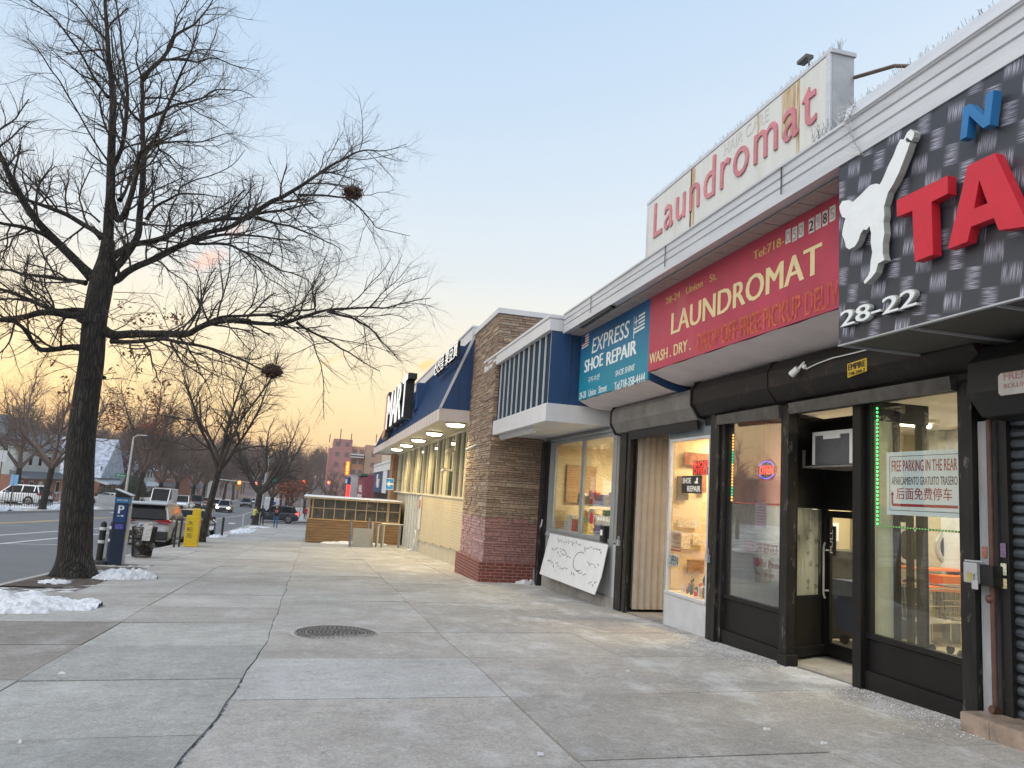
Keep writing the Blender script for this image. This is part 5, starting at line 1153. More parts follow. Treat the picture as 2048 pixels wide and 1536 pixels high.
# things hung inside the shoe shop; the last plate paints a window reflection
for i, (x, z, w, h, c, lab) in enumerate([(5.60, -.30, .16, .14, (.62, .58, .48), 'wide pale paper pinned inside the shoe shop behind the thank you card'), (5.55, -.62, .10, .22, (.72, .68, .6), 'white price sheet on the shoe shop side wall'), (5.50, .12, .10, .36, (.10, .09, .07), 'dark cloth hanging at the left inside the shoe shop window'), (5.78, -.55, .09, .16, (.66, .60, .45), 'yellowish sheet on the shoe shop side wall above the bottles'), (5.75, -.98, .14, .20, (.30, .17, .07), 'brown box lid leaning low inside the display window'), (5.84, .25, .05, .40, (.28, .12, .07), 'reddish brown strip hanging inside the display window'), (5.72, .66, .22, .20, (.24, .09, .06), 'dark red plate painted as a reflection across the top inside the display window')]):
    q = MB(); q.box(x - w, x + w, 11.0 - i * .004, 11.012 - i * .003, z, z + h); o = q.build('poster', pm('poster_%d' % i, c, .8, var=.35, scale=24, bump=0), org=(x, 11, z)); tag(o, lab, 'poster')
cb_ = thing('shoe_rack', 'tall wooden rack of shoes at the back of the shoe repair shop', 'rack', (7.6, 10.3, -1.7))
q = MB()
for k in range(5): q.box(7.4, 7.75, 9.78, 10.5, -1.5 + k * .42, -1.47 + k * .42)
q.box(7.4, 7.75, 10.5, 10.54, -1.7, .4); q.build('shelves', pm('rack_wood', (.30, .17, .07), .6, var=.2, scale=8, bump=.1), cb_)
q = MB()
for k in range(4):
    for j in range(5): q.ball((7.45, 9.86 + j * .14, -1.42 + k * .42), .07, 8, 5, (1.5, .6, .6))
q.build('shoes', pm('shoe_leather', (.10, .04, .02), .4, var=.6, scale=6, bump=0), cb_)
# convenience store goods
shx = thing('store_shelf', 'metal shelf packed with coloured goods behind the convenience store window', 'shelf', (6.2, 16, -1.75))
q = MB()
for k in range(4): q.box(6.0, 6.45, 14.9, 17.5, -1.35 + k * .42, -1.32 + k * .42)
q.build('boards', white_paint, shx)
gc = [(.55, .04, .03), (.65, .45, .05), (.05, .25, .10), (.55, .55, .55), (.30, .12, .06), (.15, .10, .35), (.75, .72, .65), (.6, .25, .05)]
r = random.Random(8)
def goods(x, y, z, w, h, c, lab, cat='box', nm='packet'):
    q = MB(); q.hexa([(x, y - w / 2, z), (x + .14, y - w / 2, z), (x + .14, y + w / 2, z), (x, y + w / 2, z)], [(x + .01, y - w / 2 + .01, z + h), (x + .12, y - w / 2 + .01, z + h), (x + .12, y + w / 2 - .01, z + h), (x + .01, y + w / 2 - .01, z + h)])
    o = q.build(nm, pm('goods_%s' % str(c), gc[c], .45, var=.5, scale=30, bump=0), org=(x, y, z), bevel=.008); tag(o, lab, cat, 'goods on the convenience store shelves'); return o
cn = ['red', 'yellow', 'green', 'grey', 'brown', 'purple', 'white', 'orange']
lv = ['bottom', 'second', 'third', 'top']
for k in range(4):
    y = 15.0
    for j in range(11):
        w = r.uniform(.13, .26); c = r.randrange(8)
        goods(6.02, y + w / 2, -1.32 + k * .42, w, r.uniform(.16, .33), c, '%s packet on the %s board of the store shelf, place %d from the right' % (cn[c], lv[k], j + 1)); y += w + .01
# bottles with purple and white labels low in window
for j in range(9):
    y = 13.55 + j * .155; t = thing('drink_bottle', 'large bottle with a purple label behind the store window, %s' % ['first from the mail box', 'second from the mail box', 'third from the mail box', 'fourth from the mail box', 'fifth from the mail box', 'sixth from the mail box', 'seventh from the mail box', 'eighth from the mail box', 'farthest from the mail box'][j], 'bottle', (5.55, y, -.68), 'purple labelled bottles in the store window')
    q = MB(); q.tube([(5.55, y, -.68), (5.55, y, -.42), (5.55, y, -.34), (5.55, y, -.32)], [.065, .065, .03, .028], 12); q.build('flask', pm('milky_plastic', (.62, .62, .64), .3, bump=0), t)
    q = MB(); q.tube([(5.55, y, -.62), (5.55, y, -.46)], .067, 12); q.build('label_band', pm('purple_label', (.14, .10, .30), .4, var=.5, scale=25, bump=0), t)
    q = MB(); q.tube([(5.55, y, -.32), (5.55, y, -.29)], .03, 8); q.build('cap', white_paint, t)
for j, (y, w, h, c) in enumerate([(15.4, .3, .22, 1), (15.75, .28, .3, 2), (16.1, .3, .26, 0), (16.45, .3, .34, 6), (16.75, .22, .2, 3)]): goods(5.5, y, -.66, w, h, c, '%s package standing right behind the left store window' % ['yellow', 'green', 'red', 'white', 'grey'][j])
q = MB(); q.box(5.4, 5.9, 13.3, 17.2, -.72, -.66); q.build('window_ledge', white_paint, B)
bd = MB(); bd.box(5.85, 6.6, 17.82, 17.88, -.05, .85); tag(bd.build('wall_board', pm('tan_board', (.42, .26, .12), .7, var=.1), org=(6.2, 17.85, -.05)), 'brown board on the back wall of the convenience store', 'board')
rd_ = MB(); rd_.prism([(5.28, 14.42 + .09 * math.cos(a), -.32 + .12 * math.sin(a)) for a in [2 * math.pi * i / 20 for i in range(20)]], (-.002, 0, 0)); o = thing('window_sticker', 'red oval sticker with white lettering beside it on the store glass', 'sticker', (5.28, 14.4, -.4)); rd_.build('oval', redink, o)
text('718-358-9515', (5.279, 14.28, -.34), WU, WW, .75, .09, wtx, o, depth=.001)

# ================= WHITE AND BLUE CANOPY, STONE PILLAR =================
cn_m = pm('painted_panel', (.60, .61, .63), .5, var=.05, scale=3, bump=.08, stain=(.42, .40, .38), sts=2, stk=.45, stretch=(1, 1, .4))
navy = pm('navy_panel', (.012, .052, .15), .5, var=.1, scale=3, bump=.05)
teal = pm('dark_teal_panel', (.005, .030, .055), .65, var=.1, scale=3, bump=.05, spec=.2)
CX = 4.02; cy0, cy1 = 13.72, 19.6
cp = thing('store_canopy', 'white canopy box with a blue band of vertical white fins over the convenience store', 'canopy', (4.7, 16, 1.45))
q = MB(); q.box(CX, 5.32, cy0, cy1, 1.435, 1.775); q.build('lower_fascia', cn_m, cp, bevel=.006)
q = MB(); q.box(CX + .07, 5.32, cy0 + .02, cy1 - .02, 1.776, 3.16); q.build('blue_band', teal, cp)
q = MB(); q.box(CX + .03, 5.33, cy0 + .012, cy0 + .019, 1.776, 3.16); q.box(CX + .4, CX + .43, cy0 - .005, cy0 + .011, 1.776, 3.16); q.build('blue_side', navy, cp)
q = MB(); n_ = 14
for i in range(n_ + 1):
    y = cy0 + .02 + (cy1 - cy0 - .06) * i / n_; q.box(CX + .04, CX + .069, y, y + (.022 if i else .05), 1.777, 3.159)
q.build('fin', cn_m, cp)
q = MB(); q.box(CX - .03, 5.34, cy0 - .01, cy1 + .01, 3.161, 3.40); q.box(CX - .05, 5.36, cy0 - .03, cy1 + .02, 3.401, 3.46); q.build('top_cap', cn_m, cp, bevel=.006)
tl = thing('tube_fixture', 'white fluorescent tube fixture under the white canopy', 'light', (4.25, 16.8, 1.4))
q = MB(); q.box(4.18, 4.3, 15.1, 18.3, 1.37, 1.432); q.build('housing', cn_m, tl, bevel=.01)
q = MB(); q.tube([(4.24, 15.2, 1.355), (4.24, 18.2, 1.355)], .03, 8); q.build('tube', pm('unlit_tube', (.6, .6, .58), .3, bump=0), tl)

redbrick = brickmat('red_brick', (.20, .045, .035), (.14, .035, .03), (.30, .20, .17), .22, .075, .008, bump=.6, var=.3)
pil = thing('stone_pillar', 'tall ledge-stone pillar with a brick foot and painted mauve lower half', 'pillar', (4.7, 19.7, gz(4.7, 19.7)))
def tone_stone():
    m = bpy.data.materials.new('ledge_stone'); m.use_nodes = True; nt = m.node_tree; n = nt.nodes; l = nt.links; b = n['Principled BSDF']; at = n.new('ShaderNodeAttribute'); at.attribute_name = 'tone'
    tc = n.new('ShaderNodeTexCoord'); nz = N(n, 'ShaderNodeTexNoise', Scale=16.0, Detail=6.0, Roughness=.7); l.new(tc.outputs['Object'], nz.inputs[0]); mr = N(n, 'ShaderNodeMapRange'); mr.inputs['From Min'].default_value = .3; mr.inputs['From Max'].default_value = .7; mr.inputs['To Min'].default_value = .6; mr.inputs['To Max'].default_value = 1.35; l.new(nz.outputs[0], mr.inputs['Value'])
    sc = n.new('ShaderNodeVectorMath'); sc.operation = 'SCALE'; l.new(at.outputs['Color'], sc.inputs[0]); l.new(mr.outputs[0], sc.inputs['Scale']); l.new(sc.outputs[0], b.inputs['Base Color']); b.inputs['Roughness'].default_value = .85
    bp = n.new('ShaderNodeBump'); bp.inputs['Strength'].default_value = .8; bp.inputs['Distance'].default_value = .03; l.new(nz.outputs[0], bp.inputs['Height']); l.new(bp.outputs[0], b.inputs['Normal']); return m
q = MB(); r = random.Random(31); tones = []; q.box(4.012, 5.9, 18.212, 21.2, -1.58, 4.46); tones += [(.035, .028, .024, 1)] * 6; z = -1.575
while z < 4.44:
    h = r.choice([.045, .055, .065, .08, .11]); h = min(h, 4.46 - z)
    for face in (0, 1):
        a, e = (18.2, 21.2) if face == 0 else (4.0, 5.9)
        while a < e - .001:
            w = min(r.uniform(.12, .55), e - a); w = e - a if e - a - w < .1 else w; g = .005; pr = r.uniform(.0, .026); hh = h
            st = [(a, w, z, h)] if h < .11 or r.random() < .5 else [(a, w, z, h * .45), (a, w, z + h * .45, h * .55)]
            for (aa, ww, zz, h2) in st:
                c = r.choice([(.33, .235, .165), (.29, .205, .145), (.35, .255, .18), (.27, .19, .14), (.35, .28, .205), (.30, .215, .16)]); k = r.uniform(.8, 1.15)
                if zz < -.62: c = (.40, .25, .245) if face == 0 else (.31, .165, .155); k = r.uniform(.88, 1.08)  # mauve paint, coloured lighter on the west face for the light falling there
                if face == 0: q.hexa([(4.012, aa + g, zz + g), (4.012, aa + ww - g, zz + g), (4.0 - pr, aa + ww - g, zz + g), (4.0 - pr, aa + g, zz + g)], [(4.012, aa + g, zz + h2 - g), (4.012, aa + ww - g, zz + h2 - g), (4.0 - pr * r.uniform(.3, 1), aa + ww - g, zz + h2 - g), (4.0 - pr * r.uniform(.3, 1), aa + g, zz + h2 - g)])
                else: q.hexa([(aa + g, 18.2 - pr, zz + g), (aa + ww - g, 18.2 - pr, zz + g), (aa + ww - g, 18.212, zz + g), (aa + g, 18.212, zz + g)], [(aa + g, 18.2 - pr * r.uniform(.3, 1), zz + h2 - g), (aa + ww - g, 18.2 - pr * r.uniform(.3, 1), zz + h2 - g), (aa + ww - g, 18.212, zz + h2 - g), (aa + g, 18.212, zz + h2 - g)])
                tones += [(c[0] * k, c[1] * k, c[2] * k, 1)] * 6
            a += w
    z += h
o = q.build('stone_shaft', tone_stone(), pil); at_ = o.data.color_attributes.new('tone', 'FLOAT_COLOR', 'CORNER'); at_.data.foreach_set('color', np.repeat(np.array(tones), 4, axis=0).ravel())
q = MB(); q.box(3.9, 5.42, 18.12, 21.28, -2.6, -1.575); q.build('brick_foot', redbrick, pil)
q = MB(); q.box(3.95, 6.0, 18.15, 21.25, 4.471, 4.60); q.build('coping', cn_m, pil)
q = MB(); q.tube([(3.98, 19.9, 1.28), (3.98, 21.1, 1.22)], .03, 8); q.build('pipe', cn_m, pil)
for (yy, zz) in ((0, 0),):
    hk = MB(); hk.tube([(5.16, 17.36, -.48), (5.14, 17.36, -.62), (5.12, 17.38, -.66)], .02, 6); tag(hk.build('hanging_padlock', alu2, org=(5.14, 17.36, -.6)), 'small pale padlock hanging on the black rail beside the stone pillar', 'padlock')
hk = MB(); hk.box(5.13, 5.17, 12.62, 12.70, -.72, -.62); hk.tube([(5.15, 12.63, -.62), (5.15, 12.64, -.56), (5.15, 12.68, -.56), (5.15, 12.69, -.62)], .006, 6); tag(hk.build('hanging_padlock', alu2, org=(5.15, 12.66, -.7)), 'pale padlock on the black rail left of the accordion panel', 'padlock')
hk = MB(); hk.box(5.14, 5.18, 9.50, 9.57, -.70, -.60); hk.tube([(5.16, 9.51, -.6), (5.16, 9.52, -.52), (5.16, 9.56, -.52), (5.16, 9.57, -.6)], .006, 6); tag(hk.build('hanging_padlock', alu2, org=(5.16, 9.53, -.7)), 'padlock on the worn rail between the shoe repair window and the laundromat', 'padlock')

# ================= SUPERMARKET =================
mk = thing('supermarket_building', 'single-storey market with navy standing-seam mansard, lit white canopy and cream panelled wall', 'building', (6, 32, gz(4.4, 32)))
WX = 4.4
panel = brickmat('cream_ribbed_panel', (.50, .43, .29), (.48, .41, .275), (.30, .27, .20), 4.0, .085, .006, bump=.5, var=.08)
q = MB(); y = 21.3
while y < 33.2:
    yb = min(y + 1.95, 33.3); q.box(WX, WX + .1, y, yb - .02, gz(WX, y) + .45, -.19); y += 1.95
q.build('wall_panel', panel, mk)
q = MB(); q.hexa([(WX + .03, 21.28, -3), (WX + .2, 21.28, -3), (WX + .2, 33.3, -3.2), (WX + .03, 33.3, -3.2)], [(WX + .03, 21.28, gz(WX, 21.3) + .46), (WX + .2, 21.28, -.19), (WX + .2, 33.3, -.19), (WX + .03, 33.3, gz(WX, 33.3) + .46)]); q.build('foundation', pm('cream_concrete', (.42, .38, .29), .85, var=.1, scale=3, bump=.3, stain=(.25, .22, .17), sts=2, stk=.4), mk)
q = MB(); q.box(WX + .2, 20, 21.3, 45.5, -4, 4.0); q.build('core_walls', pm('cream_stucco', (.45, .40, .30), .8, bump=.2), mk)
frm = pm('cream_window_frame', (.58, .54, .42), .5, var=.06, bump=.05)
gl2 = pm('frosted_window', (.045, .055, .042), .05, var=.25, scale=.5, bump=0, stain=(.10, .11, .085), sts=.5, stk=.6)
nW = 12; ya, yb = 21.45, 45.0; dy = (yb - ya) / nW
r = random.Random(5)
fr_ = MB(); fr_.box(WX - .03, WX + .12, 21.35, 45.1, -.19, -.12); fr_.box(WX - .02, WX + .12, 21.35, 45.1, 1.93, 2.0); fr_.build('window_rail', frm, mk)
for i in range(nW):
    y = ya + i * dy; q = MB(); q.box(WX - .03, WX + .1, y - .07, y + .07, -.12, 1.93)
    if i % 2: q.box(WX - .0, WX + .1, y + dy * .5 - .04, y + dy * .5 + .04, -.12, 1.93)
    w = q.build('window', frm, mk); q = MB(); q.poly([(WX + .06, y + .045, -.12), (WX + .06, y + .045, 1.93), (WX + .06, y + dy - .045, 1.93), (WX + .06, y + dy - .045, -.12)]); q.build('pane', gl2, w)
# entrance bay with pale pipes and doors, then brick end pier
q = MB()
for i in range(6): q.box(WX - .02, WX + .1, 33.6 + i * 1.0, 33.68 + i * 1.0, -2.85, -.2)
q.build('door_frame', alu, mk); q = MB(); q.poly([(WX + .05, 33.4, -2.9), (WX + .05, 33.4, -.2), (WX + .05, 39.3, -.2), (WX + .05, 39.3, -2.9)]); q.build('door', pm('door_glass_grey', (.30, .32, .30), .2, var=.2, scale=2, bump=0), mk)
q = MB(); q.box(WX - .2, WX + .8, 45.1, 46.8, -3.6, 2.0); q.build('brick_pier', brickmat('orange_brick', (.42, .22, .09), (.33, .16, .07), (.28, .22, .15), .3, .1, .01, bump=.6, var=.3), mk)
# canopy and mansard
MX = 3.13; my0, my1 = 21.2, 46.6
q = MB(); q.box(MX, MX + .05, my0, my1, 1.96, 2.30); q.box(MX + .05, 4.6, my0, my0 + .05, 1.96, 2.30); q.box(MX + .05, 4.6, my1 - .05, my1, 1.96, 2.3); q.mats.append(pm('fascia_white', (.62, .54, .50), .5, var=.04, scale=2, bump=.05)); q.mat(greyfr); y = my0 + .6
while y < my1: q.box(MX - .006, MX - .001, y, y + .02, 1.97, 2.29); y += .62
q.build('canopy_fascia', None, mk)
q = MB(); q.box(MX + .05, 4.55, my0 + .05, my1 - .05, 2.01, 2.05); q.build('canopy_soffit', frm, mk)
XT = 3.95; ZT = 4.35
q = MB(); q.poly([(MX + .02, my0, 2.30), (MX + .02, my1, 2.30), (XT, my1 - .8, ZT), (XT, my0, ZT)]); q.poly([(MX + .02, my0, 2.30), (XT, my0, ZT), (4.6, my0, ZT), (4.6, my0, 2.30)]); q.poly([(MX + .02, my1, 2.30), (4.6, my1, 2.3), (4.6, my1 - .8, ZT), (XT, my1 - .8, ZT)]); q.build('mansard_roof', navy, mk)
q = MB(); y = my0 + .02
while y < my1 - .8:
    q.hexa([(MX + .0, y, 2.30), (MX + .06, y, 2.30), (MX + .06, y + .03, 2.30), (MX + .0, y + .03, 2.30)], [(XT - .03, y, ZT), (XT + .02, y, ZT), (XT + .02, y + .03, ZT), (XT - .03, y + .03, ZT)]); y += .42
q.build('roof_seam', navy, mk)
q = MB(); q.hexa([(MX - .02, my0 - .02, 2.30), (MX + .05, my0 - .02, 2.30), (MX + .05, my0 + .04, 2.30), (MX - .02, my0 + .04, 2.30)], [(XT - .05, my0 - .02, ZT), (XT + .02, my0 - .02, ZT), (XT + .02, my0 + .04, ZT), (XT - .05, my0 + .04, ZT)])
q.box(3.9, 4.7, my0 - .02, my1 - .8, ZT + .001, ZT + .34); q.box(3.87, 4.72, my0 - .04, my1 - .78, ZT + .341, ZT + .40); q.build('parapet_cap', cn_m, mk)
q = MB()
for x in (3.62, 3.88): q.box(x, x + .02, my0 - .012, my0 - .002, 2.32, 2.3 + (x - MX) / (XT - MX) * (ZT - 2.3) if x < XT else ZT)
q.build('side_seam', navy, mk)
for i, y in enumerate((22.0, 26.2, 30.4, 34.6, 38.8)):
    t = thing('canopy_light', 'lit round ceiling light under the market canopy, ' + ['closest to the stone pillar', 'second from the stone pillar', 'middle one of the five', 'second from the far end', 'at the far end of the row'][i], 'light', (3.75, y, 2.0), 'round lights under the market canopy')
    q = MB(); q.tube([(3.75, y, 2.005), (3.75, y, 1.95)], .30, 24); q.build('rim', frm, t)
    q = MB(); q.tube([(3.75, y, 1.95), (3.75, y, 1.90), (3.75, y, 1.875)], [.27, .24, .12], 24); q.build('lens', glow('canopy_lens', (1, .93, .68), 7), t)
    ld = bpy.data.lights.new('lamp', 'SPOT'); ld.spot_size = R(165); ld.spot_blend = .6; ld.energy = 260; ld.color = (1, .74, .32); ld.shadow_soft_size = .4
    lo = bpy.data.objects.new('lamp', ld); col.objects.link(lo); lo.parent = t; lo.location = (-.3, 0, -.2)
# market signs
mksg = thing('market_letter_sign', 'big white block letters with black sides and one salmon letter above the market canopy', 'sign', (3.0, 33, 2.5))
wface = glow('lit_white_face', (.85, .83, .80), .35); blk = pm('black_return', (.012, .012, .012), .4, bump=0)
LX = 2.95
cells = [('T', 28.75, 30.3), ('R', 30.5, 32.3), ('A', 32.4, 34.3), ('M', 34.5, 36.9)]
for ch, a, b in cells:
    text(ch, (LX + .34, b, 2.72 + (b - 29) * .0), WU, WW, b - a, 1.62, blk, mksg, name='letter_return', depth=.33, bold=.05)
    text(ch, (LX - .0, b - .02, 2.75), WU, WW, b - a - .04, 1.56, wface, mksg, name='white_letter', depth=.012, bold=.03)
text('J', (LX + .34, 38.6, 2.35), WU, WW, 1.5, 2.2, blk, mksg, name='letter_return', depth=.33, bold=.06); text('J', (LX, 38.58, 2.4), WU, WW, 1.46, 2.12, pm('salmon_face', (.62, .26, .20), .5, bump=0), mksg, name='salmon_letter', depth=.012, bold=.04)
q = MB(); q.box(LX + .345, LX + .5, 28.6, 38.6, 2.55, 2.85); q.hexa([(LX + .4, 28.65, 3.0), (3.4, 28.65, 3.0), (3.4, 29.2, 3.0), (LX + .4, 29.2, 3.0)], [(LX + .4, 28.65, 4.0), (3.85, 28.65, 4.0), (3.85, 29.2, 4.0), (LX + .4, 29.2, 4.0)]); q.build('sign_bracket', navy, mksg)
ks = thing('korean_letter_sign', 'row of small white Korean and Chinese letters on the navy mansard roof', 'sign', (3.5, 23, 3.7))
kz0, kz1 = 3.74, 4.2
text('신선품 果豆寶', (3.50, 25.0, kz0), WU, WW, 4.3, kz1 - kz0, blk, ks, name='letter_return', depth=.07, bold=.01)
text('신선품 果豆寶', (3.42, 25.0, kz0), WU, WW, 4.3, kz1 - kz0, wface, ks, name='white_letter', depth=.006)
q = MB(); q.box(3.5, 3.56, 20.72 + .6, 25.0, 3.72, 3.78); q.box(3.5, 3.8, 21.3, 21.36, 3.74, 4.15); q.build('mounting_rail', navy, ks)
wlt = thing('wall_floodlight', 'white twin flood light on a bracket among the market windows', 'light', (4.3, 25.3, 1.2))
q = MB(); q.tube([(4.4, 25.2, 1.35), (4.1, 25.2, 1.35), (4.1, 25.6, 1.30)], .03, 8); q.tube([(4.1, 25.5, .75), (4.1, 25.9, .7)], .06, 10); q.tube([(4.1, 24.9, 1.38), (4.1, 25.3, 1.3)], .06, 10); q.tube([(4.35, 25.4, .72), (4.35, 25.4, 1.35)], .04, 8); q.tube([(4.38, 25.4, .72), (4.1, 25.55, .72)], .03, 8); q.build('fixture', frm, wlt)

# ================= TREES =================
def onY(px, py, Y): r = ray(px, py); return Vector((r * Y / r[1]).tolist())
class Tw:      # fast tube collector for branches
    def __init__(s): s.v = []; s.f = []
    def tube(s, P, Rd, n):
        base = len(s.v); up = None; L = len(P)
        for i, p in enumerate(P):
            t = P[min(i + 1, L - 1)] - P[max(i - 1, 0)]; t.normalize()
            if up is None: up = Vector((0, 0, 1)) if abs(t.z) < .9 else Vector((1, 0, 0))
            a = t.cross(up); a.normalize(); b = a.cross(t); up = b
            for k in range(n):
                an = 2 * math.pi * k / n; s.v.append(p + a * (Rd[i] * math.cos(an)) + b * (Rd[i] * math.sin(an)))
        for i in range(L - 1):
            for k in range(n): s.f.append((base + i * n + k, base + i * n + (k + 1) % n, base + (i + 1) * n + (k + 1) % n, base + (i + 1) * n + k))
def smooth_path(P, k=3):
    out = []
    for i in range(len(P) - 1):
        p0, p1, p2, p3 = P[max(i - 1, 0)], P[i], P[i + 1], P[min(i + 2, len(P) - 1)]
        for j in range(k):
            t = j / k; out.append(.5 * ((2 * p1) + (p2 - p0) * t + (2 * p0 - 5 * p1 + 4 * p2 - p3) * t * t + (3 * p1 - p0 - 3 * p2 + p3) * t ** 3))
    out.append(P[-1]); return out
def perp(d, r):
    v = Vector((r.gauss(0, 1), r.gauss(0, 1), r.gauss(0, 1))); v -= d * v.dot(d)
    return v.normalized() if v.length > 1e-4 else Vector((0, 0, 1))
T0 = None
def grow(T, P, r0, r1, lv, spec, r, tips=None):
    # P: list of points. adds the tube and its children
    n = (8, 5, 4, 3, 3)[min(lv, 4)]; L = len(P)
    rad = [r0 + (r1 - r0) * i / (L - 1) for i in range(L)]
    if lv == 0 and L > 5: rad[0] *= 1.35; rad[1] *= 1.2; rad[2] *= 1.08
    (T0 if lv == 0 and T0 is not None else T).tube(P, rad, n)
    if lv >= len(spec): return
    dens, len0, len1, ang, up, start = spec[lv]
    tot = sum((P[i + 1] - P[i]).length for i in range(L - 1)); m = max(1, int(tot * dens + r.random()))
    for c in range(m):
        t = start + (1 - start) * (c + r.random()) / m; s = t * (L - 1); i = min(int(s), L - 2); f = s - i
        p = P[i].lerp(P[i + 1], f); d = (P[i + 1] - P[i]).normalized(); rr = rad[i] + (rad[i + 1] - rad[i]) * f
        a = R(r.gauss(ang, 12)); nd = (d * math.cos(a) + perp(d, r) * math.sin(a) + Vector((0, 0, up))).normalized()
        ln = r.uniform(len0, len1) * (1.15 - .55 * t); k = (7, 5, 4, 3)[min(lv, 3)]
        Q = [p]; cd = nd
        for j in range(k):
            cd = (cd + Vector((r.gauss(0, .16), r.gauss(0, .16), r.gauss(0, .16) + up * .22))).normalized(); Q.append(Q[-1] + cd * (ln / k))
        cr = min(rr * .55, (.024, .0105, .0058, .0042)[min(lv, 3)] * spec_scale[0]); grow(T, Q, cr, cr * .45, lv + 1, spec, r, tips)
    if tips is not None and lv == len(spec) - 1: tips.append(P[-1])
spec_scale = [1.0]
def barkmat(name, c, scale=1.0):
    m = pm(name, c, .95, var=.35, scale=5 * scale, bump=0, stain=(.15, .14, .12), sts=2.5 * scale, stk=.5, stretch=(1, 1, .22)); nt = m.node_tree; n = nt.nodes; l = nt.links; b = n['Principled BSDF']
    tc = n.new('ShaderNodeTexCoord'); mp = n.new('ShaderNodeMapping'); mp.inputs['Scale'].default_value = (1, 1, .13); l.new(tc.outputs['Object'], mp.inputs[0])
    nz = N(n, 'ShaderNodeTexNoise', Scale=4.0, Detail=3.0); l.new(mp.outputs[0], nz.inputs[0]); ad = n.new('ShaderNodeVectorMath'); ad.operation = 'MULTIPLY_ADD'; ad.inputs[1].default_value = (.12, .12, .12); l.new(nz.outputs['Color'], ad.inputs[0]); l.new(mp.outputs[0], ad.inputs[2])
    vo = N(n, 'ShaderNodeTexVoronoi', Scale=22.0 * scale); vo.feature = 'DISTANCE_TO_EDGE'; l.new(ad.outputs[0], vo.inputs[0])
    mr = n.new('ShaderNodeMapRange'); mr.inputs['From Max'].default_value = .28; l.new(vo.outputs['Distance'], mr.inputs['Value'])
    bp = n.new('ShaderNodeBump'); bp.inputs['Strength'].default_value = 1; bp.inputs['Distance'].default_value = .03; l.new(mr.outputs[0], bp.inputs['Height']); l.new(bp.outputs[0], b.inputs['Normal'])
    mx = n.new('ShaderNodeMix'); mx.data_type = 'RGBA'; mx.inputs[6].default_value = (.012, .011, .010, 1); l.new(mr.outputs[0], mx.inputs[0]); l.new(b.inputs['Base Color'].links[0].from_socket, mx.inputs[7]); l.new(mx.outputs[2], b.inputs['Base Color'])
    return m
bark = barkmat('oak_bark', (.050, .044, .038)); twigm = pm('twig_bark', (.050, .042, .036), .9, var=.3, scale=3, bump=0)
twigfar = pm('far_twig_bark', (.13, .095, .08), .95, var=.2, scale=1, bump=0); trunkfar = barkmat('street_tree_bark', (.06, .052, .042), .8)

def meshobj(name, T, mat, parent, org, smooth=True):
    mb = MB(); mb.v = [tuple(v) for v in T.v]; mb.f = T.f; mb.m = [0] * len(T.f); return mb.build(name, mat, parent, smooth=smooth, org=org)

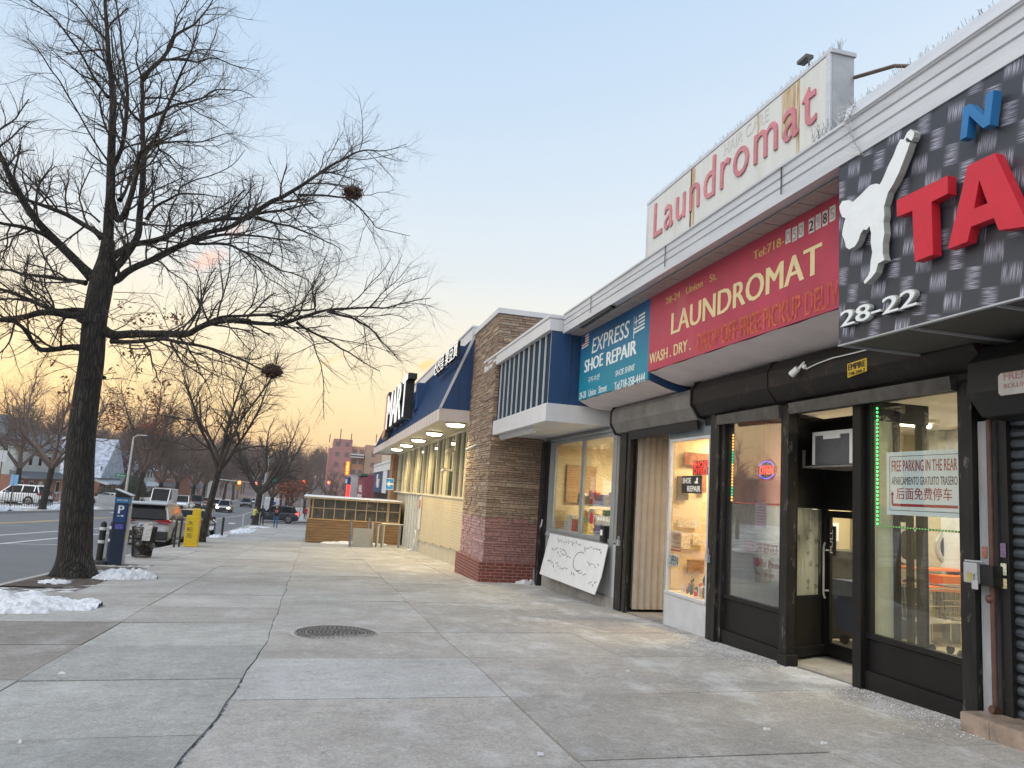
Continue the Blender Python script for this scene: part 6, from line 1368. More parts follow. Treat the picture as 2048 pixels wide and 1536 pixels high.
# --- the big bare oak at the kerb
TY = 17.35
tr0 = random.Random(7)
oak = thing('oak_tree', 'huge bare street tree with a dark furrowed trunk at the left kerb', 'tree', (-4.45, TY, gz(-4.45, TY)))
def big():
    tk = [(148, 1168, 58), (149, 1140, 44), (150, 1110, 36), (152, 1050, 33.5), (157, 960, 31), (162, 880, 29.5), (172, 800, 28), (183, 720, 26.5), (188, 650, 26), (200, 580, 26), (208, 545, 24), (213, 515, 18), (216, 480, 14)]
    P = [onY(x, y, TY) for x, y, _ in tk]; sc = [TY / F * w * .80 for *_, w in tk]
    P2 = smooth_path(P, 6); R2 = list(np.interp(np.linspace(0, len(P) - 1, len(P2)), range(len(P)), sc))
    vs = []; n = 40; up = Vector((0, -1, 0))
    for i, p in enumerate(P2):
        for k in range(n):
            a = 2 * math.pi * k / n; fl = 1 + (.32 * max(0, 1 - i / 9) ** 2) * math.cos(a * 5 + .6) + .04 * mn.noise(Vector((math.cos(a) * 2, math.sin(a) * 2, i * .12))) + .018 * mn.noise(Vector((math.cos(a) * 9, math.sin(a) * 9, i * .3)))
            vs.append((p.x + R2[i] * fl * math.cos(a), p.y + R2[i] * fl * math.sin(a), p.z - (.08 if i == 0 else 0)))
    mb = MB(); mb.add(vs, [(i * n + k, i * n + (k + 1) % n, (i + 1) * n + (k + 1) % n, (i + 1) * n + k) for i in range(len(P2) - 1) for k in range(n)] + [tuple(range((len(P2) - 1) * n, len(P2) * n))])
    for px, py, s in ((172, 757, .05), (205, 755, .06), (165, 640, .09)): mb.ball(onY(px, py, TY - .30), s, 10, 8, (1.3, .6, .8))
    mb.build('trunk', bark, oak, smooth=True)
    Ls = [  # px points, start/end width px, depth offset at the end (m)
        ([(204,560),(213,520),(216,480),(218,430),(221,390),(222,330),(224,270),(226,200),(222,150),(217,110),(214,60),(210,0),(208,-80),(212,-160)], 19, 3, -.3),
        ([(212,548),(236,530),(256,505),(276,470),(279,435),(284,380),(287,330),(286,290),(285,250),(285,200),(284,160)], 13, 8, 1.2),
        ([(284,160),(300,140),(322,120),(342,92),(350,72),(372,58),(388,49),(405,30),(420,10),(440,-30)], 8, 2.0, 1.6),
        ([(221,400),(236,440),(250,425),(262,392),(272,350),(278,310),(300,290),(313,270),(330,225),(345,190),(360,150),(385,95),(400,40)], 11, 2.0, -1.8),
        ([(224,335),(238,310),(247,280),(252,240),(255,190),(252,150),(244,100),(240,50),(232,0),(228,-70)], 8, 2, .9),
        ([(186,556),(160,530),(130,500),(100,470),(72,440),(48,405),(25,365),(10,330),(-5,300),(-30,250),(-60,180),(-80,90)], 15, 5, -1.2),
        ([(112,485),(90,470),(60,458),(35,452),(0,446),(-50,430),(-110,400)], 8, 3, -1.6),
        ([(205,476),(190,462),(165,448),(135,430),(105,418),(78,408),(52,398),(38,378),(28,350),(35,320),(42,290)], 9.5, 3, .8),
        ([(200,445),(180,428),(150,418),(110,412),(60,408),(30,402)], 3, 1.5, -.8),
        ([(172,566),(150,562),(115,557),(80,552),(45,548),(20,540),(0,538),(-60,520)], 7, 3, 1.3),
        ([(176,624),(150,620),(115,622),(92,614),(70,605),(45,594),(20,584),(0,578),(-50,560),(-120,560)], 9, 4, .4),
        ([(178,640),(160,632),(135,630),(105,625),(78,626),(50,634),(25,640),(0,640),(-60,630),(-150,640)], 13, 5, -1.4),
        ([(163,696),(140,694),(115,698),(85,700),(70,690),(58,672),(45,655),(30,645)], 9.5, 5, -.5),
        ([(122,694),(122,670),(124,650),(128,630)], 3, 1.4, -.6),
        ([(205,660),(228,670),(260,668),(300,668),(340,668),(375,668),(390,660),(410,650),(435,644),(470,640),(500,642)], 14, 8, -1.2),
        ([(470,641),(500,645),(540,648),(565,648),(595,638),(625,628),(655,620),(700,617),(745,615),(770,616),(800,608),(835,600),(862,596)], 7, 1.2, -2.2),
        ([(395,656),(420,643),(445,634),(480,632),(530,630),(560,634),(575,642)], 6, 4, -1.5),
        ([(594,645),(612,658),(640,672),(660,682),(680,696),(700,706),(720,720),(745,735),(760,742)], 4, 1.2, -2.4),
        ([(655,622),(680,630),(705,636),(722,646),(738,655),(752,668),(765,685),(785,705),(798,722)], 4.2, 1.2, -1.6),
        ([(560,640),(590,622),(628,618),(630,595),(635,578),(650,560),(640,545)], 3.5, 1.2, -1.2),
        ([(214,560),(234,560),(252,545),(275,532),(300,522),(322,510),(345,498),(370,488),(391,478),(420,464),(456,456),(480,443),(505,432)], 12, 8.5, .9),
        ([(208,575),(232,562),(245,550),(262,540),(285,530),(312,520),(340,505)], 9, 6, .2),
        ([(228,512),(245,500),(262,490),(283,486),(305,482),(325,476),(345,468),(365,452),(395,445),(417,442),(450,438),(485,436),(512,426)], 10, 7, 1.3),
        ([(495,435),(520,418),(545,402),(561,396),(585,382),(605,370),(625,356),(642,345),(665,330),(691,316),(712,305),(735,300),(760,302),(785,298),(812,288)], 9, 1.2, 2.0),
        ([(596,390),(620,390),(650,391),(675,394),(692,396),(705,404),(722,418),(736,434),(746,446),(755,456),(790,465),(820,472)], 4.5, 1.0, .6),
        ([(640,346),(660,345),(680,340),(692,330),(700,318)], 3.5, 1.2, 1.0),
        ([(512,436),(535,442),(556,448),(580,452),(600,460),(626,470),(650,482),(672,492),(683,500)], 5, 1.2, -.4),
        ([(500,430),(535,424),(570,420),(600,412),(615,408),(632,405)], 5.5, 3, 1.6),
        ([(395,480),(425,473),(452,469),(485,470),(521,473),(555,478),(585,480),(600,470),(630,480)], 6, 1.2, .4),
        ([(380,484),(400,488),(430,487),(460,490),(480,500),(510,512),(540,528),(560,540),(590,548),(615,560),(628,575)], 5.5, 1.2, -1.6),
        ([(460,490),(490,505),(515,530),(530,552),(560,570),(585,590)], 3, 1.0, -2.2),
        ([(222,682),(250,684),(290,682),(325,678),(355,684),(392,690),(425,698),(456,709),(490,722),(512,734),(530,742)], 7, 2.5, -2.4),
        ([(342,686),(352,705),(366,725),(385,738),(404,752),(415,770),(424,795)], 3.2, 1.2, -2.8),
        ([(293,440),(305,420),(319,408),(340,398),(358,388),(385,388),(407,389),(430,393),(446,394)], 5.5, 1.6, .8),
        ([(358,388),(361,375),(390,360),(425,350),(465,330),(490,300)], 3, 1.2, .4),
        ([(290,309),(302,296),(318,288),(345,284),(370,283),(400,284),(423,277),(450,268),(475,266)], 4.5, 1.2, -.7),
        ([(284,244),(300,234),(326,224),(345,212),(358,208),(385,202),(407,195),(420,185),(436,179),(460,180),(485,182),(510,195)], 6, 1.3, 1.5),
        ([(292,196),(320,196),(350,200),(375,210),(400,228),(430,240),(455,255)], 3.4, 1.2, -1.2),
        ([(322,120),(350,119),(375,121),(397,124),(420,116),(440,119),(465,130),(490,136),(520,142)], 4.2, 1.2, 1.3),
        ([(286,160),(272,120),(276,90),(268,60)], 3.4, 1.2, 1.0),
        ([(283,245),(262,225),(248,195),(236,170),(222,140),(212,110),(205,80)], 5, 1.4, .4),
        ([(318,300),(340,312),(358,330),(380,340),(395,352)], 3, 1.4, -.6),
        ([(216,322),(200,300),(180,268),(158,228),(135,190),(118,160),(102,140),(85,112),(70,92),(55,78)], 2.8, 1.8, -.9),
        ([(216,195),(203,178),(185,150),(165,112),(150,90),(132,66),(112,40),(85,18),(59,0),(20,-30)], 4.2, 2, -1.1),
        ([(187,160),(160,148),(140,130),(115,110),(90,85)], 2.6, 1.2, -1.6),
        ([(213,80),(200,66),(180,45),(160,18),(140,0),(110,-30)], 4, 1.8, .5),
        ([(240,400),(252,380),(266,340)], 6, 4, 1.5),
    ]
    global T0; seen = []; Yp = TY; T = Tw(); T0 = Tw(); tips = []
    # start, end: small-branch recursion specs: (per metre, len0, len1, angle, up, start)
    spec = [(3.8, .7, 1.9, 46, .06, .10), (6.2, .34, .95, 40, .05, .12), (8.5, .16, .48, 36, .05, .15)]
    for pts, w0, w1, dep in Ls:
        n = len(pts); ph = tr0.uniform(0, 6)
        P = []; x0, y0 = pts[0]; near = min(seen, key=lambda s: (s[0] - x0) ** 2 + (s[1] - y0) ** 2) if seen else None
        Y0 = near[2] if near and math.hypot(near[0] - x0, near[1] - y0) < 16 else TY
        for i, (x, y) in enumerate(pts):
            t = i / (n - 1); Yd = Y0 + (TY + dep - Y0) * t ** 1.2 + .06 * math.sin(i * 2.3 + ph) * (i > 0); P.append(onY(x, y, Yd)); seen.append((x, y, Yd))
            if i: xa, ya = pts[i - 1]; seen += [(xa + (x - xa) * f, ya + (y - ya) * f, Yp * (1 - f) + Yd * f) for f in (.25, .5, .75)]
            Yp = Yd
        P = smooth_path(P, 3)
        k = TY / F / 1.0
        L_ = sum((P[i + 1] - P[i]).length for i in range(len(P) - 1))
        sp = spec if w0 < 12 else [(2.4, .7, 1.8, 50, .08, .3)] + spec[1:]
        grow(T, P, w0 * k * .60, w1 * k * .48, 0, sp, tr0, tips)
    # spray of twigs straight from the trunk
    for i in range(46):
        py = tr0.uniform(560, 760); px = 188 + (700 - py) * .1; a = tr0.uniform(0, 2 * math.pi)
        p = onY(px, py, TY) + Vector((math.cos(a) * .27, math.sin(a) * .27, 0)); d = Vector((math.cos(a), math.sin(a), tr0.uniform(-.7, .9))).normalized(); Q = [p]
        for j in range(5): d = (d + Vector((tr0.gauss(0, .2), tr0.gauss(0, .2), tr0.gauss(0, .2) - .05))).normalized(); Q.append(Q[-1] + d * tr0.uniform(.1, .3))
        grow(T, Q, .008, .004, 2, spec, tr0)
    meshobj('limbs', T0, bark, oak, ORG[oak]); meshobj('twigs', T, twigm, oak, ORG[oak]); T0 = None
    print('oak faces', len(T.f))
    # dry leaves still hanging
    mb = MB(); r = random.Random(12)
    def leaves(px, py, rx, ry, n, Y=TY - 1):
        for i in range(n):
            c = onY(px + r.gauss(0, rx), py + r.gauss(0, ry), Y + r.uniform(-.6, .6)); a = Vector((r.gauss(0, 1), r.gauss(0, 1), r.gauss(0, 1))).normalized(); b = perp(a, r); s = r.uniform(.03, .06)
            mb.poly([c - a * s, c - b * s * .4, c + a * s, c + b * s * .45 + a.cross(b) * s * .2])
    for px, py, rx, ry, n in [(300,640,26,8,60),(345,630,10,8,24),(275,668,8,6,14),(240,608,6,5,8),(262,708,10,6,18),(295,708,6,5,10),(278,712,5,4,8),(222,738,5,5,8),(280,742,4,5,6),(325,765,10,4,16),(260,775,6,4,8),(300,795,14,6,16),(105,724,4,4,6),(103,728,3,5,6),(128,756,4,4,6),(130,770,4,3,6),(122,786,5,3,9),(140,812,3,3,6),(45,640,10,5,12),(75,642,12,4,10),(120,662,4,6,10),(225,815,6,5,14),(238,858,5,4,12)]: leaves(px, py, rx, ry, n, TY - r.uniform(.2, 1.4))
    mb.build('dry_leaves', pm('dry_leaf', (.16, .065, .03), .8, var=.5, scale=9, bump=0), oak)
big()
def nest(px, py, Y, rad, label, seed):
    r = random.Random(seed); c = onY(px, py, Y); mb = MB()
    for i in range(420):
        d = Vector((r.gauss(0, 1), r.gauss(0, 1), r.gauss(0, .75))).normalized(); p = c + Vector((d.x * rad, d.y * rad, d.z * rad * .72)) * r.uniform(.3, 1.0); a = perp(d, r); b = a.cross(d); s = r.uniform(.025, .07)
        mb.poly([p - a * s, p - b * s * .5, p + a * s + d * s * .4, p + b * s * .5])
    for i in range(60):
        d = Vector((r.gauss(0, 1), r.gauss(0, 1), r.gauss(0, .7))).normalized(); p = c + d * rad * .5; mb.tube([p, p + perp(d, r) * .2 + d * rad * .7], .004, 3, cap=False)
    mb.ball(c, rad * .62, 12, 8, (1, 1, .7))
    o = mb.build('leaf_nest', pm('nest_leaves', (.055, .030, .020), .9, var=.6, scale=9, bump=0), org=tuple(c)); tag(o, label, 'nest')
nest(705, 386, TY + .5, .27, 'round squirrel nest of dead leaves on the high right branch of the big tree', 1)
nest(545, 742, TY - 2.45, .20, 'smaller squirrel nest of dead leaves at the drooping end of the low right branch', 2)

# --- street trees: grown along traced trunks, then free recursion
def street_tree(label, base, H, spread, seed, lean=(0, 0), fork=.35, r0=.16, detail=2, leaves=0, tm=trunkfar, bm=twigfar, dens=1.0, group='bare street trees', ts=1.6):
    r = random.Random(seed); x, y = base; z = gz(x, y); t = thing('street_tree', label, 'tree', (0, 0, 0), group)
    T = Tw(); spec_scale[0] = ts * 1.25; top = Vector((lean[0] * fork, lean[1] * fork, H * fork)); P = [Vector((0, 0, -.1)), Vector((lean[0] * fork * .4, 0, H * fork * .45)), top]
    P = smooth_path(P, 4); T.tube(P, [r0 * 1.6] + [r0 * (1.08 - .25 * i / len(P)) for i in range(1, len(P))], 12); meshobj('trunk', T, tm, t, (0, 0, 0))
    T = Tw(); n = r.choice([4, 5]); sp = [(1.5 * dens, H * .14, H * .30, 42, .10, .15), (2.2 * dens, H * .07, H * .15, 40, .08, .15), (3.0 * dens, H * .03, H * .08, 40, .06, .2)][:detail + 1]
    for i in range(n):
        a = 2 * math.pi * (i + r.random() * .6) / n; d = Vector((math.cos(a) * spread, math.sin(a) * spread, 1.0)).normalized(); Q = [top.copy()]; L = H * (1 - fork) * r.uniform(.85, 1.1)
        for j in range(7): d = (d + Vector((r.gauss(0, .13) + lean[0] * .01, r.gauss(0, .13), .06))).normalized(); Q.append(Q[-1] + d * L / 7)
        grow(T, smooth_path(Q, 2), r0 * .55, .02, 0, sp, r)
    d = Vector((lean[0] / H, 0, 1)).normalized(); grow(T, [top + d * (H * (1 - fork) * k / 6) + Vector((r.gauss(0, .12), r.gauss(0, .12), 0)) * (k > 0) for k in range(7)], r0 * .6, .015, 0, sp, r)
    meshobj('branches', T, bm, t, (0, 0, 0))
    if leaves:
        mb = MB()
        for i in range(leaves):
            if i % 70 == 0: a = r.uniform(0, 6.28); q = H * .26 * r.random() ** .5; cc = Vector((math.cos(a) * q, math.sin(a) * q, H * r.uniform(.55, .82)))
            c = cc + Vector((r.gauss(0, .6), r.gauss(0, .6), r.gauss(0, .35))); A = perp(Vector((0, 0, 1)), r); s = r.uniform(.11, .22); B_ = Vector((r.gauss(0, 1), r.gauss(0, 1), r.gauss(0, 1))).normalized()
            mb.poly([c - A * s, c - B_ * s * .5, c + A * s, c + B_ * s * .5])
        mb.build('dry_leaves', pm('rusty_leaf', (.24, .085, .045), .85, var=.4, scale=5, bump=0), t)
    t.location = (x, y, z); spec_scale[0] = 1.0; return t
darktw = pm('dark_far_twigs', (.055, .046, .040), .95, var=.2, scale=1, bump=0)
street_tree('slim bare tree leaning right behind the yellow newspaper box', (-4.6, 36.5), 8.6, .6, 3, lean=(1.0, 0), fork=.36, r0=.15, detail=2, bm=darktw, dens=1.8)
street_tree('wide dark bare tree at the street corner beside the crossing', (-4.75, 70.5), 9.5, 1.15, 5, lean=(.5, 0), fork=.28, r0=.28, detail=2, bm=darktw, dens=1.5, ts=2.2)
street_tree('bare tree with clusters of rusty leaves rising above the parking meter', (-18.8, 92.0), 15.0, .75, 8, lean=(1.5, 0), fork=.26, r0=.30, detail=2, leaves=1500, dens=1.3, ts=2.2)
street_tree('gnarled bare tree on the verge across the road just left of the big trunk', (-19.0, 63.0), 10.0, 1.1, 14, lean=(.8, 0), fork=.30, r0=.24, detail=2, dens=1.4, ts=1.8)
street_tree('spreading bare tree at the left edge across the road behind the iron fence', (-24.5, 74.0), 12, 1.0, 19, lean=(0, 0), fork=.25, r0=.25, detail=2, dens=1.4, ts=1.8)
k = 0
labs = ['first', 'second', 'third', 'fourth', 'fifth', 'sixth', 'seventh', 'eighth', 'ninth']
for i, (x, y, H) in enumerate([(-19, 106, 12), (-19.2, 119, 13), (-18.8, 132, 12), (-19, 145, 13), (-19, 160, 13), (-19, 178, 14), (-19, 198, 14)]):
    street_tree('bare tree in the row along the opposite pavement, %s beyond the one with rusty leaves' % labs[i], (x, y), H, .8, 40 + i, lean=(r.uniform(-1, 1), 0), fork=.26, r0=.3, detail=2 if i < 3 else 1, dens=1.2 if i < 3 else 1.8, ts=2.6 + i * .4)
for i, (x, y, H) in enumerate([(-4.9, 96, 9), (-5, 122, 11), (-5, 150, 12), (-5, 185, 13)]):
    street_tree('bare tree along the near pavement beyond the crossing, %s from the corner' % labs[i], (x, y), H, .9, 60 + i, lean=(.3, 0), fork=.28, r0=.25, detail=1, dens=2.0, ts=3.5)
street_tree('small tree keeping its orange-brown leaves behind the mail truck', (-2.6, 92), 5.2, .7, 81, fork=.3, r0=.15, detail=1, leaves=900, dens=1.5, ts=2.5)
for i, (x, y, H) in enumerate([(2, 112, 7.5), (6, 125, 7), (10, 140, 8), (-1.5, 135, 8.5), (14, 110, 6)]):
    street_tree('bare tree rising behind the dining shed, %s from the left' % ['second', 'third', 'fourth', 'first', 'fifth'][i], (x, y), H, .8, 90 + i, fork=.25, r0=.22, detail=1, dens=2.0, ts=3.2)
for i, (x, y, H) in enumerate([(-33, 98, 13), (-36, 120, 14), (-31, 140, 14), (-42, 90, 13), (-27.5, 128, 13), (-30, 165, 15), (-38, 180, 15)]):
    street_tree('tall bare garden tree behind the houses across the road, ' + ['beside the snowy steep roof', 'behind the second house', 'in the middle of the row', 'farthest left', 'over the porch roof', 'near the far end', 'farthest away'][i], (x, y), H, .9, 120 + i, fork=.22, r0=.28, detail=1, dens=2.0, ts=3.5, group='bare garden trees')

# distant woods on the hill: one mass
def woods():
    r = random.Random(77); protos = []
    for s in range(5):
        T = Tw(); spec_scale[0] = 9; rr = random.Random(s)
        Q = [Vector((0, 0, z)) for z in (0, 2.5, 5, 7.5, 10)]
        T.tube(Q, [.3, .25, .2, .15, .08], 3)
        for i in range(26):
            p = Vector((0, 0, rr.uniform(2, 9.5))); a = rr.uniform(0, 6.28); d = Vector((math.cos(a), math.sin(a), rr.uniform(.4, 1.3))).normalized(); L = rr.uniform(2, 4.2)
            q = [p, p + d * L * .5, p + (d + Vector((rr.gauss(0, .2), rr.gauss(0, .2), .2))).normalized() * L]; T.tube(q, [.1, .07, .03], 3)
            for j in range(9):
                b = q[0].lerp(q[2], rr.uniform(.25, 1)); e = b + Vector((rr.gauss(0, .7), rr.gauss(0, .7), rr.uniform(.2, 1.3))); T.tube([b, e], [.045, .02], 3)
        protos.append((np.array([tuple(v) for v in T.v]), np.array(T.f)))
    V = []; Fs = []; off = 0
    for i in range(620):
        az = r.uniform(-.62, .12); d = r.choice([r.uniform(210, 330), r.uniform(300, 420)]); x = math.tan(az) * d; y = d
        if (-17 < x < -6 and y < 300) or (x > -2 and y < 265): continue
        hz = hillz(x, y); v, f = protos[i % 5]; s = r.uniform(.8, 1.3); a = r.uniform(0, 6.28); c, sn = math.cos(a), math.sin(a)
        vv = v * s; V.append(np.stack([vv[:, 0] * c - vv[:, 1] * sn + x, vv[:, 0] * sn + vv[:, 1] * c + y, vv[:, 2] + hz], 1)); Fs.append(f + off); off += len(v)
    V = np.concatenate(V); Fs = np.concatenate(Fs)
    me = bpy.data.meshes.new('woods'); me.from_pydata(V.tolist(), [], Fs.tolist()); me.materials.append(pm('woods_far', (.17, .125, .11), .95, var=.25, scale=.05, bump=0))
    ob = bpy.data.objects.new('distant_woods', me); col.objects.link(ob); tag(ob, 'brown leafless woods covering the far hill at the end of the street', 'woods', kind='stuff'); spec_scale[0] = 1
def hillz(x, y):
    t = max(0, min(1, (y - 170) / 230)); side = max(0, min(1, (-x - 8) / 60)) * .5 + .5
    return gz(0, min(y, 200)) + (t * t * (3 - 2 * t)) * (12.5 * side + 2.5 * math.sin(x * .02 + 1)) * (1 if x < 20 else max(.3, 1 - (x - 20) / 120))
hb = MB(); nx, ny = 50, 24; xs_ = np.linspace(-420, 220, nx + 1); yy_ = np.linspace(172, 640, ny + 1)
hb.add([(x, y, hillz(x, y) - .15) for x in xs_ for y in yy_], [(i * (ny + 1) + j, (i + 1) * (ny + 1) + j, (i + 1) * (ny + 1) + j + 1, i * (ny + 1) + j + 1) for i in range(nx) for j in range(ny)])
struct(hb.build('hill', pm('hill_ground', (.13, .10, .09), .95, var=.3, scale=.03, bump=0), smooth=True))
woods()

# ================= STREET FURNITURE =================
navy_m = pm('meter_blue', (.012, .022, .055), .4, metal=.2, var=.1, bump=.03)
mt = thing('parking_meter', 'tall dark blue parking pay station with a white letter P and a solar roof', 'parking meter', (-4.62, 21.3, gz(-4.6, 21.3)))
mx0, mx1, my0_, my1_ = -4.80, -4.48, 21.2, 21.5; gz0 = gz(-4.6, 21.3); hh = 1.72
q = MB(); q.box(mx0, mx1, my0_, my1_, gz0, gz0 + hh - .22); q.build('cabinet', navy_m, mt, bevel=.02)
q = MB(); q.box(mx1 + .001, mx1 + .04, my0_ + .05, my1_ - .03, gz0, gz0 + hh - .3); q.build('side_column', alu2, mt)
q = MB(); q.box(mx0 - .004, mx1 + .004, my0_ - .004, my1_ + .004, gz0 + hh - .219, gz0 + hh - .09); q.build('blue_band', pm('band_blue', (.02, .16, .34), .4, bump=0), mt)
q = MB(); q.hexa([(mx0, my0_, gz0 + hh - .089), (mx1, my0_, gz0 + hh - .089), (mx1, my1_, gz0 + hh - .089), (mx0, my1_, gz0 + hh - .089)], [(mx0, my0_, gz0 + hh + .10), (mx1, my0_, gz0 + hh - .04), (mx1, my1_, gz0 + hh - .04), (mx0, my1_, gz0 + hh + .10)]); q.build('roof_wedge', blackmetal, mt)
q = MB(); q.hexa([(mx0 - .02, my0_ - .03, gz0 + hh + .103), (mx1 + .06, my0_ - .03, gz0 + hh - .04), (mx1 + .06, my1_ + .03, gz0 + hh - .04), (mx0 - .02, my1_ + .03, gz0 + hh + .103)], [(mx0 - .02, my0_ - .03, gz0 + hh + .125), (mx1 + .06, my0_ - .03, gz0 + hh - .018), (mx1 + .06, my1_ + .03, gz0 + hh - .018), (mx0 - .02, my1_ + .03, gz0 + hh + .125)]); q.build('solar_panel', alu, mt)
UX = (1, 0, 0)
q = MB(); q.box(mx0 + .04, mx1 - .02, my0_ - .008, my0_ - .001, gz0 + 1.02, gz0 + 1.46); q.build('blue_panel', pm('panel_blue', (.006, .042, .16), .4, bump=0), mt)
text('P', (mx0 + .11, my0_ - .009, gz0 + 1.24), UX, WW, .12, .2, wtx, mt, depth=.003, bold=.04)
text('METER', (mx0 + .06, my0_ - .006, gz0 + hh - .175), UX, WW, .24, .04, wtx, mt, depth=.002)
q = MB(); q.box(mx0 + .10, mx0 + .15, my0_ - .012, my0_ - .009, gz0 + 1.17, gz0 + 1.19); q.box(mx0 + .18, mx0 + .24, my0_ - .012, my0_ - .009, gz0 + 1.17, gz0 + 1.20); q.build('coin_marks', wtx, mt)
q = MB(); q.box(mx0 + .08, mx1 - .05, my0_ - .012, my0_ - .002, gz0 + .86, gz0 + .98); q.build('purple_card', pm('purple_card', (.10, .08, .38), .4, var=.4, scale=30, bump=0), mt)
q = MB(); q.box(mx1 + .041, mx1 + .045, my0_ + .1, my0_ + .2, gz0 + .60, gz0 + .82); q.build('yellow_tag', pm('tag_yellow', (.6, .5, .05), .5, bump=0), mt)
dbl = pm('bollard_black', (.012, .012, .013), .6, var=.2, bump=.05); wst = pm('reflective_white', (.6, .62, .62), .4, bump=0)
for i, (x, y) in enumerate([(-5.0, 21.3), (-5.02, 22.35)]):
    z = gz(x, y); t = thing('post_bollard', ['black flexible bollard with white bands, left of the pair beside the parking meter', 'black flexible bollard with white bands, half hidden by the parking meter'][i], 'bollard', (x, y, z), 'black and white bollards beside the meter')
    q = MB(); q.tube([(x, y, z + .02), (x, y, z + .92), (x, y, z + 1.0), (x, y, z + 1.03)], [.075, .075, .06, .02], 18); q.build('tube', dbl, t)
    for zz in (.50, .82): q = MB(); q.tube([(x, y, z + zz), (x, y, z + zz + .075)], .078, 18); q.build('reflective_band', wst, t)
    q = MB(); q.tube([(x, y, z), (x, y, z + .05), (x, y, z + .09)], [.21, .19, .09], 8); q.build('rubber_base', _M['rubber'], t)
# litter basket
bx, by = -4.6, 24.2; bz = gz(bx, by)
bkt = thing('litter_basket', 'wire mesh litter basket overfilled with bags beside the parked grey SUV', 'litter bin', (bx, by, bz))
q = MB()
for i in range(44):
    a = 2 * math.pi * i / 44; q.tube([(bx + .25 * math.cos(a), by + .25 * math.sin(a), bz + .03), (bx + .33 * math.cos(a), by + .33 * math.sin(a), bz + .86)], .009, 4)
for zz in np.linspace(.05, .86, 12):
    rr = .25 + .08 * (zz - .03) / .83; q.tube([(bx + rr * math.cos(a), by + rr * math.sin(a), bz + zz) for a in [2 * math.pi * i / 24 for i in range(25)]], .012 if zz > .84 or zz < .06 else .005, 4)
q.build('wire_basket', pm('basket_wire', (.03, .028, .025), .6, metal=.4, bump=0), bkt)
def lumps(name, label, n, c, rad, m, seed, cat='rubbish'):
    r = random.Random(seed); q = MB()
    for i in range(n):
        d = Vector((r.gauss(0, .5), r.gauss(0, .5), r.gauss(0, .5))) * rad; q.ball(Vector(c) + d, rad * r.uniform(.5, .8), 9, 6, (r.uniform(.8, 1.2), r.uniform(.8, 1.2), r.uniform(.7, 1.1)))
    for i, v in enumerate(q.v): q.v[i] = tuple(Vector(v) + Vector((mn.noise(Vector(v) * 14), mn.noise(Vector(v) * 14 + Vector((9, 0, 0))), mn.noise(Vector(v) * 14 + Vector((0, 9, 0))))) * rad * .3)
    return tag(q.build(name, m, org=c), label, cat)
lumps('rubbish_bag', 'dark translucent rubbish bag filling the lower half of the wire basket', 7, (bx, by, bz + .30), .17, pm('grey_bag', (.07, .065, .06), .3, var=.4, scale=9, bump=.2), 2)
lumps('rubbish_bag', 'pale paper rubbish heaped on top of the wire basket', 8, (bx, by, bz + .82), .17, pm('paper_trash', (.36, .33, .30), .7, var=.6, scale=10, bump=.2), 3)
q = MB(); q.hexa([(bx + .02, by - .36, bz + .50), (bx + .22, by - .34, bz + .50), (bx + .22, by - .28, bz + .50), (bx + .02, by - .3, bz + .50)], [(bx + .06, by - .40, bz + .93), (bx + .26, by - .38, bz + .93), (bx + .26, by - .32, bz + .93), (bx + .06, by - .34, bz + .93)]); tag(q.build('shopping_bag', pm('white_bag', (.62, .62, .62), .5, var=.3, scale=14, bump=.1), org=(bx + .14, by - .33, bz + .5)), 'white plastic shopping bag stuffed against the front of the wire basket', 'bag')
# yellow paper box, chinese characters
yx, yy_1 = -4.40, 31.8; yz = gz(yx, yy_1)
yb_ = thing('newspaper_box', 'bright yellow newspaper box with black Chinese characters at the kerb', 'newspaper box', (yx, yy_1, yz)); ylm = pm('box_yellow', (.62, .44, .01), .45, var=.1, scale=4, bump=.05, stain=(.3, .22, .05), sts=4, stk=.3)
q = MB(); q.box(yx - .24, yx + .24, yy_1, yy_1 + .42, yz + .04, yz + 1.15); q.box(yx - .05, yx + .22, yy_1 + .06, yy_1 + .36, yz + 1.151, yz + 1.42); q.box(yx - .27, yx + .27, yy_1 - .02, yy_1 + .44, yz, yz + .05); q.build('cabinet', ylm, yb_, bevel=.015)
text('大', (yx - .17, yy_1 - .003, yz + .80), UX, WW, .2, .17, blackink, yb_, depth=.002); text('紀', (yx - .17, yy_1 - .003, yz + .56), UX, WW, .2, .17, blackink, yb_, depth=.002); text('元', (yx - .17, yy_1 - .003, yz + .33), UX, WW, .2, .17, blackink, yb_, depth=.002)
q = MB(); q.box(yx + .241, yx + .245, yy_1 + .1, yy_1 + .3, yz + .15, yz + 1.0); q.build('red_side_text', pm('side_print', (.55, .25, .05), .5, var=.8, scale=25, bump=0), yb_)
for i, (dx, lab) in enumerate([(-.42, 'left of the two dark hoop posts beside the yellow newspaper box'), (-.30, 'right of the two dark hoop posts beside the yellow newspaper box')]):
    x = yx + dx; y = 30.9 + i * .35; z = gz(x, y); q = MB(); q.tube([(x, y, z), (x, y, z + 1.0), (x + .02, y, z + 1.05), (x + .04, y, z + 1.0)], .035, 10); tag(q.build('hoop_post', dbl, org=(x, y, z)), lab, 'post')
for i, (x, y, h, lab) in enumerate([(-4.57, 44.0, 1.0, 'plain dark bollard on the kerb beside the parked dark sedan'), (-4.75, 58.5, 1.0, 'thin grey parking post standing in snow before the corner tree')]):
    z = gz(x, y); q = MB(); q.tube([(x, y, z), (x, y, z + h), (x, y, z + h + .03)], [.06, .06, .03], 12); tag(q.build('bollard', [dbl, alu2][i], org=(x, y, z)), lab, 'bollard')

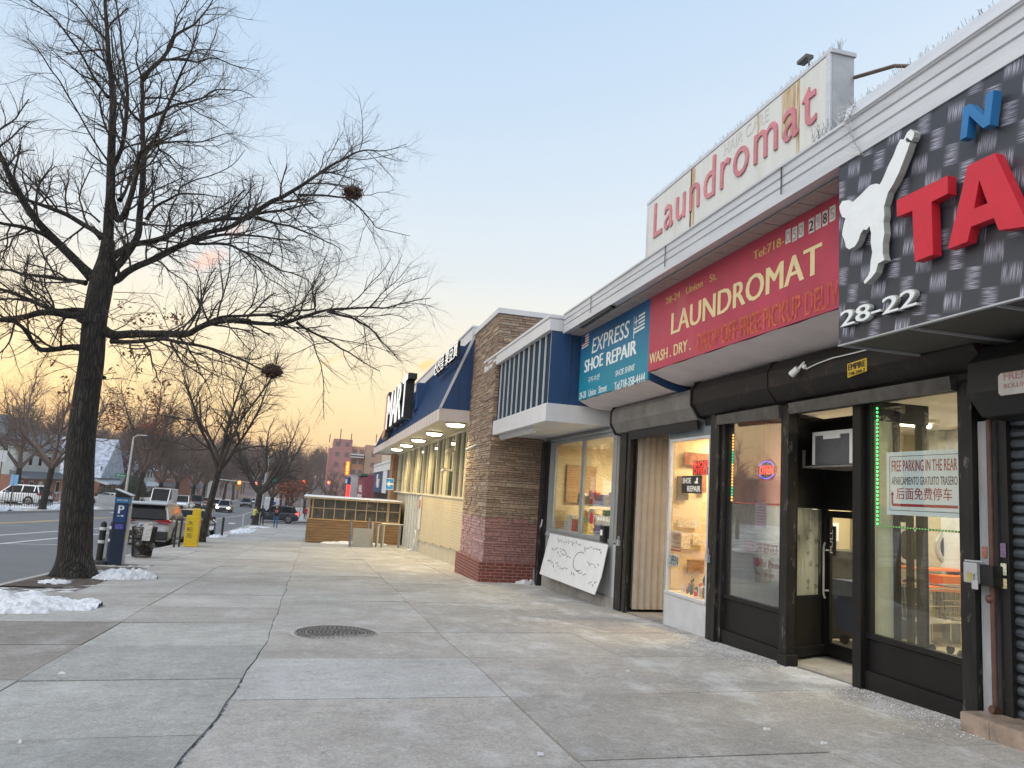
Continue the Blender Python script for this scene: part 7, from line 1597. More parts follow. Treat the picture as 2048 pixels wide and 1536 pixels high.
# street lamp with green street sign on the opposite side
px_, py_ = -18.6, 86.0; z = gz(px_, py_) + .1
lp = thing('street_lamp', 'tall pale street lamp pole with a green street name sign across the road', 'street lamp', (px_, py_, z)); pole = pm('pale_pole', (.50, .48, .46), .5, metal=.3, bump=0)
q = MB(); q.tube([(px_, py_, z), (px_ + .05, py_, z + 7.2)], [.14, .08], 10); q.build('pole', pole, lp)
q = MB(); q.tube([(px_ + .05, py_, z + 7.1), (px_ + .4, py_, z + 7.35), (px_ + .9, py_, z + 7.4)], .05, 6); q.build('arm', pole, lp); q = MB(); q.ball((px_ + 1.1, py_, z + 7.38), .2, 10, 6, (1.4, .6, .35)); q.build('lamp_head', alu2, lp)
grn = pm('street_sign_green', (.01, .16, .10), .5, bump=0); q = MB(); q.box(px_ - 1.2, px_ - .15, py_ - .03, py_, z + 3.0, z + 3.35); q.build('name_sign', grn, lp); text('29 AV', (px_ - 1.05, py_ - .032, z + 3.08), UX, WW, .75, .18, wtx, lp, depth=.003)
# traffic light pole at corner with green sign
px_, py_ = -4.55, 74.2; z = gz(px_, py_)
tp_ = thing('traffic_light', 'grey corner pole with a hanging red traffic light and a green street sign', 'traffic light', (px_, py_, z))
q = MB(); q.tube([(px_, py_, z), (px_ + .1, py_, z + 6.2)], [.16, .1], 10); q.build('pole', alu2, tp_)
q = MB(); q.tube([(px_ + .05, py_, z + 3.6), (px_ - 4, py_ + .3, z + 3.75)], .045, 6); q.build('arm', alu2, tp_)
hd_ = MB(); hd_.box(px_ - 2.35, px_ - 2.0, py_, py_ + .25, z + 2.95, z + 3.75); hd_ = hd_.build('signal_head', pm('signal_yellow', (.35, .20, .03), .5, bump=0), tp_)
q = MB(); q.tube([(px_ - 2.18, py_ - .001, z + 3.58), (px_ - 2.18, py_ - .04, z + 3.58)], .14, 14); q.build('red_lamp', glow('signal_red', (1, .10, .03), 9), hd_)
q = MB(); q.box(px_ + .25, px_ + 1.15, py_ - .05, py_, z + 3.75, z + 4.15); q.build('name_sign', grn, tp_)
q = MB(); q.box(px_ + .14, px_ + .34, py_ - .15, py_ - .01, z + 2.9, z + 3.5); q.build('walk_signal', alu2, tp_)
# distant signal lights
for i, (x, y, h) in enumerate([(-10.5, 150, 4.6), (-2.2, 150, 5.4), (2.4, 152, 5.6)]):
    z = gz(x, y); t = thing('traffic_light', 'tiny red traffic light far down the street, ' + ['over the oncoming headlights', 'above the orange-brown tree', 'just left of the dining shed'][i], 'traffic light', (x, y, z), 'far red lights')
    q = MB(); q.tube([(x, y, z), (x, y, z + h)], .07, 6); q.build('pole', alu2, t); q = MB(); q.tube([(x, y - .1, z + h), (x, y - .2, z + h)], .28, 10); q.build('red_lamp', glow('far_red', (1, .12, .05), 7), t)

# parking sign poles at left across road
for i, (px, py_b, H, c) in enumerate([(14, 1020, 3.6, alu), (20, 1000, 2.2, pm('blue_parking', (.20, .40, .62), .5, bump=0))]):
    x, y = -18.9, 54 + i * 2.5; z = gz(x, y) + .1; t = thing('parking_sign', ['narrow pale sign on a rusty pole across the road at the left edge', 'light blue sign plate on a low pole across the road at the left edge'][i], 'sign', (x, y, z))
    q = MB(); q.tube([(x, y, z), (x, y, z + H)], .035, 6); q.build('pole', pm('rusty_pole', (.12, .08, .06), .7, bump=0), t); q = MB(); q.box(x - .22, x + .22, y - .03, y, z + H - .75, z + H - .05); q.build('plate', c, t)

# ================= VEHICLES =================
tyre = pm('tyre', (.02, .02, .021), .8, var=.2, bump=.1); rimm = pm('alloy_rim', (.38, .38, .39), .3, metal=.9, bump=0); cglass = pm('car_glass', (.006, .008, .011), .05, bump=0, spec=.12, var=.1)
cblack = pm('black_trim', (.015, .015, .016), .55, bump=0); tail = pm('tail_red', (.30, .005, .01), .15, bump=0, coat=1); plate_m = pm('plate_white', (.58, .60, .60), .4, bump=0)
headl = glow('headlamp', (1, .92, .70), 14); tail_on = glow('tail_on', (1, .05, .04), 3)
def paint(name, c): return pm(name, c, .28, metal=.35, var=.03, scale=2, bump=0, coat=.8)
def car(name, label, kind, color, loc, rz, lights=None, group=None, cat='car', detail=True):
    S = {'suv': (4.6, 1.93, 1.68), 'sedan': (4.8, 1.84, 1.45), 'hatch': (4.3, 1.8, 1.5), 'van': (5.6, 2.05, 2.55), 'pickup': (5.8, 2.0, 1.95)}[kind]
    L, Wd, H = S; t = thing(name, label, cat, (0, 0, 0), group); hw = Wd / 2; h0 = .22
    # stations from rear (-L/2) to front (+L/2): y, halfwidth, belt height ; roof profile separately
    if kind in ('suv', 'hatch'): belt = [(-.5, .86, .60), (-.485, .95, .85), (-.45, .99, 1.02), (-.3, 1.0, 1.03), (0, 1.0, .99), (.2, 1.0, .97), (.38, .97, .90), (.47, .92, .78), (.5, .80, .58)]; roof = [(-.47, 1.04, 1.04), (-.40, .5, H - .08), (-.30, .45, H), (0, .45, H), (.08, .46, H - .06), (.24, .9, .97)]
    elif kind == 'sedan': belt = [(-.5, .84, .62), (-.485, .93, .92), (-.45, .98, 1.0), (-.3, 1.0, 1.0), (0, 1.0, .93), (.2, 1.0, .91), (.38, .97, .84), (.47, .92, .72), (.5, .80, .55)]; roof = [(-.36, .9, 1.0), (-.22, .5, H - .08), (-.10, .45, H), (.02, .45, H), (.08, .46, H - .06), (.24, .9, .91)]
    elif kind == 'van': belt = [(-.5, .97, 1.1), (-.49, 1, 1.2), (-.3, 1.0, 1.2), (0, 1.0, 1.2), (.3, 1.0, 1.2), (.42, .98, 1.15), (.48, .93, 1.0), (.5, .85, .8)]; roof = [(-.495, .9, 1.2), (-.49, .5, H - .05), (-.3, .45, H), (.2, .45, H), (.28, .46, H - .1), (.42, .9, 1.15)]
    else: belt = [(-.5, .93, 1.1), (-.49, .97, 1.15), (-.3, 1.0, 1.15), (0, 1.0, 1.12), (.2, 1.0, 1.12), (.42, .98, 1.08), (.48, .93, .95), (.5, .85, .8)]; roof = [(-.12, .9, 1.12), (-.10, .5, H - .05), (-.04, .45, H), (.10, .45, H), (.14, .46, H - .06), (.26, .9, 1.12)]
    def ring(y, w, zt):
        w = w * hw; zb = h0 + (.10 if abs(y) > .47 else 0)
        return [(-w * .90, y * L, zb), (w * .90, y * L, zb), (w * .985, y * L, zb + .12), (w, y * L, zt * .60), (w * .975, y * L, zt * .93), (w * .90, y * L, zt), (w * .4, y * L, zt + .015), (-w * .4, y * L, zt + .015), (-w * .90, y * L, zt), (-w * .975, y * L, zt * .93), (-w, y * L, zt * .60), (-w * .985, y * L, zb + .12)]
    q = MB(); q.loft([ring(*b) for b in belt]); body = q.build('body', color, t, smooth=False, bevel=.03)
    bz = dict((b[0], b[2]) for b in belt)
    tw = .88 if kind == 'van' else .68 if kind == 'suv' else .72
    def rr(i): return roof[i]
    # greenhouse: glass hull and solid roof
    (y0, _, z0), (y1, _, z1), (y2, _, z2), (y3, _, z3), (y4, _, z4), (y5, _, z5) = roof
    def sec(y, z, w): return [(-w, y * L, z), (w, y * L, z)]
    bw = .90 * hw * .985; rwid = tw * hw
    q = MB(); B0 = [(-bw, y0 * L, z0 - .02), (bw, y0 * L, z0 - .02), (bw, y5 * L, z5 - .02), (-bw, y5 * L, z5 - .02)]; T0 = [(-rwid, y1 * L, z1), (rwid, y1 * L, z1), (rwid, y4 * L, z4), (-rwid, y4 * L, z4)]
    q.hexa(B0, T0); gh = q.build('windows', cglass, t)
    q = MB(); rr_ = [[(-w, y * L, zb), (-w * .98, y * L, zt - .03), (-w * .7, y * L, zt), (w * .7, y * L, zt), (w * .98, y * L, zt - .03), (w, y * L, zb)] for y, w, zb, zt in ((y1 - .005, rwid * 1.01, z1 - .03, z1 + .03), (y2, rwid * 1.01, z1 - .01, z2 + .01), (y3, rwid * 1.01, z4 - .01, z3 + .01), (y4 + .005, rwid * 1.01, z4 - .03, z4 + .03))]; q.loft(rr_)
    for s in (-1, 1):
        for (ya, za, yb, zb) in ((y0, z0, y1, z1), (y5, z5, y4, z4)):
            dy = .05 if ya < yb else -.05
            q.hexa([(s * bw * 1.004, ya * L - dy * .3, za - .03), (s * bw * 1.004, ya * L + dy, za - .03), (s * (bw - .09), ya * L + dy, za - .03), (s * (bw - .09), ya * L - dy * .3, za - .03)], [(s * rwid * 1.012, yb * L - dy * .3, zb), (s * rwid * 1.012, yb * L + dy, zb), (s * (rwid - .07), yb * L + dy, zb), (s * (rwid - .07), yb * L - dy * .3, zb)])
        for ym in ((y0 + y5) / 2 - .02, y1 + .04): q.hexa([(s * bw * 1.003, ym * L - .04, z0 - .05), (s * bw * 1.003, ym * L + .04, z0 - .05), (s * (bw - .03), ym * L + .04, z0 - .05), (s * (bw - .03), ym * L - .04, z0 - .05)], [(s * rwid * 1.012, ym * L - .04, z1), (s * rwid * 1.012, ym * L + .04, z1), (s * (rwid - .03), ym * L + .04, z1), (s * (rwid - .03), ym * L - .04, z1)])
    q.build('roof', color, t)
    if kind == 'van':
        q = MB(); q.box(-hw * .97, hw * .97, -L * .497, L * .12, 1.0, H - .02); q.build('cargo_box', color, t, bevel=.05)
    # wheels
    wr = .36 if kind in ('suv', 'van', 'pickup') else .33
    for yy in (-.30, .31):
        for s in (-1, 1):
            q = MB(); q.tube([(s * (hw - .02), yy * L, wr), (s * (hw + .006), yy * L, wr)], wr * 1.17, 28); q.build('wheel_arch', cblack, t)
            q = MB(); q.tube([(s * (hw - .22), yy * L, wr), (s * (hw - .01), yy * L, wr), (s * (hw + .012), yy * L, wr)], [wr, wr, wr * .93], 28); w = q.build('wheel', tyre, t)
            q = MB(); q.tube([(s * (hw + .012), yy * L, wr), (s * (hw + .02), yy * L, wr)], [wr * .68, wr * .62], 20); rim = q.build('rim', rimm, w)
            q = MB()
            for a in range(5):
                an = a * 2 * math.pi / 5 + .3; c, sn = math.cos(an), math.sin(an); q.prism([(s * (hw + .021), yy * L + wr * (.2 * math.cos(an - .55)), wr + wr * .2 * math.sin(an - .55)), (s * (hw + .021), yy * L + wr * .58 * math.cos(an - .3), wr + wr * .58 * math.sin(an - .3)), (s * (hw + .021), yy * L + wr * .58 * math.cos(an + .3), wr + wr * .58 * math.sin(an + .3)), (s * (hw + .021), yy * L + wr * .2 * math.cos(an + .55), wr + wr * .2 * math.sin(an + .55))], (s * .002, 0, 0))
            q.build('rim_gap', cblack, w)
    # rear
    yr = -L / 2
    zb = .62 if kind != 'van' else .6
    q = MB(); q.box(-hw * .93, hw * .93, yr - .05, yr + .14, .27, .58); q.build('rear_bumper', cblack if kind in ('suv', 'pickup') else color, t, bevel=.03)
    q = MB(); q.box(-.42, .42, yr - .056, yr - .048, .30, .38); q.build('skid_plate', rimm, t)
    q = MB(); q.box(-.17, .17, yr - .035, yr - .02, .72, .86); pl = q.build('licence_plate', plate_m, t)
    q = MB(); q.box(-.12, .12, yr - .04, yr - .036, .755, .83); q.build('plate_marks', pm('plate_blue', (.08, .12, .3), .5, var=.9, scale=40, bump=0), pl)
    lm = tail_on if lights == 'rear' else tail
    zt = .98 if kind in ('suv', 'hatch') else .86 if kind == 'sedan' else 1.2
    for s in (-1, 1):
        q = MB(); a = s * hw
        q.prism([(a * 1.0, yr + .05, zt - .05), (a * .88, yr - .015, zt - .13), (a * .42, yr - .035, zt - .03), (a * .42, yr - .035, zt + .02), (a * .90, yr - .02, zt + .06), (a * 1.0, yr + .10, zt + .04)][::s], (0, .22, 0)); q.build('tail_light', lm, t)
    if kind == 'suv':
        q = MB(); q.hexa([(-hw * .80, yr + .06, 1.05), (hw * .80, yr + .06, 1.05), (hw * .80, yr + .10, 1.05), (-hw * .80, yr + .10, 1.05)], [(-hw * .66, y1 * L - .035, z1 - .08), (hw * .66, y1 * L - .035, z1 - .08), (hw * .66, y1 * L + .03, z1 - .08), (-hw * .66, y1 * L + .03, z1 - .08)]); q.build('rear_window', cglass, t)
        q = MB(); q.hexa([(-hw * .7, y1 * L - .16, z1 + .0), (hw * .7, y1 * L - .16, z1 + .0), (hw * .72, y1 * L + .1, z1 + .02), (-hw * .72, y1 * L + .1, z1 + .02)], [(-hw * .68, y1 * L - .15, z1 + .04), (hw * .68, y1 * L - .15, z1 + .04), (hw * .70, y1 * L + .1, z2 + .02), (-hw * .70, y1 * L + .1, z2 + .02)]); q.build('spoiler', color, t)
        q = MB(); q.box(-hw * .55, hw * .55, yr - .03, yr + .02, .885, .91); q.build('tailgate_trim', rimm, t)
    # front
    yf = L / 2
    q = MB(); q.box(-hw * .9, hw * .9, yf - .14, yf + .04, .24, .46); q.build('front_bumper', cblack, t, bevel=.03)
    q = MB(); q.box(-hw * .5, hw * .5, yf - .03, yf + .015, .48, .66); q.build('grille', cblack, t)
    for s in (-1, 1):
        q = MB(); a = s * hw; q.prism([(a * .93, yf - .14, .60), (a * .55, yf + .005, .58), (a * .55, yf + .005, .70), (a * .93, yf - .12, .74)][::-s], (0, -.1, 0)); q.build('headlight', headl if lights == 'front' else pm('headlight_glass', (.5, .52, .55), .1, bump=0), t)
        if lights == 'front':
            q = MB(); q.ball((a * .74, yf - .02, .65), .13, 10, 6, (1, .4, .8)); q.build('headlight_lamp', headl, t)
        q = MB(); q.box(*sorted((s * (bw + .01), s * (bw + .2))), y5 * L - .65, y5 * L - .5, z5 + .02, z5 + .17); q.build('mirror', color, t, bevel=.03)
        for yy in ((y0 + y5) / 2 * L - .25, (y0 + y5) / 2 * L + .75):
            q = MB(); q.box(*sorted((s * (hw + .001), s * (hw + .012))), yy, yy + .16, .86, .89); q.build('door_handle', color, t)
    t.location = (loc[0], loc[1], gz(loc[0], loc[1])); t.rotation_euler = (math.atan2(gz(loc[0], loc[1] + 1) - gz(loc[0], loc[1] - 1), 2) * (1 if abs(rz) < 1 else -1 if abs(rz) > 2.5 else 0), 0, rz)
    return t
silver = pm('silver_paint', (.34, .35, .37), .35, metal=.1, var=.03, bump=0, coat=.3); dgrey = paint('dark_grey_paint', (.06, .062, .07)); cwhite = paint('white_car_paint', (.66, .68, .70)); navyp = paint('blue_black_paint', (.025, .03, .045)); maroon = paint('maroon_paint', (.12, .03, .04)); beige = paint('beige_grey_paint', (.28, .28, .26))
car('parked_suv', 'silver grey SUV parked at the near kerb, seen from behind next to the litter basket', 'suv', silver, (-6.2, 35.0), R(-2), group='cars parked at the near kerb')
car('parked_sedan', 'dark grey sedan parked in front of the silver SUV, partly hidden by the slim tree', 'sedan', dgrey, (-6.3, 46.3), 0, group='cars parked at the near kerb')
car('crossing_suv', 'dark blue SUV with lit tail light driving across the pavement line at the side street', 'suv', navyp, (-3.75, 84.0), R(90), lights='rear')
car('parked_van', 'tall white van parked across the road behind the silver SUV roof', 'van', cwhite, (-16.2, 93), R(180), cat='van')
car('pickup_truck', 'white pickup truck facing the camera across the road', 'pickup', cwhite, (-16.0, 105.5), R(180), cat='pickup')
car('parked_pickup', 'dark blue pickup parked across the road beyond the white pickup', 'pickup', navyp, (-16.2, 119), R(180), cat='pickup')
car('parked_car', 'white car parked across the road just right of the slim tree', 'hatch', cwhite, (-16.4, 131), R(180))
car('oncoming_car', 'dark red car in the oncoming lane with its headlights on', 'sedan', maroon, (-14.6, 126), R(180), lights='front', group='oncoming cars')
car('oncoming_car', 'beige grey car with bright headlights leading the oncoming traffic', 'suv', beige, (-12.2, 117), R(180), lights='front', group='oncoming cars')
car('oncoming_car', 'small dark car farther down the oncoming lane', 'suv', dgrey, (-12.3, 154), R(180), group='oncoming cars')
car('oncoming_car', 'pale car with yellow headlights farthest down the oncoming lane', 'sedan', cwhite, (-12.4, 178), R(180), lights='front', group='oncoming cars')
car('driveway_car', 'white SUV parked in front of the brick and siding house at the left edge', 'suv', cwhite, (-24.0, 73.5), R(75), group='cars in the gardens across the road')
car('driveway_car', 'pale blue car standing left of the white SUV at the left edge', 'suv', paint('pale_blue_paint', (.42, .52, .62)), (-25.6, 78), R(80), group='cars in the gardens across the road')
car('driveway_car', 'white sedan parked behind the white fence left of the parking meter', 'sedan', cwhite, (-23.3, 100), R(78), group='cars in the gardens across the road')
# mail truck
mtk = thing('mail_truck', 'boxy white mail truck with a blue eagle emblem stopped at the corner', 'truck', (0, 0, 0))
q = MB(); q.box(-1.0, 1.0, -2.4, 1.4, .5, 2.75); q.build('cargo_box', cwhite, mtk, bevel=.06)
q = MB(); q.hexa([(-.95, 1.42, .5), (.95, 1.42, .5), (.95, 2.5, .5), (-.95, 2.5, .5)], [(-.93, 1.42, 2.2), (.93, 1.42, 2.2), (.9, 1.8, 2.0), (-.9, 1.8, 2.0)]); q.build('cab', cwhite, mtk, bevel=.05)
q = MB(); q.box(-.8, .8, -2.415, -2.40, 1.0, 2.5); q.build('rear_door', pm('shutter_white', (.55, .57, .6), .5, bump=0), mtk)
q = MB(); q.prism([(-.15, -2.42, 1.75), (.55, -2.42, 1.75), (.75, -2.42, 2.15), (.1, -2.42, 2.2), (-.05, -2.42, 2.0), (.35, -2.42, 1.98), (.3, -2.42, 1.9), (-.1, -2.42, 1.86)], (0, -.012, 0)); q.build('eagle_emblem', pm('emblem_blue', (.02, .06, .30), .4, bump=0), mtk)
q = MB(); q.box(-.95, .95, -2.45, -2.38, .45, .75); q.build('bumper', cblack, mtk)
for s in (-1, 1):
    for yy in (-1.5, 1.7):
        q = MB(); q.tube([(s * .75, yy, .36), (s * 1.01, yy, .36)], .36, 20); q.build('wheel', tyre, mtk)
mtk.location = (-5.75, 115, gz(-5.75, 115))

# ================= DINING SHED AND RAILS =================
wood = pm('stained_planks', (.23, .14, .066), .7, var=.35, scale=3, bump=.4, bscale=18, stain=(.17, .10, .045), sts=3, stk=.6, stretch=(.4, 1, 4)); wood2 = pm('raw_lumber', (.42, .28, .14), .7, var=.15, scale=3, bump=.2); woodp = pm('weathered_lumber', (.38, .30, .22), .7, var=.15, scale=4, bump=.2)
sd = thing('dining_shed', 'wooden outdoor dining shed with clear plastic windows and plank skirt', 'shed', (2, 40, gz(2, 40)))
sx0, sx1, sy0_, sy1_ = -.24, 4.30, 40.0, 44.6; sb = gz(2, 40) - .02; st_ = -.74
q = MB(); k = 8
for i in range(k):
    z0 = sb + .04 + i * .135; q.box(sx0, sx1, sy0_ - .03 - .006 * (i % 2), sy0_, z0, z0 + .118); q.box(sx0 - .02, sx0, sy0_, sy1_, z0, z0 + .128)
q.build('plank_skirt', wood, sd)
zs = sb + .04 + k * .135
q = MB(); q.box(sx0 - .03, sx1 + .02, sy0_ - .06, sy0_, zs, zs + .06)
for x in (sx0, sx0 + .16, sx1 - .62, sx1 - .05): q.box(x, x + .07, sy0_ - .04, sy0_ + .03, zs + .06, st_)
q.build('posts', wood2, sd)
q = MB(); n_ = 8
for i in range(1, n_): x = sx0 + .2 + (sx1 - sx0 - .8) * i / (n_ - 1) * .98; q.box(x, x + .045, sy0_ - .03, sy0_ + .01, zs + .06, st_)
q.box(sx0 + .1, sx1, sy0_ - .034, sy0_ + .006, (zs + st_) / 2 + .04, (zs + st_) / 2 + .085); q.build('window_bars', woodp, sd)
def plasticmat():
    m = pm('clear_plastic', (.07, .068, .062), .12, var=.3, scale=3, bump=.9, bscale=5, stain=(.22, .21, .19), sts=3.0, stk=.6, pos=(.6, .66)); return m
q = MB(); pts = []; nx_, nz_ = 70, 14
for i in range(nx_ + 1):
    for j in range(nz_ + 1):
        x = sx0 + .05 + (sx1 - sx0 - .1) * i / nx_; z = zs + .05 + (st_ - zs - .05) * j / nz_; pts.append((x, sy0_ + .04 + .03 * mn.noise(Vector((x * 3, z * 2, 0))) + .02 * mn.noise(Vector((x * 8 + z * 6, z * 3, 4))), z))
q.add(pts, [(i * (nz_ + 1) + j, (i + 1) * (nz_ + 1) + j, (i + 1) * (nz_ + 1) + j + 1, i * (nz_ + 1) + j + 1) for i in range(nx_) for j in range(nz_)]); q.build('plastic_sheet', plasticmat(), sd, smooth=True)
q = MB(); q.box(sx0 - .25, sx1 + .1, sy0_ - .25, sy1_ + .2, st_, st_ + .07); q.build('roof', woodp, sd); q = MB(); q.box(sx0 - .27, sx1 + .08, sy0_ - .27, sy1_ + .2, st_ + .072, st_ + .115); q.build('snow_cover', snow, sd, bevel=.04)
q = MB(); q.box(sx0, sx0 + .04, sy0_ + .05, sy1_, zs, st_); q.box(sx0, sx1, sy1_, sy1_ + .04, sb, st_); q.box(sx1 - .04, sx1, sy0_ + .05, sy1_, sb, st_); q.box(sx0 + .02, sx1 - .02, sy0_ + .012, sy0_ + .03, sb + .03, zs); q.build('walls', pm('dark_ply', (.06, .045, .03), .8, bump=0), sd)
# sloped ramp cabinet and rails
gp_ = pm('grey_metal_panel', (.22, .23, .24), .4, metal=.4, var=.08, bump=.05)
x0, y0 = 1.75, 36.4; z = gz(x0, y0); rc = thing('metal_cabinet', 'pair of grey metal panels with an inclined front leaning before the dining shed', 'cabinet', (x0 + .5, y0, z))
q = MB(); q.prism([(x0, y0 - .4, z), (x0, y0 + 1.0, z), (x0, y0 + 1.0, z + 1.15), (x0, y0 + .75, z + 1.15)], (.07, 0, 0)); q.prism([(x0 + .95, y0 - .1, z), (x0 + .95, y0 + 1.0, z), (x0 + .95, y0 + 1.0, z + 1.1), (x0 + .95, y0 + .5, z + 1.1)], (.09, 0, 0)); q.build('side_panel', pm('dark_grey_steel', (.10, .11, .12), .4, metal=.3, bump=0), rc)
q = MB(); q.hexa([(x0 + .1, y0 - .2, z), (x0 + .93, y0 - .2, z), (x0 + .93, y0 - .14, z), (x0 + .1, y0 - .14, z)], [(x0 + .1, y0 - .05, z + .85), (x0 + .93, y0 - .05, z + .85), (x0 + .93, y0 + .01, z + .85), (x0 + .1, y0 + .01, z + .85)]); q.build('front_panel', gp_, rc)
for i, (xa, xb, y, m) in enumerate([(2.95, 4.1, 36.6, gp_), (3.15, 4.3, 38.2, frm)]):
    z = gz(xa, y); q = MB(); q.tube([(xa, y, z), (xa, y, z + .92), (xa + .06, y, z + 1.02), (xa + .18, y, z + 1.06), (xb, y, z + 1.06)], .035, 8); q.tube([(xb - .12, y, z), (xb - .12, y, z + 1.0)], .045, 8); q.tube([(xa + .25, y, z), (xa + .25, y, z + 1.0)], .045, 8)
    tag(q.build('guard_rail', m, org=(xa, y, z)), ['grey pipe guard rail in front of the market entrance', 'cream pipe guard rail behind the grey one at the market entrance'][i], 'railing', 'guard rails at the market entrance')
q = MB(); z = gz(2.7, 39); q.tube([(2.75, 39.2, z), (2.75, 39.2, z + 1.3)], .05, 8); tag(q.build('guard_post', gp_, org=(2.75, 39.2, z)), 'single grey upright post close against the dining shed', 'post')
hz_ = gz(4.3, 33.0); q = MB()
for k in range(5): a = k * .5; q.tube([(4.25, 33.0 + .22 * math.cos(t_), hz_ + .55 + k * .02 + .26 * math.sin(t_)) for t_ in [2 * math.pi * i / 16 for i in range(17)]], .022, 6)
q.tube([(4.25, 33.0, hz_ + .3), (4.2, 33.1, hz_ + .1), (4.0, 33.3, hz_ + .03)], .022, 6); tag(q.build('coiled_hose', cn_m, org=(4.25, 33, hz_ + .5)), 'coiled white hose hanging at the end of the cream market wall', 'hose')
q = MB(); q.box(4.33, 4.38, 32.6, 33.0, -1.6, -.25); o = thing('wall_notice', 'narrow white notice with a red heart-like square at the end of the market wall', 'notice', (4.35, 32.8, -1.6)); q.build('sheet', cn_m, o); q = MB(); q.box(4.32, 4.329, 32.65, 32.95, -.75, -.40); q.build('red_square', rl_, o)
# one-way style arrow sign
zz0, aY = -.35, 41.0
ow = thing('arrow_sign', 'small blue sign with a white arrow hanging before the brick pier', 'sign', (4.0, aY, -.3))
pA = onY(770, 979, aY); pB = onY(787, 957, aY)
q = MB(); q.box(pA.x, pB.x + .03, aY, aY + .04, pA.z, pB.z); q.build('plate', cn_m, ow); w_ = pB.x - pA.x; h_ = pB.z - pA.z
q = MB(); q.box(pA.x + .02, pB.x + .01, aY - .006, aY - .001, pA.z + .03, pB.z - .03); q.build('blue_field', pm('arrow_blue', (.02, .22, .60), .5, bump=0), ow)
q = MB(); q.prism([(pA.x + .04, aY - .008, pA.z + h_ * .5), (pA.x + .22, aY - .008, pA.z + h_ * .25), (pA.x + .22, aY - .008, pA.z + h_ * .42), (pB.x, aY - .008, pA.z + h_ * .42), (pB.x, aY - .008, pA.z + h_ * .58), (pA.x + .22, aY - .008, pA.z + h_ * .58), (pA.x + .22, aY - .008, pA.z + h_ * .75)], (0, -.004, 0)); q.build('arrow', wst, ow)
q = MB(); q.tube([(pB.x + .03, aY + .02, pB.z - .1), (4.5, aY + .4, pB.z - .1)], .02, 6); q.build('bracket', gp_, ow)

# ================= BUILDINGS PAST THE MARKET =================
def shop(name, label, x, y0, y1, z1, wallm, depth=14, parts=None, zb=None):
    t = thing(name, label, 'building', (x + depth / 2, (y0 + y1) / 2, gz(x, y0))); q = MB(); q.box(x, x + depth, y0, y1, gz(x, y1) - 1, z1); q.build('walls', wallm, t); return t
beigew = pm('beige_stucco', (.46, .38, .31), .85, var=.06, bump=.2); palew = pm('pale_stucco', (.55, .52, .52), .85, bump=.1)
nb = shop('blue_sign_shop', 'low shop with navy sign band and white trim beyond the market', 4.6, 47.2, 62.5, 1.55, palew)
q = MB(); q.box(4.35, 4.6, 47.2, 62.5, 1.15, 1.62); q.box(4.3, 4.6, 47.2, 62.5, 1.621, 1.74); q.build('white_trim', cn_m, nb); q = MB(); q.box(4.42, 4.6, 47.3, 62.4, -.30, 1.15); q.build('sign_band', pm('navy_sign', (.015, .055, .14), .5, bump=0), nb)
q = MB(); q.box(4.38, 4.42, 50.5, 53.6, -.34, 1.2); q.build('white_panel', cn_m, nb)
q = MB(); q.tube([(4.38, 57.9, .55), (4.30, 57.9, .55)], .42, 20); q.box(4.30, 4.38, 56.0, 57.5, .0, .62); q.build('logo_badge', cn_m, nb); q = MB(); q.tube([(4.29, 58.1, .5), (4.28, 58.1, .5)], .22, 16); q.build('logo_red', rl_, nb)
q = MB(); q.box(4.5, 4.6, 47.5, 62.3, -3.4, -.35); q.build('shop_glass', cglass, nb); q = MB(); q.box(4.9, 14, 50, 62.4, 1.55, 3.1); q.box(4.85, 14, 49.95, 62.45, 3.101, 3.25); q.build('upper_wall', beigew, nb)
sn = shop('nail_shop', 'maroon fronted shop with white letters beyond the side street', 4.6, 73.5, 84, 1.15, pm('maroon_wall', (.20, .05, .07), .8, bump=0)); 
q = MB(); q.box(4.3, 4.6, 73.5, 84, .0 - .9, .9); q.build('sign_band', pm('maroon_sign', (.22, .045, .075), .6, bump=0), sn); q = MB(); q.box(4.0, 4.6, 73.5, 84, 1.0, 1.2); q.build('green_edge', pm('green_edge', (.02, .10, .07), .6, bump=0), sn)
text('NAIL', (4.28, 80.5, -.55), WU, WW, 5.5, .7, wtx, sn, depth=.02, bold=.03); text('NAILS SPA', (4.28, 81.5, -1.05), WU, WW, 7, .3, wtx, sn, depth=.02, bold=.03)
sg = shop('red_sign_shop', 'shop with a white fascia and a glowing red sign panel at the far corner', 3.6, 85, 96, .95, palew)
q = MB(); q.box(3.3, 3.6, 85.2, 87.8, -1.9, .1); q.build('red_panel', glow('lit_red_panel', (.9, .03, .03), 1.2), sg); q = MB(); q.box(3.3, 3.6, 85.2, 95, .12, .9); q.build('dark_sign', navy, sg)
text('BAKERY', (3.28, 92, .25), WU, WW, 6, .45, wtx, sg, depth=.02)
vs_ = thing('vertical_sign', 'glowing orange-red vertical sign with yellow characters over the far shops', 'sign', (3.4, 79, 1.2)); pA = onY(690, 950, 79); pB = onY(700, 923, 79)
q = MB(); q.box(pA.x, pB.x, 79, 79.3, pA.z, pB.z); q.build('panel', glow('sign_orange', (.85, .10, .02), 1.3), vs_); h_ = (pB.z - pA.z) / 4.3
for i, ch in enumerate('福園酒家'): text(ch, (pA.x + .08, 78.98, pB.z - h_ * (i + 1) - .02), UX, WW, pB.x - pA.x - .16, h_ * .8, glow('sign_yellow', (1, .6, .05), 2.0), vs_, depth=.02)
q = MB(); q.box(pB.x, 4.6, 79.1, 79.2, .9, 1.1); q.build('bracket', alu2, vs_)
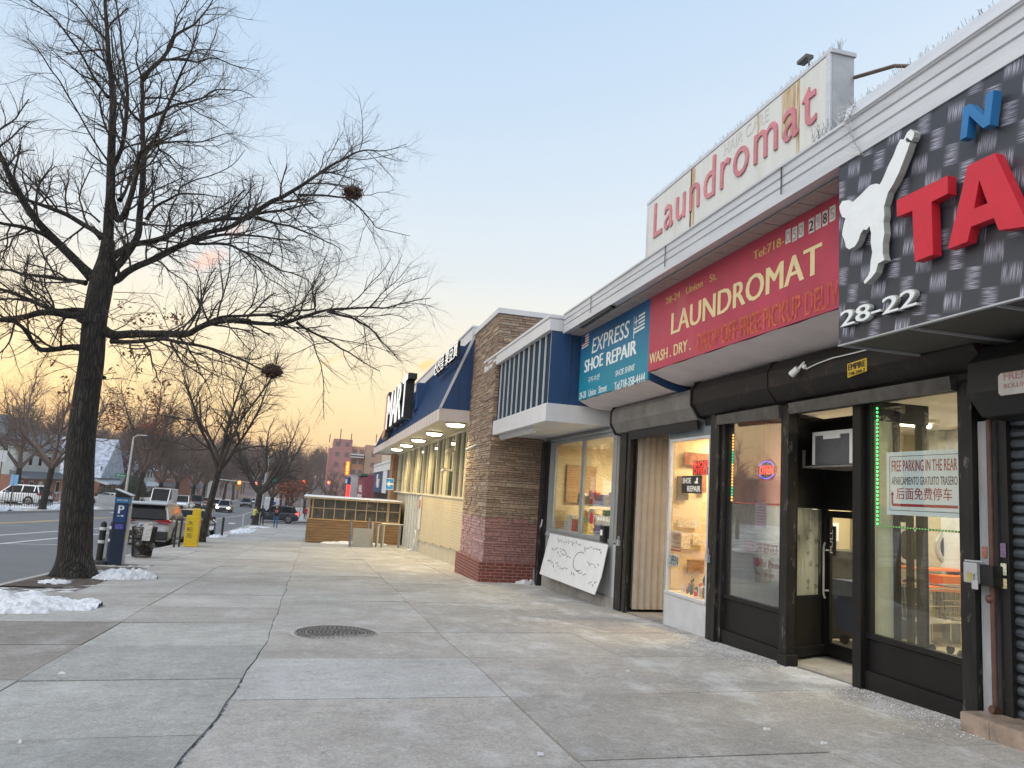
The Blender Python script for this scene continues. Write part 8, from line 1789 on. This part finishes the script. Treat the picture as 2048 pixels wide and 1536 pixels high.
def block(name, label, x0, x1, y0, y1, z0, z1, m, floors, win=True, roofb=None):
    t = thing(name, label, 'building', ((x0 + x1) / 2, (y0 + y1) / 2, z0)); q = MB(); q.box(x0, x1, y0, y1, z0, z1)
    for b in (roofb or []): q.box(*b)
    q.build('walls', m, t); q = MB(); n = max(2, int((x1 - x0) / 3.2)); 
    for f in range(floors):
        zf = z1 - (f + 1) * 3.0 + .9
        for i in range(n): xx = x0 + (x1 - x0) * (i + .5) / n; w = MB(); w.box(xx - .6, xx + .6, y0 - .06, y0 - .01, zf, zf + 1.3); w.build('window', pm('far_window', (.17, .13, .13), .5, var=.3, bump=0), t)
    return t
ab = block('apartment_block', 'tall pinkish brick apartment block on the skyline beyond the woods', 3.8, 9.2, 230, 250, -6, 13.3, pm('pink_brick', (.42, .21, .20), .9, bump=0), 6, roofb=[(2.7, 3.799, 231, 249, -6, 10.6)])
ab2 = block('apartment_block', 'lower orange-tinted apartment block right of the pinkish one', 9.3, 13.0, 231, 250, -6, 11.5, pm('orange_brick2', (.52, .27, .17), .9, bump=0), 4)
ab3 = block('apartment_block', 'tan apartment block with a roof hut, rightmost on the skyline', 13.1, 22.5, 230, 250, -6, 10.9, pm('tan_brick', (.42, .29, .21), .9, bump=0), 4, roofb=[(13.3, 16.4, 232, 242, 10.9, 12.3)])
q = MB(); q.box(9.0, 12.8, 229, 230.9, 8.9, 9.3); q.box(9.0, 12.8, 229, 230.9, 8.2, 8.5); q.build('balcony_rail', cn_m, ab2)
for i, (px, Y, h) in enumerate([(659, 229, 2.4), (680, 229, 4), (702, 229, 2.6), (752, 229, 2.4)]):
    b = onY(px, 885, Y); q = MB(); q.tube([(b.x, Y, b.z), (b.x, Y, b.z + h)], .12, 4); tag(q.build('roof_antenna', pm('old_brace', (0, 0, 0)), org=(b.x, Y, b.z)), 'thin roof antenna on the skyline, %s from the left' % labs[i], 'antenna', 'roof antennas')

# ================= HOUSES ACROSS THE ROAD =================
siding = brickmat('white_siding', (.50, .54, .52), (.48, .52, .50), (.30, .33, .32), 6, .14, .012, bump=.3, var=.05); hbrick = brickmat('house_brick', (.34, .12, .07), (.27, .09, .06), (.35, .28, .22), .35, .1, .012, bump=.4, var=.2)
shing = pm('grey_shingles', (.16, .165, .175), .9, var=.2, scale=4, bump=.3); wtrim = pm('white_trim_far', (.62, .62, .60), .6, bump=0)
def house(label, x, y0, y1, zb, ze, zr, low, up, roofm, snowk, seed, door=True, gable='y', d=9):
    # front wall faces +X (the road)
    t = thing('house', label, 'house', (x - d / 2, (y0 + y1) / 2, zb), 'houses across the road'); zm = zb + 2.7
    q = MB(); q.box(x - d, x, y0, y1, zb - 1, zm); q.build('ground_storey', low, t); q = MB(); q.box(x - d + .05, x - .35, y0 + .05, y1 - .05, zm + .001, ze); q.build('upper_storey', up, t)
    q = MB(); xm = x - d / 2
    if gable == 'y': q.prism([(x + .1, y0 - .3, ze - .1), (xm, y0 - .3, zr), (x - d - .4, y0 - .3, ze - .1)], (0, y1 - y0 + .6, 0))
    else:
        ym = (y0 + y1) / 2; q.prism([(x + .1, y0 - .4, ze - .1), (x + .1, ym, zr), (x + .1, y1 + .4, ze - .1)], (-d - .5, 0, 0))
    q.build('roof', roofm, t)
    q = MB(); q.hexa([(x - .6, y0 - .1, zm + .05), (x + .9, y0 - .1, zm - .35), (x + .9, y1 + .1, zm - .35), (x - .6, y1 + .1, zm + .05)], [(x - .6, y0 - .1, zm + .5), (x + .9, y0 - .1, zm - .22), (x + .9, y1 + .1, zm - .22), (x - .6, y1 + .1, zm + .5)]); q.build('porch_roof', roofm if not snowk else snow, t)
    n = max(2, int((y1 - y0) / 2.4)); r = random.Random(seed)
    for i in range(n):
        yy = y0 + (y1 - y0) * (i + .5) / n
        if i == n // 2 and door:
            w = MB(); w.box(x + .005, x + .07, yy - .5, yy + .5, zb, zb + 2.1); w.build('door', wtrim, t)
        else:
            w = MB(); w.box(x + .005, x + .06, yy - .62, yy + .62, zb + .75, zb + 2.15); w = w.build('window', wtrim, t); g = MB(); g.box(x + .061, x + .07, yy - .5, yy - .04, zb + .87, zb + 2.03); g.box(x + .061, x + .07, yy + .04, yy + .5, zb + .87, zb + 2.03); g.build('pane', cglass, w)
        w = MB(); w.box(x - .349, x - .30, yy - .55, yy + .55, zm + .9, zm + 2.1); w = w.build('window', wtrim, t); g = MB(); g.box(x - .299, x - .29, yy - .45, yy + .45, zm + 1.0, zm + 2.0); g.build('pane', cglass, w)
    # side facing the camera
    for xx in (x - d * .3, x - d * .7):
        w = MB(); w.box(xx - .55, xx + .55, y0 - .0 + .045 - .06, y0 + .045, zm + .8, zm + 2.1); w = w.build('window', wtrim, t); g = MB(); g.box(xx - .45, xx + .45, y0 - .02 - .008, y0 - .0165, zm + .9, zm + 2.0); g.build('pane', cglass, w)
        w = MB(); w.box(xx - .55, xx + .55, y0 - .06, y0 - .001, zb + .8, zb + 2.1); w = w.build('window', wtrim, t); g = MB(); g.box(xx - .45, xx + .45, y0 - .07, y0 - .061, zb + .9, zb + 2.0); g.build('pane', cglass, w)
    q = MB(); q.box(xm - .4, xm + .4, y0 + 1.2, y0 + 2.0, ze, zr + 1.0); q.build('chimney', hbrick, t); return t
snowroof = pm('snowy_shingles', (.30, .34, .42), .8, var=.2, scale=1.5, bump=.2, stain=(.56, .60, .68), sts=1.6, stk=.85, pos=(.42, .55))
z0 = gz(-28, 90)
house('brick and white siding house with white framed windows at the left edge', -28, 84, 98, z0, z0 + 5.6, z0 + 8.8, hbrick, siding, shing, False, 1, gable='y')
house('house with a steep snow-covered roof and brick chimney right of the big trunk', -27.5, 112, 125, gz(-28, 115), gz(-28, 115) + 3.3, gz(-28, 115) + 8.6, hbrick, siding, snowroof, True, 2, gable='x')
house('white porched house with snow on its roof seen above the white van', -26.5, 132, 144, gz(-28, 135), gz(-28, 135) + 5, gz(-28, 135) + 7.6, palew, siding, snowroof, True, 3)
house('brown brick house partly hidden behind the row of trees', -26.5, 150, 162, gz(-28, 152), gz(-28, 152) + 5, gz(-28, 152) + 7.6, hbrick, hbrick, shing, False, 4)
house('red brick house near the far end of the opposite row', -24.5, 168, 182, gz(-28, 170), gz(-28, 170) + 5.4, gz(-28, 170) + 8, hbrick, hbrick, shing, False, 5)
house('large grey roofed house standing behind the brick and siding one', -44, 116, 132, gz(-44, 116), gz(-44, 116) + 6.5, gz(-44, 116) + 10, siding, siding, shing, False, 6)
# hedges / evergreens
def bush(label, x, y, rx, rz_, seed, c=(.035, .06, .022)):
    r = random.Random(seed); z = gz(x, y); t = thing('evergreen_bush', label, 'bush', (x, y, z), 'evergreens in the front gardens'); q = MB()
    for i in range(2600):
        d = Vector((r.gauss(0, 1), r.gauss(0, 1), abs(r.gauss(0, 1)))).normalized(); k = r.uniform(.6, 1.0) * (1 + .2 * mn.noise(d * 3)); p = Vector((x + d.x * rx * k, y + d.y * rx * k, z + .1 + d.z * rz_ * k)); a = perp(d, r); b = (d + perp(d, r) * .6).normalized(); s = r.uniform(.06, .13)
        q.poly([p - a * s * .5, p + b * s, p + a * s * .5])
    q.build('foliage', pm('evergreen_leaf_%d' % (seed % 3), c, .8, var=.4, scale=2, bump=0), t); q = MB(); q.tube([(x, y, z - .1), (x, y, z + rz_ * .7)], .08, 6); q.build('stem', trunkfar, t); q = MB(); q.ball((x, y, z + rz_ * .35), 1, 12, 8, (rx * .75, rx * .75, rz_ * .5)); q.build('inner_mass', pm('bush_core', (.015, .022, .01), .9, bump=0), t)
bush('rounded olive evergreen left of the street lamp across the road', -24.0, 103, 2.2, 2.3, 1, (.07, .075, .025)); bush('dark upright evergreen right behind the street lamp', -24.0, 115, 2.3, 4.6, 2, (.018, .028, .014)); bush('dark green bush behind the silver SUV across the road', -21.8, 121, 2.6, 2.6, 3)
bush('low bush by the pavement across the road, right of the lamp', -22.6, 109, 1.6, 1.5, 4)
# fences across the road
def fence(label, x0, y0, x1, y1, h, m, cat='fence', step=.5, rail=2, solid=False, r_=.02):
    t = thing('fence', label, cat, (x0, y0, gz(x0, y0)), 'garden fences across the road'); L = math.hypot(x1 - x0, y1 - y0); n = int(L / step); q = MB()
    for i in range(n + 1):
        s = i / n; x = x0 + (x1 - x0) * s; y = y0 + (y1 - y0) * s; z = gz(x, y); q.tube([(x, y, z), (x, y, z + h)], r_, 4)
    q.build('pickets', m, t); q = MB()
    for k in range(rail): zz = h * (.2 + .72 * k / (rail - 1)); q.tube([(x0 + (x1 - x0) * s, y0 + (y1 - y0) * s, gz(x0 + (x1 - x0) * s, y0 + (y1 - y0) * s) + zz) for s in (0, .25, .5, .75, 1)], r_ * 1.3, 4)
    q.build('rail', m, t)
    if solid: q = MB(); q.hexa([(x0, y0, gz(x0, y0)), (x1, y1, gz(x1, y1)), (x1 - .03, y1, gz(x1, y1)), (x0 - .03, y0, gz(x0, y0))], [(x0, y0, gz(x0, y0) + h * .9), (x1, y1, gz(x1, y1) + h * .9), (x1 - .03, y1, gz(x1, y1) + h * .9), (x0 - .03, y0, gz(x0, y0) + h * .9)]); q.build('panel', m, t)
fence('black iron fence on the opposite pavement at the left edge', -21.3, 62, -21.3, 73, 1.2, blackmetal); fence('grey chain-link fence right of the black iron fence', -21.6, 74, -21.6, 86, 1.3, alu2, step=.8, rail=3)
fence('solid white vinyl fence in front of the white sedan', -21.6, 88, -21.6, 100, 1.25, wtrim, solid=True); fence('white picket fence behind the silver SUV across the road', -21.6, 102, -21.6, 135, 1.1, wtrim, step=.4, r_=.05)
q = MB(); z = gz(-17.9, 150); q.box(-18.9, -17.4, 149.8, 150, z + .5, z + 4.2); q.tube([(-18.2, 149.9, z), (-18.2, 149.9, z + .6)], .08, 6); tag(q.build('banner_sign', wtrim, org=(-18.2, 150, z)), 'tall white upright sign board standing across the road beyond the oncoming cars', 'sign')

# ================= PEOPLE =================
def person(label, x, y, h, face, pose, mats, seed=0, fwd=0.0):
    # pose: dict of arm / leg swing angles; skin-modifier body in one surface, then clothing coloured by height on the same mesh
    z = gz(x, y) if x > -5.1 else gz(x, y); s = h / 1.75; V = []; E = []; Rr = []
    def v(p, r_): V.append(Vector(p) * s); Rr.append(r_ * s); return len(V) - 1
    def e(a, b): E.append((a, b))
    pel = v((0, 0, .95), .135); be = v((0, .0, 1.10), .13); ch = v((0, .01, 1.30), .165); ne = v((0, .01, 1.47), .06); hd1 = v((0, .03, 1.58), .085); hd2 = v((0, .035, 1.66), .098); hd3 = v((0, .02, 1.74), .05)
    for a, b in ((pel, be), (be, ch), (ch, ne), (ne, hd1), (hd1, hd2), (hd2, hd3)): e(a, b)
    for sx, leg, arm in ((-1, pose['l'], pose['al']), (1, pose['r'], pose['ar'])):
        hp = v((sx * .10, 0, .90), .10); kn = v((sx * .11, math.sin(R(leg)) * .45, .90 - .43 * math.cos(R(leg))), .068); kp = V[kn] / s
        l2 = leg - pose.get('bend', 12); an = v((sx * .11, kp.y + math.sin(R(l2)) * .42, kp.z - .40 * math.cos(R(l2))), .045); ap = V[an] / s; ft = v((sx * .12, ap.y + .03, ap.z - .05), .045); to = v((sx * .13, ap.y + .16, ap.z - .055), .035)
        for a, b in ((pel, hp), (hp, kn), (kn, an), (an, ft), (ft, to)): e(a, b)
        sh_ = v((sx * .19, .01, 1.40), .068); a1, a2 = arm; el = v((sx * .235, math.sin(R(a1)) * .28, 1.40 - .28 * math.cos(R(a1))), .052); ep = V[el] / s; wr = v((sx * (.235 - pose.get('in', 0)), ep.y + math.sin(R(a1 + a2)) * .25, ep.z - .25 * math.cos(R(a1 + a2))), .036); wp = V[wr] / s
        hn = v((wp.x, wp.y + math.sin(R(a1 + a2)) * .08, wp.z - .08 * math.cos(R(a1 + a2))), .032)
        for a, b in ((ch, sh_), (sh_, el), (el, wr), (wr, hn)): e(a, b)
    mn_z = min(p.z for p in V); 
    me = bpy.data.meshes.new('person'); me.from_pydata([p - Vector((0, 0, mn_z - .035 * s)) for p in V], E, []); ob = bpy.data.objects.new('person', me); col.objects.link(ob)
    sk = ob.modifiers.new('skin', 'SKIN'); sk.use_smooth_shade = True
    for i, sv in enumerate(me.skin_vertices[0].data): sv.radius = (Rr[i], Rr[i]); sv.use_root = (i == 0)
    sb_ = ob.modifiers.new('sub', 'SUBSURF'); sb_.levels = 1; sb_.render_levels = 1
    dg = bpy.context.evaluated_depsgraph_get(); me2 = bpy.data.meshes.new_from_object(ob.evaluated_get(dg)); ob.modifiers.clear(); ob.data = me2
    top, bot, skin, hair, shoe = mats
    for m in (top, bot, skin, hair, shoe): me2.materials.append(m)
    k = -(mn_z - .035 * s)
    for p in me2.polygons:
        c = p.center / s; cz = c.z - k / s
        if cz > 1.50: p.material_index = 3 if (cz > 1.67 or c.y < .0) else 2
        elif cz > .92 or (abs(c.x) > .17 and cz > .80): p.material_index = 0
        elif abs(c.x) > .19 and cz > .6: p.material_index = 2
        elif cz > .10: p.material_index = 1
        else: p.material_index = 4
        p.use_smooth = True
    ob.location = (x, y, z); ob.rotation_euler = (0, 0, face); tag(ob, label, 'person'); return ob
bc = pm('black_jacket', (.012, .012, .015), .8, bump=0); jn = pm('blue_jeans', (.02, .10, .22), .8, bump=0); sk_ = pm('skin', (.42, .25, .18), .6, bump=0); hr = pm('dark_hair', (.02, .014, .01), .7, bump=0); sh2 = pm('dark_shoe', (.015, .013, .012), .6, bump=0); dj = pm('dark_trousers', (.02, .022, .03), .8, bump=0); rj = pm('red_jacket', (.35, .02, .03), .8, bump=0); yj = pm('yellow_green_vest', (.45, .45, .12), .8, bump=0); wj = pm('white_coat', (.5, .5, .5), .8, bump=0)
man = person('person in a black hoodie with pale red print and blue jeans walking towards the camera', -2.75, 63.6, 1.78, R(180), dict(l=16, r=-14, al=(18, 70), ar=(10, 75), bend=8, **{'in': .12}), (bc, jn, sk_, hr, sh2))
q = MB(); q.add([(-.13, .185, 1.40), (.13, .185, 1.40), (.12, .19, 1.20), (-.12, .19, 1.20)], [(0, 1, 2, 3)])
o = q.build('chest_print', pm('pink_print', (.42, .10, .10), .8, var=.5, scale=14, bump=0)); o.parent = man; o.location = (0, .0, .0)
person('person in dark clothes facing away at the kerb beside the corner tree', -4.1, 68.4, 1.68, R(20), dict(l=4, r=-4, al=(10, 30), ar=(-5, 30)), (bc, dj, sk_, hr, sh2))
person('person bending with a pale yellow top next to the one in dark clothes', -4.75, 68.9, 1.6, R(-40), dict(l=10, r=-8, al=(50, 20), ar=(30, 30)), (yj, dj, sk_, hr, sh2))
person('person in a red jacket on the far pavement left of the dining shed', -.9, 100, 1.7, R(180), dict(l=12, r=-12, al=(15, 20), ar=(-15, 20)), (rj, dj, sk_, hr, sh2))
person('person in a dark coat beside the red jacket on the far pavement', -.3, 101, 1.75, R(180), dict(l=-12, r=12, al=(-15, 20), ar=(15, 20)), (bc, dj, sk_, hr, sh2))
person('person in a white coat farthest away on the far pavement', -1.9, 110, 1.7, R(180), dict(l=-12, r=12, al=(-15, 20), ar=(15, 20)), (wj, dj, sk_, hr, sh2))

# ================= AIR =================
hz = MB(); hz.box(-430, 230, -14, 645, -60, 45)
def hazem():
    m = bpy.data.materials.new('haze_air'); m.use_nodes = True; n = m.node_tree.nodes; n.remove(n['Principled BSDF'])
    v = n.new('ShaderNodeVolumePrincipled'); v.inputs['Color'].default_value = (.95, .86, .82, 1); v.inputs['Density'].default_value = .0004; v.inputs['Anisotropy'].default_value = .2
    m.node_tree.links.new(v.outputs[0], n['Material Output'].inputs['Volume']); return m
h_ = hz.build('haze', hazem()); h_['kind'] = 'stuff'
